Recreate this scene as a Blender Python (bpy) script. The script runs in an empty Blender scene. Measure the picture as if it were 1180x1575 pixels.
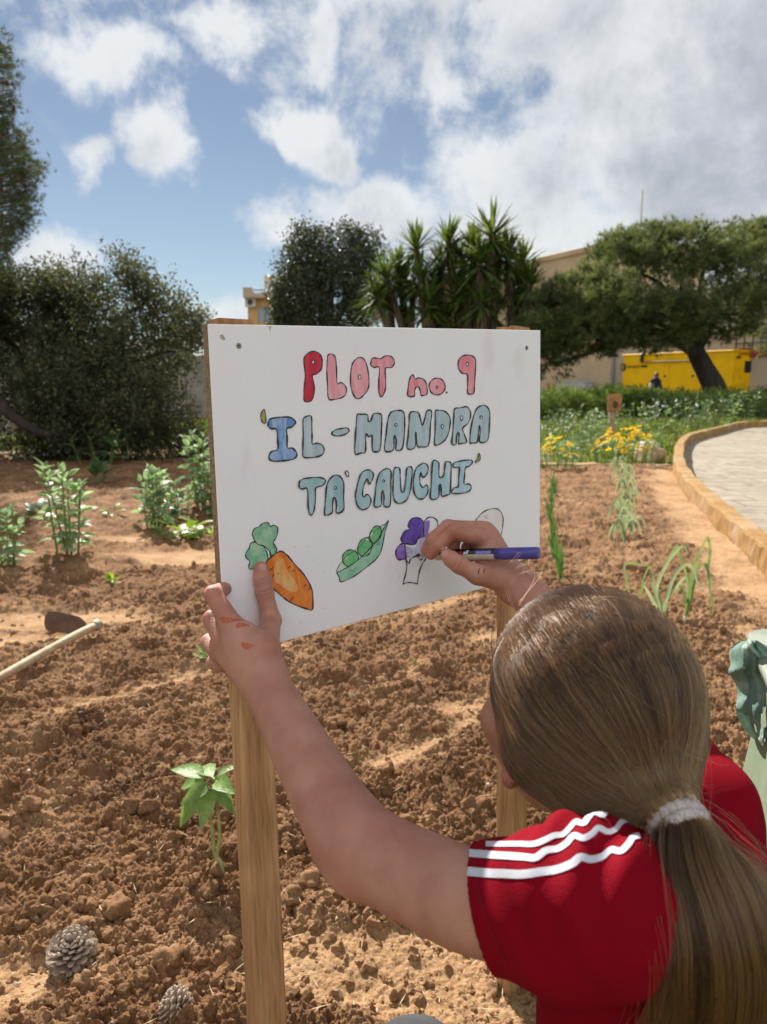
import bpy, math, random
import numpy as np
from mathutils import Vector, Matrix, geometry, noise as mnoise
R = math.radians
rng = np.random.default_rng(7); random.seed(7)
SC = bpy.context.scene; COL = SC.collection
# ------------------------------------------------------------------ camera
FOC = 1137.5; PITCH = R(9.95); CAMZ = 1.1
cam_d = bpy.data.cameras.new("camera"); cam = bpy.data.objects.new("camera", cam_d); COL.objects.link(cam)
cam.location = (0, 0, CAMZ); cam.rotation_euler = (R(90) - PITCH, 0, 0)
cam_d.sensor_fit = 'VERTICAL'; cam_d.sensor_height = 36; cam_d.sensor_width = 27; cam_d.lens = 26
cam_d.clip_start = 0.02; cam_d.clip_end = 5000
cam_d.dof.use_dof = True; cam_d.dof.focus_distance = 0.92; cam_d.dof.aperture_fstop = 8.5
SC.camera = cam
XR = np.array([1., 0, 0]); XF = np.array([0, math.cos(PITCH), -math.sin(PITCH)]); XU = np.array([0, math.sin(PITCH), math.cos(PITCH)])
CO = np.array([0, 0, CAMZ])
def ray(px, py): return XF + (px - 590) / FOC * XR - (py - 787.5) / FOC * XU
def P(px, py, d): return CO + d * ray(px, py)                    # point at depth d (metres along the view axis)
def G(px, py, z=0.0):                                            # point on the level plane z
    r = ray(px, py); return CO + r * ((z - CAMZ) / r[2])
def cs(x, y, d): return x * XR + y * XU + d * XF                 # direction in the photographer's frame
def PX(p):                                                       # world point -> photo pixel (for checks)
    v = np.asarray(p) - CO; d = v @ XF; return 590 + FOC * (v @ XR) / d, 787.5 - FOC * (v @ XU) / d
# ------------------------------------------------------------------ sun, sky, exposure
SUN_EL, SUN_AZ = R(38), R(-21)           # azimuth measured from straight ahead, negative = to the left
sd = np.array([math.sin(SUN_AZ) * math.cos(SUN_EL), math.cos(SUN_AZ) * math.cos(SUN_EL), math.sin(SUN_EL)])
ld = bpy.data.lights.new("sun", 'SUN'); ld.energy = 5.0; ld.angle = R(0.5); ld.color = (1, .95, .87)
sun = bpy.data.objects.new("sun", ld); COL.objects.link(sun); sun.location = (-20, 30, 50)
sun.rotation_euler = Vector(sd).to_track_quat('Z', 'Y').to_euler()
SC.view_settings.view_transform = 'Standard'; SC.view_settings.look = 'None'
SC.view_settings.exposure = 0.95; SC.view_settings.gamma = 1
SC.cycles.use_denoising = True
SC.cycles.max_bounces = 6; SC.cycles.transparent_max_bounces = 8
SC.cycles.sample_clamp_indirect = 4
W = bpy.data.worlds.new("World"); SC.world = W; W.use_nodes = True
def build_sky():
    nt = W.node_tree; N = nt.nodes; L = nt.links; N.clear()
    out = N.new('ShaderNodeOutputWorld'); bg = N.new('ShaderNodeBackground'); L.new(bg.outputs[0], out.inputs[0])
    bg.inputs[1].default_value = 0.05
    sky = N.new('ShaderNodeTexSky'); sky.sky_type = 'NISHITA'; sky.sun_disc = False
    sky.sun_elevation = SUN_EL; sky.sun_rotation = SUN_AZ; sky.air_density = 1.0; sky.dust_density = 0.0; sky.ozone_density = 2.5
    tc = N.new('ShaderNodeTexCoord')
    def math_(op, a, b=None, c=None, clamp=False):
        n = N.new('ShaderNodeMath'); n.operation = op; n.use_clamp = clamp
        for i, v in enumerate((a, b, c)):
            if v is None: continue
            if isinstance(v, (int, float)): n.inputs[i].default_value = v
            else: L.new(v, n.inputs[i])
        return n.outputs[0]
    def noise_(vec, scale, det, rough, dist=0.0):
        n = N.new('ShaderNodeTexNoise'); n.inputs['Scale'].default_value = scale; n.inputs['Detail'].default_value = det
        n.inputs['Roughness'].default_value = rough; n.inputs['Distortion'].default_value = dist
        L.new(vec, n.inputs['Vector']); return n
    D = tc.outputs['Generated']
    # domain warp so that cloud edges billow
    w1 = noise_(D, 5.5, 5, .55)
    sub = N.new('ShaderNodeVectorMath'); sub.operation = 'SUBTRACT'; L.new(w1.outputs['Color'], sub.inputs[0]); sub.inputs[1].default_value = (.5, .5, .5)
    sc = N.new('ShaderNodeVectorMath'); sc.operation = 'SCALE'; L.new(sub.outputs[0], sc.inputs[0]); sc.inputs['Scale'].default_value = .17
    ad = N.new('ShaderNodeVectorMath'); ad.operation = 'ADD'; L.new(D, ad.inputs[0]); L.new(sc.outputs[0], ad.inputs[1])
    V = ad.outputs[0]
    # cloud bodies: direction, angular half sizes (given in photo pixels), tilt
    B = [(158,88,122,60,-8,.92),(330,36,150,46,0,.75),(490,55,34,46,0,.75),(252,240,62,72,8,.88),(140,262,46,34,-20,.6),(462,190,86,44,-10,.88),
         (90,385,110,40,0,.75),(430,355,90,50,0,.8),(560,320,150,66,0,.85),(730,260,140,90,0,.85),(860,345,330,120,0,.85),(960,235,250,120,0,.8),
         (800,60,150,90,20,.8),(1080,70,300,170,0,1.0),(1190,210,210,190,0,.95),(690,150,56,60,10,.7),(700,395,260,56,0,.75),(330,480,120,45,0,.55),(1350,150,300,400,0,1.3),
         (600,-330,520,200,10,1.0),(-500,100,330,230,0,.9),(-300,-420,400,180,0,.8)]
    acc = None; gacc = None
    def blob(C, T, U, F, rx, ry, gain):
        m = N.new('ShaderNodeMapping'); m.vector_type = 'TEXTURE'; L.new(V, m.inputs['Vector'])
        M = Matrix((T, U, F)).transposed()
        m.inputs['Location'].default_value = C; m.inputs['Rotation'].default_value = M.to_euler(); m.inputs['Scale'].default_value = (rx, ry, .45)
        ln = N.new('ShaderNodeVectorMath'); ln.operation = 'LENGTH'; L.new(m.outputs[0], ln.inputs[0])
        return math_('MULTIPLY', math_('MAXIMUM', math_('SUBTRACT', 1.0, ln.outputs['Value']), 0.0), gain)
    def place(C, rx, ry, tilt, gain):
        nonlocal acc
        F = Vector(C).normalized(); T = F.cross(Vector((0, 0, 1))).normalized(); U = T.cross(F)
        c, s = math.cos(R(tilt)), math.sin(R(tilt)); T2 = T * c + U * s; U2 = U * c - T * s
        b = blob(F, T2, U2, F, rx, ry, gain)
        acc = b if acc is None else math_('SMOOTH_MAX', acc, b, .12)
    for (x, y, a, b_, t, g) in B: place(ray(x, y), a * 1.12 / FOC, b_ * 1.12 / FOC, t, g)
    # clouds added out of view, behind the photographer and overhead, as fill light
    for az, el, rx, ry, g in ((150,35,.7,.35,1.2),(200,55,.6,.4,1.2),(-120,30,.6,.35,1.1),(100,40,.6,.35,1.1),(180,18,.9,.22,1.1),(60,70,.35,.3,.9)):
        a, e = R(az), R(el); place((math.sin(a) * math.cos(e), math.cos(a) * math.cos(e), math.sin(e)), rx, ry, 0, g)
    for (x, y, a, b_, t, g) in [(1120,60,330,130,0,1.0),(1170,190,260,150,0,1.1),(980,270,230,100,0,.75),(640,360,260,80,0,.6),(860,110,130,90,0,.6),(200,130,120,50,0,.35),(470,215,80,28,0,.4),(250,285,60,40,0,.35)]:
        F = Vector(ray(x, y)).normalized(); T = F.cross(Vector((0, 0, 1))).normalized(); U = T.cross(F); q = blob(F, T, U, F, a * 1.15 / FOC, b_ * 1.15 / FOC, g); gacc = q if gacc is None else math_('SMOOTH_MAX', gacc, q, .1)
    n2 = noise_(D, 7.5, 10, .66, .25); n3 = noise_(D, 3.4, 7, .55); n4 = noise_(D, 26, 7, .65)
    f = math_('ADD', acc, math_('MULTIPLY', math_('ADD', math_('MULTIPLY', math_('SUBTRACT', n4.outputs['Fac'], .5), .5), math_('SUBTRACT', n2.outputs['Fac'], .5)), 1.25))
    mr = N.new('ShaderNodeMapRange'); mr.interpolation_type = 'SMOOTHSTEP'; L.new(f, mr.inputs[0]); mr.inputs[1].default_value = .15; mr.inputs[2].default_value = .58
    gate = N.new('ShaderNodeMapRange'); gate.interpolation_type = 'SMOOTHSTEP'; L.new(acc, gate.inputs[0]); gate.inputs[1].default_value = .02; gate.inputs[2].default_value = .2
    alpha = math_('MULTIPLY', math_('MULTIPLY', mr.outputs[0], gate.outputs[0]), .93)
    # thick middles are grey from below, thin rims white
    tk = N.new('ShaderNodeMapRange'); tk.interpolation_type = 'SMOOTHSTEP'
    L.new(math_('ADD', gacc, math_('MULTIPLY', math_('SUBTRACT', math_('ADD', math_('MULTIPLY', n2.outputs['Fac'], 1.4), n3.outputs['Fac']), 1.2), 2.2)), tk.inputs[0]); tk.inputs[1].default_value = -.1; tk.inputs[2].default_value = 1.55
    cc = N.new('ShaderNodeMix'); cc.data_type = 'RGBA'; L.new(tk.outputs[0], cc.inputs[0])
    cc.inputs[6].default_value = (8.9, 9.2, 9.4, 1); cc.inputs[7].default_value = (4.5, 4.8, 5.4, 1)
    # unseen clouds behind the photographer, brightened to fill the shaded board
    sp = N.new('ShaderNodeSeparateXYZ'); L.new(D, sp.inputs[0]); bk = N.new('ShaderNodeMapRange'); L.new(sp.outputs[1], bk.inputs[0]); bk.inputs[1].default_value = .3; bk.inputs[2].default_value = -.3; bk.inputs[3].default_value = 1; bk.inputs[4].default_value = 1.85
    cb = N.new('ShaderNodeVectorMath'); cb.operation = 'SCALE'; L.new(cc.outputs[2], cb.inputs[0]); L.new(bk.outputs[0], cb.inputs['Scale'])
    hs_ = N.new('ShaderNodeHueSaturation'); hs_.inputs['Saturation'].default_value = .78; hs_.inputs['Value'].default_value = .80; L.new(sky.outputs[0], hs_.inputs['Color'])
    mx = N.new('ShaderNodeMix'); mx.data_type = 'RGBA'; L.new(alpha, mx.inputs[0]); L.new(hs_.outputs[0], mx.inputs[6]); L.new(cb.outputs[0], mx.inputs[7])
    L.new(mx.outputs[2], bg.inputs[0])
build_sky()
# ------------------------------------------------------------------ helpers
def tag(o, label=None, cat=None, group=None, kind=None):
    for k, v in (('label', label), ('category', cat), ('group', group), ('kind', kind)):
        if v: o[k] = v
    return o
def empty(name, loc, label=None, cat=None, group=None):
    o = bpy.data.objects.new(name, None); COL.objects.link(o); o.location = [float(c) for c in loc]; o.empty_display_size = .1
    return tag(o, label, cat, group)
def mk(name, V, F, mats, parent=None, smooth=False, mi=None, attrs=None):
    """V (n,3) world coordinates; F (m,k) array or list of faces; linked as ONE mesh object."""
    V = np.asarray(V, dtype=np.float32).reshape(-1, 3)
    me = bpy.data.meshes.new(name)
    if isinstance(F, np.ndarray):
        k = F.shape[1]; loops = F.astype(np.int32).ravel(); starts = np.arange(0, len(loops), k, dtype=np.int32); tot = np.full(len(F), k, np.int32)
    else:
        tot = np.array([len(f) for f in F], np.int32); loops = np.array([i for f in F for i in f], np.int32)
        starts = np.concatenate([[0], np.cumsum(tot)[:-1]]).astype(np.int32)
    o = bpy.data.objects.new(name, me)
    if parent is not None:
        q = parent; off = np.zeros(3)
        while q is not None: off = off + np.array(q.location); q = q.parent
        V = V - off.astype(np.float32); o.parent = parent
    me.vertices.add(len(V)); me.vertices.foreach_set('co', V.ravel())
    me.loops.add(len(loops)); me.loops.foreach_set('vertex_index', loops)
    me.polygons.add(len(tot)); me.polygons.foreach_set('loop_start', starts); me.polygons.foreach_set('loop_total', tot)
    for m in (mats if isinstance(mats, (list, tuple)) else [mats]): me.materials.append(m)
    if mi is not None: me.polygons.foreach_set('material_index', np.asarray(mi, np.int32))
    me.polygons.foreach_set('use_smooth', np.full(len(tot), bool(smooth)))
    me.update(calc_edges=True)
    for k_, a in (attrs or {}).items():
        a = np.asarray(a, np.float32)
        if a.ndim == 1:
            at = me.attributes.new(k_, 'FLOAT', 'POINT'); at.data.foreach_set('value', a)
        else:
            at = me.attributes.new(k_, 'FLOAT_COLOR', 'POINT'); at.data.foreach_set('color', np.c_[a, np.ones(len(a))].astype(np.float32).ravel())
    COL.objects.link(o); return o
class MB:
    """collects shapes of one part"""
    def __init__(s): s.v = []; s.f = []; s.m = []; s.n = 0
    def add(s, V, F, m=0):
        V = np.asarray(V, float).reshape(-1, 3); s.v.append(V)
        for f in F: s.f.append([int(i) + s.n for i in f]); s.m.append(m)
        s.n += len(V); return s
    def box(s, c, sz, rz=0.0, m=0, bev=0.0, axes=None):
        hx, hy, hz = np.array(sz) / 2.0
        if axes is None: axes = (np.array([math.cos(rz), math.sin(rz), 0]), np.array([-math.sin(rz), math.cos(rz), 0]), np.array([0, 0, 1.]))
        b = min(bev, .45 * min(sz)); c = np.asarray(c, float)
        if b <= 0:
            V = [c + axes[0] * x * hx + axes[1] * y * hy + axes[2] * z * hz for z in (-1, 1) for y in (-1, 1) for x in (-1, 1)]
            return s.add(V, [(0,2,3,1),(4,5,7,6),(0,1,5,4),(2,6,7,3),(0,4,6,2),(1,3,7,5)], m)
        V = []; idx = {}
        for sx in (-1, 1):
            for sy in (-1, 1):
                for sz_ in (-1, 1):
                    for a in range(3):
                        o = [hx - b, hy - b, hz - b]; o[a] += b
                        idx[(sx, sy, sz_, a)] = len(V); V.append(c + axes[0] * sx * o[0] + axes[1] * sy * o[1] + axes[2] * sz_ * o[2])
        F = []
        def k(sg, a): return idx[(sg[0], sg[1], sg[2], a)]
        for a in range(3):
            u, w = [(1, 2), (2, 0), (0, 1)][a]
            for sg in (-1, 1):
                q = []
                for (p_, r_) in ((-1, -1), (1, -1), (1, 1), (-1, 1)):
                    t = [0, 0, 0]; t[a] = sg; t[u] = p_; t[w] = r_; q.append(k(t, a))
                F.append(q if sg > 0 else q[::-1])
        for a in range(3):                       # edge bevels along axis a
            u, w = [(1, 2), (2, 0), (0, 1)][a]
            for p_ in (-1, 1):
                for r_ in (-1, 1):
                    t0 = [0, 0, 0]; t0[a] = -1; t0[u] = p_; t0[w] = r_; t1 = list(t0); t1[a] = 1
                    q = [k(t0, u), k(t1, u), k(t1, w), k(t0, w)]; F.append(q if p_ * r_ < 0 else q[::-1])
        for sx in (-1, 1):
            for sy in (-1, 1):
                for sz_ in (-1, 1):
                    q = [idx[(sx, sy, sz_, a)] for a in range(3)]; F.append(q if sx * sy * sz_ > 0 else q[::-1])
        return s.add(V, F, m)
    def tube(s, pts, rad, n=8, m=0, caps=True):
        pts = np.asarray(pts, float); k = len(pts); rad = np.broadcast_to(np.asarray(rad, float), (k,))
        T = np.gradient(pts, axis=0); T /= np.linalg.norm(T, axis=1, keepdims=True) + 1e-12
        ref = np.array([0, 0, 1.]) if abs(T[0][2]) < .9 else np.array([1., 0, 0])
        V = []; a = np.arange(n) * 2 * math.pi / n
        u = np.cross(T[0], ref); u /= np.linalg.norm(u)
        for i in range(k):
            u = u - T[i] * (u @ T[i]); u /= np.linalg.norm(u) + 1e-12; w = np.cross(T[i], u)
            V.append(pts[i] + rad[i] * (np.cos(a)[:, None] * u + np.sin(a)[:, None] * w))
        F = [(i * n + j, i * n + (j + 1) % n, (i + 1) * n + (j + 1) % n, (i + 1) * n + j) for i in range(k - 1) for j in range(n)]
        if caps: F += [tuple(range(n))[::-1], tuple((k - 1) * n + j for j in range(n))]
        return s.add(np.concatenate(V), F, m)
    def grid(s, Q, m=0, closed=False):
        """Q (r,c,3) sheet"""
        r, c = Q.shape[:2]
        F = [(i * c + j, i * c + (j + 1) % c, (i + 1) * c + (j + 1) % c, (i + 1) * c + j) for i in range(r - 1) for j in range(c if closed else c - 1)]
        return s.add(Q.reshape(-1, 3), F, m)
    def prism(s, poly, d, m=0):
        """closed planar polygon pushed along vector d"""
        a = np.asarray(poly, float); n = len(a); b = a + np.asarray(d)
        tri = [tuple(t) for t in geometry.tessellate_polygon([[Vector(p) for p in a]])]
        return s.add(np.r_[a, b], [t[::-1] for t in tri] + [tuple(i + n for i in t) for t in tri] + [(i, (i + 1) % n, n + (i + 1) % n, n + i) for i in range(n)], m)
    def build(s, name, mats, parent=None, smooth=False, attrs=None):
        return mk(name, np.concatenate(s.v), s.f, mats, parent, smooth, s.m, attrs)
def copy_tree(o, parent=None):
    c = o.copy(); COL.objects.link(c); c.parent = parent
    for ch in list(o.children): copy_tree(ch, c)
    return c
def spline(pts, n, closed=False):
    """Catmull-Rom through pts, n samples per span"""
    p = np.asarray(pts, float); k = len(p); out = []
    for i in range(k if closed else k - 1):
        if closed: a, b, c, d = p[(i - 1) % k], p[i], p[(i + 1) % k], p[(i + 2) % k]
        else: a, b, c, d = p[max(i - 1, 0)], p[i], p[i + 1], p[min(i + 2, k - 1)]
        for j in range(n):
            t = j / n; out.append(.5 * (2 * b + (c - a) * t + (2 * a - 5 * b + 4 * c - d) * t * t + (3 * b - a - 3 * c + d) * t ** 3))
    if not closed: out.append(p[-1])
    return np.array(out)
def unit(v): v = np.asarray(v, float); return v / (np.linalg.norm(v, axis=-1, keepdims=True) + 1e-12)
def sstep(a, b, x): t = np.clip((x - a) / (b - a), 0, 1); return t * t * (3 - 2 * t)
# numpy noise
def _hash(i, j, s): 
    h = (i.astype(np.int64) * 374761393 + j.astype(np.int64) * 668265263 + s * 974634757) & 0xffffffff
    h = ((h ^ (h >> 13)) * 1274126177) & 0xffffffff; h = ((h ^ (h >> 16)) * 2246822519) & 0xffffffff
    return ((h ^ (h >> 15)) & 0xffffff) / float(0x1000000)
def vnoise(x, y, s=0):
    i = np.floor(x); j = np.floor(y); u = x - i; v = y - j; u = u * u * (3 - 2 * u); v = v * v * (3 - 2 * v)
    a = _hash(i, j, s); b = _hash(i + 1, j, s); c = _hash(i, j + 1, s); d = _hash(i + 1, j + 1, s)
    return a + (b - a) * u + (c - a) * v + (a - b - c + d) * u * v
def fbm(x, y, o=4, s=0):
    r = 0; a = .5; t = 0
    for k in range(o): r = r + a * vnoise(x * 2 ** k + 17 * k, y * 2 ** k - 9 * k, s + k); t += a; a *= .5
    return r / t
def clods(x, y, s=0):
    """rounded lumps of uneven size: max of jittered domes"""
    i = np.floor(x); j = np.floor(y); r = np.zeros_like(x)
    for di in (-1, 0, 1):
        for dj in (-1, 0, 1):
            a, b = i + di, j + dj
            cx = a + _hash(a, b, s + 1); cy = b + _hash(a, b, s + 2); rr = .25 + .65 * _hash(a, b, s + 3) ** 2
            q = 1 - ((x - cx) ** 2 + (y - cy) ** 2) / rr ** 2
            r = np.maximum(r, np.sqrt(np.maximum(q, 0)) * rr)
    return r
# ------------------------------------------------------------------ materials
def nodes(name):
    m = bpy.data.materials.new(name); m.use_nodes = True; nt = m.node_tree; nt.nodes.clear()
    out = nt.nodes.new('ShaderNodeOutputMaterial'); return m, nt, nt.nodes, nt.links, out
def lin(c): return tuple((x / 12.92 if x <= .04045 else ((x + .055) / 1.055) ** 2.4) for x in c)
def mat(name, c1, c2=None, scale=8.0, rough=.7, bump=0.0, bscale=None, stretch=(1, 1, 1), detail=5, spec=.3, metal=0, coords='Object', c3=None, s3=2.0,
        transl=0.0, attr=None, sss=0.0, contrast=(.35, .65), sheen=0.0, coat=0.0):
    m, nt, N, L, out = nodes(name)
    b = N.new('ShaderNodeBsdfPrincipled'); b.inputs['Roughness'].default_value = rough; b.inputs['Metallic'].default_value = metal
    b.inputs['Specular IOR Level'].default_value = spec
    if sheen: b.inputs['Sheen Weight'].default_value = sheen
    if coat: b.inputs['Coat Weight'].default_value = coat
    if sss: b.inputs['Subsurface Weight'].default_value = sss; b.inputs['Subsurface Radius'].default_value = (.012, .005, .003); b.inputs['Subsurface Scale'].default_value = 1
    tc = N.new('ShaderNodeTexCoord'); mp = N.new('ShaderNodeMapping'); L.new(tc.outputs[coords], mp.inputs[0]); mp.inputs['Scale'].default_value = stretch
    def nz(sc, det):
        n = N.new('ShaderNodeTexNoise'); n.inputs['Scale'].default_value = sc; n.inputs['Detail'].default_value = det; n.inputs['Roughness'].default_value = .6
        L.new(mp.outputs[0], n.inputs['Vector']); return n.outputs['Fac']
    def mix(fac, a, c):
        x = N.new('ShaderNodeMix'); x.data_type = 'RGBA'; L.new(fac, x.inputs[0])
        for i, v in ((6, a), (7, c)):
            if isinstance(v, tuple): x.inputs[i].default_value = (*v, 1)
            else: L.new(v, x.inputs[i])
        return x.outputs[2]
    def rng_(f, a, c):
        r = N.new('ShaderNodeMapRange'); r.interpolation_type = 'SMOOTHSTEP'; L.new(f, r.inputs[0]); r.inputs[1].default_value = a; r.inputs[2].default_value = c; return r.outputs[0]
    col = c1
    if c2 is not None: col = mix(rng_(nz(scale, detail), *contrast), c1, c2)
    if c3 is not None: col = mix(rng_(nz(s3, 4), .5, .72), col, c3)
    if attr:                                                    # per-leaf value stored on the mesh
        a = N.new('ShaderNodeAttribute'); a.attribute_name = attr; h = N.new('ShaderNodeHueSaturation')
        v = N.new('ShaderNodeMapRange'); L.new(a.outputs['Fac'], v.inputs[0]); v.inputs[3].default_value = .55; v.inputs[4].default_value = 1.5; L.new(v.outputs[0], h.inputs['Value'])
        u = N.new('ShaderNodeMapRange'); L.new(a.outputs['Fac'], u.inputs[0]); u.inputs[3].default_value = .52; u.inputs[4].default_value = .475; L.new(u.outputs[0], h.inputs['Hue'])
        if isinstance(col, tuple): h.inputs['Color'].default_value = (*col, 1)
        else: L.new(col, h.inputs['Color'])
        col = h.outputs[0]
    if isinstance(col, tuple): b.inputs['Base Color'].default_value = (*col, 1)
    else: L.new(col, b.inputs['Base Color'])
    if bump:
        bn = N.new('ShaderNodeBump'); bn.inputs['Strength'].default_value = 1; bn.inputs['Distance'].default_value = bump; L.new(nz(bscale or scale * 4, 6), bn.inputs['Height']); L.new(bn.outputs[0], b.inputs['Normal'])
    sh = b.outputs[0]
    if transl:
        t = N.new('ShaderNodeBsdfTranslucent'); ms = N.new('ShaderNodeMixShader'); ms.inputs[0].default_value = transl; L.new(sh, ms.inputs[1]); L.new(t.outputs[0], ms.inputs[2])
        hs = N.new('ShaderNodeHueSaturation'); hs.inputs['Saturation'].default_value = 1.15; hs.inputs['Value'].default_value = 1.6; hs.inputs['Hue'].default_value = .485
        if isinstance(col, tuple): hs.inputs['Color'].default_value = (*col, 1)
        else: L.new(col, hs.inputs['Color'])
        L.new(hs.outputs[0], t.inputs[0]); sh = ms.outputs[0]
    L.new(sh, out.inputs[0]); return m
# ------------------------------------------------------------------ leaves in bulk
def leafs(C, Dr, Nn, Ln, Wd, fold=.15, droop=0.0):
    """diamond leaves with a fold: base C, direction Dr, face normal Nn"""
    n = len(C); Dr = unit(Dr); S = unit(np.cross(Dr, Nn)); Nn = np.cross(S, Dr)
    Ln = np.broadcast_to(Ln, (n,))[:, None]; Wd = np.broadcast_to(Wd, (n,))[:, None]
    mid = C + Dr * Ln * .45 + Nn * 0
    v = np.stack([C, mid + S * Wd * .5 + Nn * Wd * fold, C + Dr * Ln - Nn * Ln * droop, mid - S * Wd * .5 + Nn * Wd * fold], 1)
    i = np.arange(n)[:, None] * 4
    F = np.concatenate([i + [0, 1, 2], i + [0, 2, 3]], 0)
    return v.reshape(-1, 3), F
def needles(C, Dr, n_per, Ln, Wd, spread=.9):
    """tufts of thin triangles round direction Dr"""
    k = len(C); C2 = np.repeat(C, n_per, 0); D2 = unit(np.repeat(unit(Dr), n_per, 0) + spread * rng.normal(size=(k * n_per, 3)) * .6)
    S = unit(np.cross(D2, rng.normal(size=D2.shape))); L2 = Ln * rng.uniform(.6, 1.15, (len(C2), 1))
    v = np.stack([C2 - S * Wd * .5, C2 + S * Wd * .5, C2 + D2 * L2], 1); i = np.arange(len(C2))[:, None] * 3
    return v.reshape(-1, 3), i + [0, 1, 2]
def rsphere(n): return unit(rng.normal(size=(n, 3)))
# ------------------------------------------------------------------ smooth bodies (signed distance -> surface nets)
class SDF:
    def __init__(s): s.p = []
    def cap(s, a, b, ra, rb, k=.006): s.p.append(('c', np.asarray(a, float), np.asarray(b, float), ra, rb, k)); return s
    def ell(s, c, ax, r, k=.006): s.p.append(('e', np.asarray(c, float), np.asarray(ax, float), np.asarray(r, float), None, k)); return s
    def chain(s, pts, rs, k=.006):
        for i in range(len(pts) - 1): s.cap(pts[i], pts[i + 1], rs[i], rs[i + 1], k)
        return s
    @staticmethod
    def one(q, X):
        if q[0] == 'c':
            a, b, ra, rb = q[1:5]; ab = b - a; t = np.clip(((X - a) @ ab) / (ab @ ab + 1e-12), 0, 1)
            return np.linalg.norm(X - a - t[:, None] * ab, axis=1) - (ra + (rb - ra) * t)
        Y = (X - q[1]) @ q[2].T; k0 = np.linalg.norm(Y / q[3], axis=1); k1 = np.linalg.norm(Y / q[3] ** 2, axis=1)
        return k0 * (k0 - 1) / (k1 + 1e-9)
    def ev(s, X, prims=None):
        d = None
        for q in (s.p if prims is None else prims):
            e = s.one(q, X)
            if d is None: d = e
            else:
                k = q[5]; h = np.maximum(k - np.abs(d - e), 0) / k; d = np.minimum(d, e) - h * h * k * .25
        return d
def net(sdf, h, lo=None, hi=None, post=None, nb=14, slack=.0):
    """surface mesh of sdf.ev(X) (post(X,d) may modify the distance)"""
    if lo is None:
        pts = []
        for q in sdf.p:
            r = (max(q[3], q[4]) if q[0] == 'c' else q[3].max()) + .02
            for c in ((q[1], q[2]) if q[0] == 'c' else (q[1],)): pts += [c - r, c + r]
        lo = np.min(pts, 0); hi = np.max(pts, 0)
    lo = np.asarray(lo, float); n = np.ceil((np.asarray(hi) - lo) / h).astype(int) + 2
    blk = np.ceil(n / nb).astype(int); NY, NZ = int(blk[1] * nb + 2), int(blk[2] * nb + 2)
    half = h * nb * .5; diag = half * 1.7321
    ii = np.stack(np.meshgrid(*[np.arange(b) for b in blk], indexing='ij'), -1).reshape(-1, 3)
    cen = lo + (ii * nb) * h + half
    D1 = np.stack([sdf.one(q, cen) for q in sdf.p], 1)
    keep = D1.min(1) < diag + .02 + slack
    g = np.stack(np.meshgrid(*[np.arange(nb + 1)] * 3, indexing='ij'), -1).reshape(-1, 3)
    ids_all, V_all, Q_all = [], [], []
    corner = np.array([[a, b, c] for a in (0, 1) for b in (0, 1) for c in (0, 1)])
    edges = [(a, b) for a in range(8) for b in range(a + 1, 8) if np.abs(corner[a] - corner[b]).sum() == 1]
    for bi in np.nonzero(keep)[0]:
        base = ii[bi] * nb; dm = D1[bi].min(); pr = [q for q, dd in zip(sdf.p, D1[bi]) if dd < dm + 2 * diag + .03]
        def ev(X):
            d = sdf.ev(X, pr); return d if post is None else post(X, d)
        X = lo + (base + g) * h; d = ev(X); D = d.reshape(nb + 1, nb + 1, nb + 1); S = D < 0
        if S.all() or not S.any(): continue
        cv = np.stack([D[a:a + nb, b:b + nb, c:c + nb] for a, b, c in corner], -1).reshape(-1, 8); cs_ = cv < 0
        act = np.nonzero(cs_.any(1) & ~cs_.all(1))[0]
        if len(act) == 0: continue
        cv = cv[act]; cs_ = cs_[act]; sm = np.zeros((len(act), 3)); cnt = np.zeros(len(act))
        for a, b in edges:
            m = cs_[:, a] != cs_[:, b]; t = cv[:, a] / (cv[:, a] - cv[:, b] + 1e-20)
            sm += np.where(m[:, None], corner[a] + t[:, None] * (corner[b] - corner[a]), 0); cnt += m
        ci = np.stack(np.unravel_index(act, (nb, nb, nb)), 1); Vv = lo + (base + ci + sm / cnt[:, None]) * h
        e = h * .5; d0 = ev(Vv); gr = np.stack([ev(Vv + np.eye(3)[k] * e) - d0 for k in range(3)], 1) / e
        Vv = Vv - gr * np.clip(d0 / ((gr * gr).sum(1) + 1e-6), -h, h)[:, None] * .9
        gi = base + ci; ids_all.append((gi[:, 0] * NY + gi[:, 1]) * NZ + gi[:, 2]); V_all.append(Vv)
        for ax in range(3):
            sl0 = [slice(0, nb)] * 3; sl1 = [slice(0, nb)] * 3; sl1[ax] = slice(1, nb + 1)
            A = S[tuple(sl0)]; B = S[tuple(sl1)]; w = np.argwhere(A != B)
            if len(w) == 0: continue
            fl = A[tuple(w.T)]; u, v = (ax + 1) % 3, (ax + 2) % 3; gg = base + w
            def cid(du, dv):
                t = gg.copy(); t[:, u] -= du; t[:, v] -= dv; return (t[:, 0] * NY + t[:, 1]) * NZ + t[:, 2]
            q = np.stack([cid(1, 1), cid(0, 1), cid(0, 0), cid(1, 0)], 1); q[~fl] = q[~fl][:, ::-1]; Q_all.append(q)
    ids = np.concatenate(ids_all); V = np.concatenate(V_all); Q = np.concatenate(Q_all)
    o = np.argsort(ids); ids = ids[o]; V = V[o]; pos = np.searchsorted(ids, Q); pos = np.clip(pos, 0, len(ids) - 1)
    ok = (ids[pos] == Q).all(1); return V, pos[ok]
def relax(V, Q, it=2, lam=.5):
    for _ in range(it):
        s = np.zeros_like(V); c = np.zeros(len(V))
        for a in range(4):
            for b in ((a + 1) % 4, (a - 1) % 4): np.add.at(s, Q[:, a], V[Q[:, b]]); np.add.at(c, Q[:, a], 1)
        V = V + lam * (s / np.maximum(c, 1)[:, None] - V)
    return V
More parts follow.
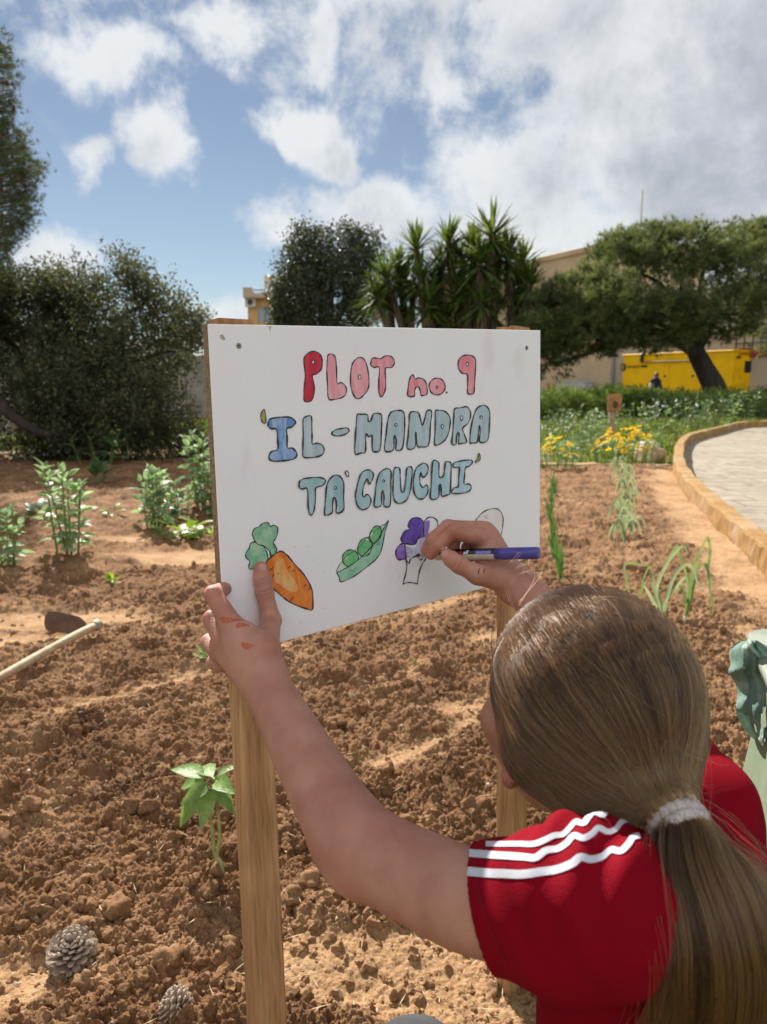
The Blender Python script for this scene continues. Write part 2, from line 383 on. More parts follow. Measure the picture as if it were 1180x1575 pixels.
# ------------------------------------------------------------------ setting: ground, soil plot, paved path and its kerb wall
KZ = .165
_ko = [(1260,633.5),(1180,646),(1137,648.5),(1096,657.5),(1056.5,667),(1041,679.7),(1036.9,702),(1041,717.5),(1055,736.3),(1077,756.8),(1103,781),(1134,805),(1163,830.6),(1180,845),(1230,889),(1330,978)]
KO = spline(np.array([G(x, y, KZ) for x, y in _ko])[:, :2], 8)
_ko0 = KO.copy()
_t = unit(np.gradient(KO, axis=0)); _n = np.stack([-_t[:, 1], _t[:, 0]], 1)
if (_n[len(_n) // 2] @ (np.array([6.5, 8.]) - KO[len(KO) // 2])) < 0: _n = -_n
KI = KO + _n * .125
PATHP = np.r_[KI, [[16, 2.0], [16, 22]]]
def in_poly(x, y, poly):
    c = np.zeros(x.shape, bool); n = len(poly)
    for i in range(n):
        x1, y1 = poly[i]; x2, y2 = poly[(i + 1) % n]
        if y1 == y2: continue
        c ^= ((y1 > y) != (y2 > y)) & (x < (x2 - x1) * (y - y1) / (y2 - y1) + x1)
    return c
def kdist(x, y):
    d = np.full(x.shape, 9.0)
    for k in range(0, len(KO), 2): d = np.minimum(d, np.hypot(x - KO[k, 0], y - KO[k, 1]))
    return d
def dry_mask(x, y):
    m = np.zeros_like(x)
    for px, py, rx, ry, a in ((285,865,.55,.22,1),(90,955,.55,.2,.95),(0,985,.5,.15,.9),(600,1520,.34,.11,1.05),(760,1560,.3,.16,1.0),(20,1540,.2,.09,.8),(700,1100,.3,.09,.6),
                              (560,955,.3,.12,.5),(640,1180,.25,.06,.5),(480,1400,.1,.05,.5),(880,960,.5,.2,.45),(230,835,.4,.2,.7),(420,1000,.3,.1,.5),(700,1490,.5,.07,.9)):
        g = G(px, py); m = np.maximum(m, a * np.exp(-((x - g[0]) / rx) ** 2 - ((y - g[1]) / ry) ** 2))
    for pts, w, a in (([(420,1012),(560,962),(720,925)],.07,.62),([(590,1190),(680,1140),(770,1080)],.06,.6),([(-60,1135),(150,1092),(330,1045)],.06,.5),([(630,1045),(760,985)],.06,.6),([(-60,1265),(120,1232),(300,1180)],.04,.5),([(880,900),(980,850),(1060,800)],.12,.45)):
        q = spline(np.array([G(*p)[:2] for p in pts]), 10); dd = np.full(x.shape, 9.); 
        for c in q: dd = np.minimum(dd, np.hypot((x - c[0]) * .8, (y - c[1]) * .8))
        m = np.maximum(m, a * np.exp(-(dd / w) ** 2))
    m = np.maximum(m, .85 * np.exp(-(kdist(x, y) / .42) ** 2))
    m = m + .75 * (fbm(x * 3.2, y * 3.2, 4, 50) - .5) + .35 * (fbm(x * 1.2, y * 4.5, 3, 60) - .5)
    return sstep(.28, .75, m)
def soil_h(x, y, fine=True):
    x = np.asarray(x, float); y = np.asarray(y, float)
    d = dry_mask(x, y); a = 1 - .86 * d
    h = .075 * (fbm(x * .7 + y * .5 + 3, y * 2.4 - x * .9, 3, 5) - .5) + .03 * (fbm(x * 3.1, y * 5.5, 3, 8) - .5)
    def lay(s, sd_):
        wx = x + .9 * s * (fbm(x / s * 1.5, y / s * 1.5, 3, sd_ + 1) - .5); wy = y + .9 * s * (fbm(x / s * 1.5 + 31, y / s * 1.5, 3, sd_ + 2) - .5)
        return clods(wx / s, wy / s, sd_) * (.55 + .9 * fbm(x / s * 2.3, y / s * 2.3, 3, sd_ + 7))
    h = h + a * (.024 * lay(.10, 20) * 2 * fbm(x * 5, y * 5, 2, 33) + .019 * lay(.036, 30) * 2 * fbm(x * 9, y * 9, 2, 35) + .013 * lay(.017, 40))
    if fine: h = h + (.35 + .65 * a) * (.0100 * lay(.0085, 51) + .0060 * fbm(x * 190, y * 190, 4, 71))
    # furrow edge along the kerb, and level under paving / beyond the plot
    edge = sstep(9.75, 9.55, y + .12 * (fbm(x * 2, y * 2, 2, 3) - .5) * 2 - np.where(x < -.9, 3.0, 0))
    h = .012 + h * edge - .10 * (1 - edge)
    h = np.where(in_poly(x, y, np.r_[KO + _n * .06, [[16, 2.0], [16, 22]]]), -.12, h)
    return h
def hs(x, y): return float(soil_h(np.array([x]), np.array([y]), False)[0])
def soil_mat():
    m, nt, N, L, out = nodes("soil_earth"); b = N.new('ShaderNodeBsdfPrincipled'); b.inputs['Roughness'].default_value = .95; b.inputs['Specular IOR Level'].default_value = .12
    tc = N.new('ShaderNodeTexCoord')
    def nz(s, d, r=.6):
        n = N.new('ShaderNodeTexNoise'); n.inputs['Scale'].default_value = s; n.inputs['Detail'].default_value = d; n.inputs['Roughness'].default_value = r; L.new(tc.outputs['Object'], n.inputs['Vector']); return n.outputs['Fac']
    def ramp(f, *st):
        r = N.new('ShaderNodeValToRGB'); e = r.color_ramp.elements
        while len(e) < len(st): e.new(.5)
        for q, (p, c) in zip(e, st): q.position = p; q.color = (*c, 1)
        L.new(f, r.inputs[0]); return r.outputs[0]
    def mix(f, a, c, mode='MIX'):
        x = N.new('ShaderNodeMix'); x.data_type = 'RGBA'; x.blend_type = mode
        if isinstance(f, float): x.inputs[0].default_value = f
        else: L.new(f, x.inputs[0])
        L.new(a, x.inputs[6]); L.new(c, x.inputs[7]); return x.outputs[2]
    moist = ramp(nz(5, 8), (.28, (.115, .058, .028)), (.5, (.225, .120, .059)), (.72, (.345, .202, .106)))
    grain = ramp(nz(150, 5, .7), (.3, (.6, .6, .6)), (.5, (1, 1, 1)), (.72, (1.45, 1.38, 1.3)))
    c1 = mix(1.0, moist, grain, 'MULTIPLY')
    dry = ramp(nz(11, 7), (.3, (.34, .198, .098)), (.55, (.43, .262, .138)), (.75, (.50, .32, .18)))
    c2 = mix(.75, dry, mix(1.0, dry, grain, 'MULTIPLY'))
    a = N.new('ShaderNodeAttribute'); a.attribute_name = 'dry'
    c = mix(a.outputs['Fac'], c1, c2)
    v = N.new('ShaderNodeTexVoronoi'); v.inputs['Scale'].default_value = 85; L.new(tc.outputs['Object'], v.inputs['Vector'])      # pale grit and straw flecks
    g = N.new('ShaderNodeMapRange'); L.new(v.outputs['Distance'], g.inputs[0]); g.inputs[1].default_value = .17; g.inputs[2].default_value = .10
    s = N.new('ShaderNodeSeparateColor'); L.new(v.outputs['Color'], s.inputs[0]); th = N.new('ShaderNodeMath'); th.operation = 'GREATER_THAN'; L.new(s.outputs[0], th.inputs[0]); th.inputs[1].default_value = .86
    mu = N.new('ShaderNodeMath'); mu.operation = 'MULTIPLY'; L.new(g.outputs[0], mu.inputs[0]); L.new(th.outputs[0], mu.inputs[1])
    pale = N.new('ShaderNodeRGB'); pale.outputs[0].default_value = (.62, .50, .38, 1)
    c = mix(mu.outputs[0], c, pale.outputs[0]); L.new(c, b.inputs['Base Color'])
    bp = N.new('ShaderNodeBump'); bp.inputs['Distance'].default_value = .006; bp.inputs['Strength'].default_value = .8; L.new(nz(230, 6, .7), bp.inputs['Height']); L.new(bp.outputs[0], b.inputs['Normal'])
    L.new(b.outputs[0], out.inputs[0]); return m
M_SOIL = soil_mat()
M_GROUND = mat("dry_ground", (.17, .12, .062), (.10, .105, .035), 1.3, .95, .02, 9, c3=(.24, .17, .10), s3=.5)
def big_ground():
    rr = np.r_[0.01, np.geomspace(1, 3000, 40)]; aa = np.linspace(0, 2 * math.pi, 97)[:-1]
    V = np.array([[r * math.sin(a), r * math.cos(a), -.045] for r in rr for a in aa]); n = len(aa)
    i, j = np.meshgrid(np.arange(len(rr) - 1), np.arange(n), indexing='ij'); F = np.stack([i * n + j, (i + 1) * n + j, (i + 1) * n + (j + 1) % n, i * n + (j + 1) % n], -1).reshape(-1, 4)
    tag(mk("ground", V, F[:, ::-1].copy(), M_GROUND), kind='structure')
big_ground()
def soil():
    nr, na = 1050, 1000
    r = np.r_[np.geomspace(.35, 1.0, 60), np.geomspace(1.0, 4.5, 760)[1:], np.geomspace(4.5, 12.6, nr - 819)[1:]]; nr = len(r)
    a = np.linspace(R(-40), R(40), na)
    Rr, Aa = np.meshgrid(r, a, indexing='ij'); x = (Rr * np.sin(Aa)).ravel(); y = (Rr * np.cos(Aa)).ravel()
    z = soil_h(x, y); rim = (Rr.ravel() < .36) | (Rr.ravel() > 12.5) | (np.abs(Aa.ravel()) > R(39.9)); z[rim] = -.12
    i, j = np.meshgrid(np.arange(nr - 1), np.arange(na - 1), indexing='ij'); F = np.stack([i * na + j, i * na + j + 1, (i + 1) * na + j + 1, (i + 1) * na + j], -1).reshape(-1, 4)
    tag(mk("soil", np.c_[x, y, z], F[:, ::-1].copy(), M_SOIL, smooth=True, attrs={'dry': dry_mask(x, y)}), kind='structure')
soil()
def ico(sub):
    import bmesh
    bm = bmesh.new(); bmesh.ops.create_icosphere(bm, subdivisions=sub, radius=1); V = np.array([v.co[:] for v in bm.verts]); F = np.array([[v.index for v in f.verts] for f in bm.faces]); bm.free(); return V, F
def lumps(name, n, smin, smax, pw, r0, r1, matl, sub=2, sink=.25, keep=None, amp=.32, smooth=False):
    """loose crumbs lying on the soil, uneven in size and outline"""
    V0, F0 = ico(sub); a = rng.uniform(R(-31), R(31), n); u = rng.random(n); r = r0 * (r1 / r0) ** u
    x = r * np.sin(a); y = r * np.cos(a); d = dry_mask(x, y); ok = (rng.random(n) > d * .8) & (y < 9.3) & ~in_poly(x, y, np.r_[KO - _n * .05, [[16, 2.0], [16, 22]]])
    if keep is not None: ok &= keep(x, y)
    x, y = x[ok], y[ok]; n = len(x); s = smin * (smax / smin) ** (rng.random(n) ** pw)
    z = soil_h(x, y, False); ph = rng.uniform(0, 50, (n, 1, 3)); W_ = V0[None] * rng.uniform(.7, 1.2, (n, 1, 3))
    q = V0[None] * 1.7 + ph
    dsp = 1 + amp * (np.sin(q[..., 0] * 2.1 + 1.7 * np.sin(q[..., 1] * 1.9)) + np.sin(q[..., 1] * 2.9 + 1.3 * np.sin(q[..., 2] * 2.3)) + .7 * np.sin(q[..., 2] * 5.3 + q[..., 0] * 4.1) + .45 * np.sin(q[..., 0] * 8.3 + 2 * np.sin(q[..., 1] * 7.1)) * np.sin(q[..., 2] * 9.7 + q[..., 1] * 6.3)) / 1.8
    Vv = W_ * dsp[..., None] * s[:, None, None]; Vv = Vv + np.stack([x, y, z + s * (1 - 2 * sink) * .6], -1)[:, None]
    F = (np.arange(n)[:, None, None] * len(V0) + F0[None]).reshape(-1, 3)
    return tag(mk(name, Vv.reshape(-1, 3), F, matl, smooth=smooth, attrs={'dry': np.repeat(dry_mask(x, y) * .5, len(V0))}), kind='stuff')
lumps("soil_crumbs", 34000, .0022, .013, 2.6, 1.08, 3.8, M_SOIL, 2)
lumps("soil_clods", 520, .012, .026, 1.9, 1.15, 4.5, M_SOIL, 3, .3, smooth=True)
M_PEB = mat("pale_pebble", (.62, .50, .38), (.45, .34, .24), 60, .8)
lumps("pebbles", 420, .002, .0085, 1.6, 1.1, 5, M_PEB, 2, .2, amp=.2)
def straw():
    n = 420; a = rng.uniform(R(-29), R(29), n); r = 1.08 * (4.2 / 1.08) ** rng.random(n); x = r * np.sin(a); y = r * np.cos(a); z = soil_h(x, y, False) + .014
    th = rng.uniform(0, 6.3, n); D = np.c_[np.cos(th), np.sin(th), rng.normal(0, .15, n)]; V, F = leafs(np.c_[x, y, z], D, np.tile([0, 0, 1.], (n, 1)), rng.uniform(.012, .055, n), rng.uniform(.0012, .003, n))
    tag(mk("straw", V, F, mat("straw_bits", (.60, .47, .29), (.42, .30, .17), 40, .8)), kind='stuff')
straw()
def path_and_kerb():
    m, nt, N, L, out = nodes("paving_stone"); b = N.new('ShaderNodeBsdfPrincipled'); b.inputs['Roughness'].default_value = .85
    tc = N.new('ShaderNodeTexCoord'); mp = N.new('ShaderNodeMapping'); L.new(tc.outputs['Object'], mp.inputs[0]); mp.inputs['Rotation'].default_value = (0, 0, R(3))
    br = N.new('ShaderNodeTexBrick'); L.new(mp.outputs[0], br.inputs[0]); br.inputs['Scale'].default_value = 1; br.inputs['Brick Width'].default_value = .62; br.inputs['Row Height'].default_value = .33
    br.inputs['Mortar Size'].default_value = .009; br.inputs['Mortar Smooth'].default_value = .3; br.inputs['Bias'].default_value = 0; br.offset = .37
    for k, c in (('Color1', (.345, .295, .225)), ('Color2', (.28, .235, .18)), ('Mortar', (.10, .08, .06))): br.inputs[k].default_value = (*c, 1)
    n = N.new('ShaderNodeTexNoise'); n.inputs['Scale'].default_value = 7; n.inputs['Detail'].default_value = 8; L.new(tc.outputs['Object'], n.inputs['Vector'])
    r = N.new('ShaderNodeValToRGB'); L.new(n.outputs['Fac'], r.inputs[0]); r.color_ramp.elements[0].position = .3; r.color_ramp.elements[0].color = (.72, .68, .62, 1); r.color_ramp.elements[1].position = .7; r.color_ramp.elements[1].color = (1.1, 1.1, 1.08, 1)
    x = N.new('ShaderNodeMix'); x.data_type = 'RGBA'; x.blend_type = 'MULTIPLY'; x.inputs[0].default_value = 1; L.new(br.outputs[0], x.inputs[6]); L.new(r.outputs[0], x.inputs[7]); L.new(x.outputs[2], b.inputs['Base Color'])
    bp = N.new('ShaderNodeBump'); bp.inputs['Distance'].default_value = .012; L.new(n.outputs['Fac'], bp.inputs['Height']); L.new(bp.outputs[0], b.inputs['Normal']); L.new(b.outputs[0], out.inputs[0])
    mb = MB(); poly = np.c_[np.r_[KI - _n * .06, [[16, 2.0], [16, 22]]], np.full(len(KI) + 2, -.03)]
    mb.prism(poly[::-1], (0, 0, .05)); tag(mb.build("path", m), kind='structure')
    mk_ = mat("ochre_render", (.28, .150, .046), (.35, .205, .075), 5, .9, .004, 60, c3=(.38, .29, .19), s3=2.2, detail=8)
    prof = [(0, -.08), (-.004, .05), (0, KZ - .018), (.006, KZ - .005), (.018, KZ), (.107, KZ), (.119, KZ - .005), (.125, KZ - .018), (.125, -.08)]
    wob = lambda i, k: .006 * math.sin(i * .9 + k * 2) + .004 * math.sin(i * 2.3 + k)
    Q = np.array([[[*(KO[i] + _n[i] * (o + wob(i, k))), z + (wob(i + 7, k) * .5 if z > .1 else 0)] for k, (o, z) in enumerate(prof)] for i in range(len(KO))])
    mb = MB(); mb.grid(Q); w = mb.build("kerb_wall", mk_, smooth=False)
    tag(w, "low curved ochre kerb wall running round the paved path", "low wall")
    mb = MB(); e = spline([(-.9, 9.72), (.6, 9.74), (1.9, 9.72), (2.9, 9.66), (3.75, 9.5)], 8)
    for i in range(len(e) - 1):
        pass
    Q = np.array([[[x, y - .06, -.05], [x, y - .05, .045 + .008 * math.sin(i * 1.7)], [x, y + .05, .05 + .006 * math.sin(i * 2.3)], [x, y + .06, -.05]] for i, (x, y) in enumerate(e)])
    mb.grid(Q); tag(mb.build("plot_edging", mat("sandy_edging", (.50, .34, .19), (.40, .25, .13), 9, .95, .01, 40), smooth=True), kind='structure')
path_and_kerb()
# ------------------------------------------------------------------ far buildings, generator, masts
def wall_building():
    A = np.array([5.4, 68.]); Bq = np.array([26.9, 27.]); dr = unit(Bq - A); nr = np.array([-dr[1], dr[0]]);  # nr points away from the camera side
    if nr @ (A - 0) < 0: nr = -nr
    th = math.atan2(dr[1], dr[0]); Lw = np.linalg.norm(Bq - A); H = 9.7
    o = empty("stone_building", (*((A + Bq) / 2 + nr * 4), 0), "long flat-roofed beige stone building behind the yellow generator", "building")
    m1 = mat("beige_render", (.62, .46, .30), (.54, .39, .25), .35, .95, .01, 14, c3=(.40, .33, .26), s3=.22, detail=8, stretch=(1, 1, 1.8))
    m2 = mat("grey_render", (.50, .42, .34), (.44, .365, .29), .5, .95, .01, 14, detail=8)
    ax = (np.array([*dr, 0]), np.array([*nr, 0]), np.array([0, 0, 1.]))
    def at(s, off, z): return np.array([*(A + dr * s + nr * off), z])
    # the pipe stands where the paler left stretch of wall meets the grey one
    r_ = ray(945, 560)[:2]; s0 = float(np.linalg.solve(np.stack([r_, -dr], 1), A)[1])
    mb = MB(); mb.box(at(s0 / 2, 4, H / 2), (s0, 8, H), axes=ax); mb.build("wall", m1, o)
    mb = MB(); H2 = 6.4; mb.box(at((s0 + Lw) / 2, 4.02, H2 / 2), (Lw - s0 - .02, 8, H2), axes=ax); mb.build("wall", m2, o)
    mb = MB(); mb.box(at(s0 / 2, 4, H + .2), (s0 + .3, 8.3, .4), axes=ax, bev=.05); mb.build("parapet", m1, o)
    mb = MB(); mb.tube([at(s0, -.13, -.05), at(s0, -.13, H - .3)], .11, 8); mb.build("drain_pipe", mat("grey_pipe", (.30, .27, .25), rough=.6), o)
    mb = MB(); r2 = ray(1170, 548)[:2]; s2 = float(np.linalg.solve(np.stack([r2, -dr], 1), A)[1])
    zt = G(1170, 541, 0); d_ = np.linalg.norm(A + dr * s2); zc = 1.1 + (588 - 548) / FOC * d_
    mb.box(at(s2, -.06, zc), (2.6, .1, .46), axes=ax, bev=.02); mb.build("red_band", mat("red_paint", (.34, .035, .035), (.26, .03, .03), 3, .7), o)
    mb = MB()
    for k in range(-3, 4): mb.tube([at(s2 + k * .5, -.06, zc + .24), at(s2 + k * .5, -.06, zc + 1.5)], .03, 6)
    for k in range(3): mb.tube([at(s2 - 1.6, -.06, zc + .5 + k * .45), at(s2 + 1.6, -.06, zc + .5 + k * .45)], .025, 6)
    mb.build("railing", mat("dark_rail", (.05, .045, .045), rough=.6), o)
    mw = mat("white_metal_sheet", (.7, .7, .7), (.55, .55, .55), 2, .5)
    for px, w, c in ((868, 1.0, (.42, .035, .03)), (885, 1.6, (.50, .48, .46)), (907, 1.5, (.52, .52, .52))):
        r3 = ray(px, 598)[:2]; s3 = float(np.linalg.solve(np.stack([r3, -dr], 1), A)[1])
        t = empty("crate", at(s3, -.8, 0)); tag(t, {868: "red plastic crate against the beige wall, beside two pale ones", 885: "pale grey box against the wall next to the red crate", 907: "white framed box standing alone at the foot of the beige wall"}[px], "crate", "boxes along the building")
        h_ = 1.1 if px != 868 else .95
        mb = MB(); mb.box(at(s3, -.8, h_ / 2), (w, .8, h_), axes=ax, bev=.05); mb.build("box_body", mat("crate_paint", c, tuple(q * .8 for q in c), 3, .5), t)
        mb = MB(); mb.box(at(s3, -.8, h_ + .04), (w * 1.06, .86, .07), axes=ax, bev=.02); mb.build("lid", mat("crate_lid", tuple(q * 1.1 for q in c), rough=.5), t)
    # masts on the roof
    for px, top, thick, lab in ((965, 294, .07, "tall slim pale mast rising behind the pine crown"), (887, 380, .025, "short thin aerial on the parapet left of the pine")):
        r3 = ray(px, 400)[:2]; s3 = float(np.linalg.solve(np.stack([r3, -dr], 1), A)[1]); b = at(s3, 1.0, H + .4); d3 = (b - CO) @ XF
        zt = P(px, top, d3)[2]
        t = empty("mast", b, lab, "mast"); mb = MB(); mb.tube([b, [b[0], b[1], b[2] + (zt - b[2]) * .96]], [thick, thick * .8], 8); mb.build("pole", mat("pale_mast", (.62, .60, .56), rough=.5), t)
        mb = MB(); mb.tube([[b[0], b[1], b[2] + (zt - b[2]) * .96], [b[0], b[1], zt]], [thick * .5, thick * .12], 6); mb.build("spike", mat("mast_tip", (.45, .2, .15), rough=.5), t)
wall_building()
def generator():
    Rr = np.array([18.5, 40.]); Lq = np.array([14.9, 47.]); dr = unit(Lq - Rr); Ln = np.linalg.norm(Lq - Rr); ed = np.array([.889, .458]); Wd = 2.41; H = 2.72; z0 = .12
    o = empty("generator", (*((Rr + Lq) / 2 + ed * Wd / 2), 0), "yellow container generator with doors standing along the building wall", "generator")
    M = mat("yellow_paint", (.90, .53, .004), (.84, .48, .004), 1.2, .55, spec=.15, c3=(.74, .43, .006), s3=.6); MD = mat("yellow_seam", (.30, .17, .006), rough=.6); MK = mat("black_plastic", (.02, .02, .022), rough=.5)
    ax = (np.array([*dr, 0]), np.array([*ed, 0]), np.array([0, 0, 1.]))
    def at(s, off, z): return np.array([*(Rr + dr * s + ed * off), z])
    mb = MB(); mb.box(at(Ln / 2, Wd / 2, (H + z0) / 2), (Ln, Wd, H - z0), axes=ax, bev=.05); mb.build("housing", M, o)
    mb = MB(); mb.box(at(Ln / 2, Wd / 2, H + .03), (Ln + .1, Wd + .1, .10), axes=ax, bev=.03); mb.build("roof", M, o)
    mb = MB(); mb.box(at(Ln / 2, Wd / 2, .04), (Ln - .1, Wd - .1, .16), axes=ax); mb.build("skid", MK, o)
    def face_px(px): r_ = ray(px, 570)[:2]; return float(np.linalg.solve(np.stack([r_, -dr], 1), Rr)[1])
    def zpx(s, py): d_ = (at(s, 0, 1) - CO) @ XF; return P(590, py, d_)[2]
    # doors on the long side
    for xa, xb in ((990.5, 1029), (1031, 1072), (1074, 1108)):
        sa, sb = sorted((face_px(xa), face_px(xb))); zt = 2.72 - .55
        mb = MB(); mb.box(at((sa + sb) / 2, -.012, (zt + .35) / 2), (sb - sa, .05, zt - .35), axes=ax, bev=.02); d = mb.build("door", M, o)
        mb = MB(); mb.box(at(sa + .22, -.06, 1.45), (.16, .06, .10), axes=ax, bev=.02); mb.build("handle", MK, d)
    sg, sh = sorted((face_px(990), face_px(1066)))
    mb = MB(); mb.box(at((sg + sh) / 2, -.05, 2.30), (sh - sg, .14, .07), axes=ax, bev=.02); mb.build("rain_gutter", mat("grey_steel", (.26, .21, .12), rough=.5), o)
    mb = MB(); mb.tube([at(face_px(988), -.1, 2.28), at(face_px(988), -.1, 2.72), at(face_px(988), .1, 2.95)], .10, 8); mb.build("exhaust", MK, o)
    for s_, z_ in ((face_px(991.5), 2.05),): mb = MB(); mb.box(at(s_, -.06, z_), (.5, .05, .12), axes=ax, bev=.02); mb.build("sign_plate", MK, o)
    # emblem and small lettering (too small to read) near the far end
    sc = face_px(959); zc = zpx(sc, 565); mb = MB(); a = np.linspace(0, 6.283, 25)[:-1]
    Q = np.array([[at(sc + r_ * math.cos(t) , -.02, zc + r_ * math.sin(t)) for t in a] for r_ in (.16, .25)]); mb.grid(Q, closed=True)
    mb.box(at(sc - .07, -.018, zc), (.16, .012, .26), axes=ax)
    for k in range(6): mb.box(at(sc - .42 - k * .17, -.018, zc + .02), (.10, .012, .17 if k in (0, 3) else .12), axes=ax)
    mb.build("emblem", mat("emblem_ink", (.10, .06, .01), rough=.6), o)
    # end face: door, window, vents
    at2 = lambda e, off, z: np.array([*(Rr + ed * e - dr * off), z])
    ax2 = (np.array([*ed, 0]), np.array([*dr, 0]), np.array([0, 0, 1.]))
    mb = MB(); mb.box(at2(1.22, .012, 1.36), (1.55, .05, 2.2), axes=ax2, bev=.02); d = mb.build("door", M, o)
    mb = MB(); mb.box(at2(1.36, .05, 1.92), (.86, .04, .62), axes=ax2, bev=.02); f = mb.build("window_frame", MK, d)
    mb = MB(); mb.box(at2(1.36, .075, 1.92), (.74, .01, .50), axes=ax2); mb.build("pane", mat("dark_glass", (.02, .022, .025), rough=.15), d)
    mb = MB(); mb.box(at2(1.86, .06, 1.25), (.1, .05, .2), axes=ax2, bev=.02); mb.build("handle", MK, d)
    mb = MB(); mb.box(at2(.42, .05, 2.42), (.32, .06, .12), axes=ax2, bev=.02); mb.build("lamp", MK, o)
    mb = MB(); mb.box(at2(2.16, .03, 1.7), (.12, .05, .2), axes=ax2, bev=.02); mb.build("switch", MK, o)
    mb = MB(); mb.box(at2(2.22, .03, 1.1), (.16, .03, .5), axes=ax2, bev=.01); mb.build("notice", mat("white_notice", (.75, .74, .7), rough=.5), o)
    mb = MB(); mb.box(at2(1.22, .05, 2.60), (1.6, .05, .06), axes=ax2, bev=.01); mb.build("vent_slot", MD, o)
generator()
def apartment():
    d = 85.; b = P(405, 600, d); o = empty("apartment_block", (b[0], b[1] + 6, 0), "ochre apartment block with balcony peeking between bush and round tree", "building")
    w = lambda px: (px - 590) / FOC * d * .985; zz = lambda py: P(405, py, d)[2]; y0 = b[1]
    m1 = mat("ochre_plaster", (.60, .37, .16), (.52, .31, .13), .5, .9); m2 = mat("cream_plaster", (.56, .50, .40), (.50, .44, .34), .5, .9); m3 = mat("balcony_stone", (.42, .33, .24), rough=.9)
    mb = MB(); mb.box(((w(384) + w(470)) / 2, y0 + 6, zz(462) / 2), (w(470) - w(384), 12, zz(462)), bev=.05); mb.build("wall", m1, o)
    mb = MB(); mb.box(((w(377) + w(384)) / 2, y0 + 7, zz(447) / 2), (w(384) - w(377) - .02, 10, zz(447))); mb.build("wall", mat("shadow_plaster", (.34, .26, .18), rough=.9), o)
    mb = MB(); mb.box(((w(401) + w(470)) / 2, y0 + 8, (zz(421) + zz(462)) / 2 + .02), (w(470) - w(401), 9, zz(421) - zz(462)), bev=.05); mb.build("upper_storey", m2, o)
    mb = MB(); mb.box(((w(378) + w(428)) / 2, y0 - .3, zz(459)), (w(428) - w(378), 1.6, .5), bev=.05)
    mb.box(((w(378) + w(392)) / 2, y0 - .95, zz(453)), (w(392) - w(378), .2, zz(447) - zz(459))); mb.build("balcony", m3, o)
    mb = MB()
    for k in range(13): mb.tube([(w(392) + k * .22, y0 - .98, zz(459)), (w(392) + k * .22, y0 - .98, zz(451))], .03, 5)
    mb.tube([(w(391), y0 - .98, zz(450.5)), (w(429), y0 - .98, zz(450.5))], .05, 5); mb.build("railing", mat("rail_grey", (.12, .12, .12), rough=.6), o)
    for xa, xb, ya, yb, off in ((397.5, 421, 474, 498, -.05), (409, 420, 432, 456, 3.45)):
        mb = MB(); x0, x1, z0, z1 = w(xa), w(xb), zz(yb), zz(ya)
        for q in ((x0, x0 + .12, z0, z1), (x1 - .12, x1, z0, z1), ((x0 + x1) / 2 - .08, (x0 + x1) / 2 + .08, z0, z1), (x0 + .12, x1 - .12, z1 - .12, z1)):
            mb.box(((q[0] + q[1]) / 2, y0 + off, (q[2] + q[3]) / 2), (q[1] - q[0] - .004, .16, q[3] - q[2] - .004))
        f = mb.build("window", mat("window_frame_grey", (.30, .29, .27), rough=.5), o)
        mb = MB(); mb.box(((x0 + x1) / 2, y0 + off + .04, (z0 + z1) / 2), (x1 - x0 - .1, .08, z1 - z0 - .1)); mb.build("pane", mat("sky_glass", (.25, .29, .33), rough=.1, spec=.8), f)
    mb = MB(); c = (w(387), y0 - .25, zz(468)); mb.box(c, (1.2, .5, 1.0), bev=.06); u = mb.build("air_conditioner", mat("ac_case", (.55, .52, .46), rough=.6), o)
    mb = MB(); a = np.linspace(0, 6.283, 17)[:-1]; mb.add([(c[0] + .33 * math.cos(t), c[1] - .26, c[2] + .33 * math.sin(t)) for t in a], [tuple(range(16))[::-1]]); mb.build("fan_grille", mat("ac_dark", (.06, .06, .06), rough=.6), u)
apartment()
def rubble_wall():
    mb = MB(); a = P(290, 560, 24); b = P(480, 560, 30); m = mat("rubble_stone", (.36, .31, .25), (.24, .21, .17), 1.5, .95, .05, 3, detail=8)
    dr = unit(b - a); th = math.atan2(dr[1], dr[0]); L_ = np.linalg.norm(b - a) + 14; c = (a + b) / 2; z = 2.2
    c = c - dr * 2
    pts = []
    for k in range(19): pts.append((-L_ / 2 + L_ * k / 18, z + .25 * math.sin(k * 2.1) + .15 * math.sin(k * 4.7)))
    poly = [(-L_ / 2, -.05)] + pts + [(L_ / 2, -.05)]
    n = np.array([-dr[1], dr[0], 0]); mb.prism([c * [1, 1, 0] + dr * [1, 1, 0] * q[0] + np.array([0, 0, q[1]]) for q in poly], n * .5)
    tag(mb.build("rubble_wall", m), "grey rubble boundary wall half hidden behind the big dark bush", "wall")
rubble_wall()

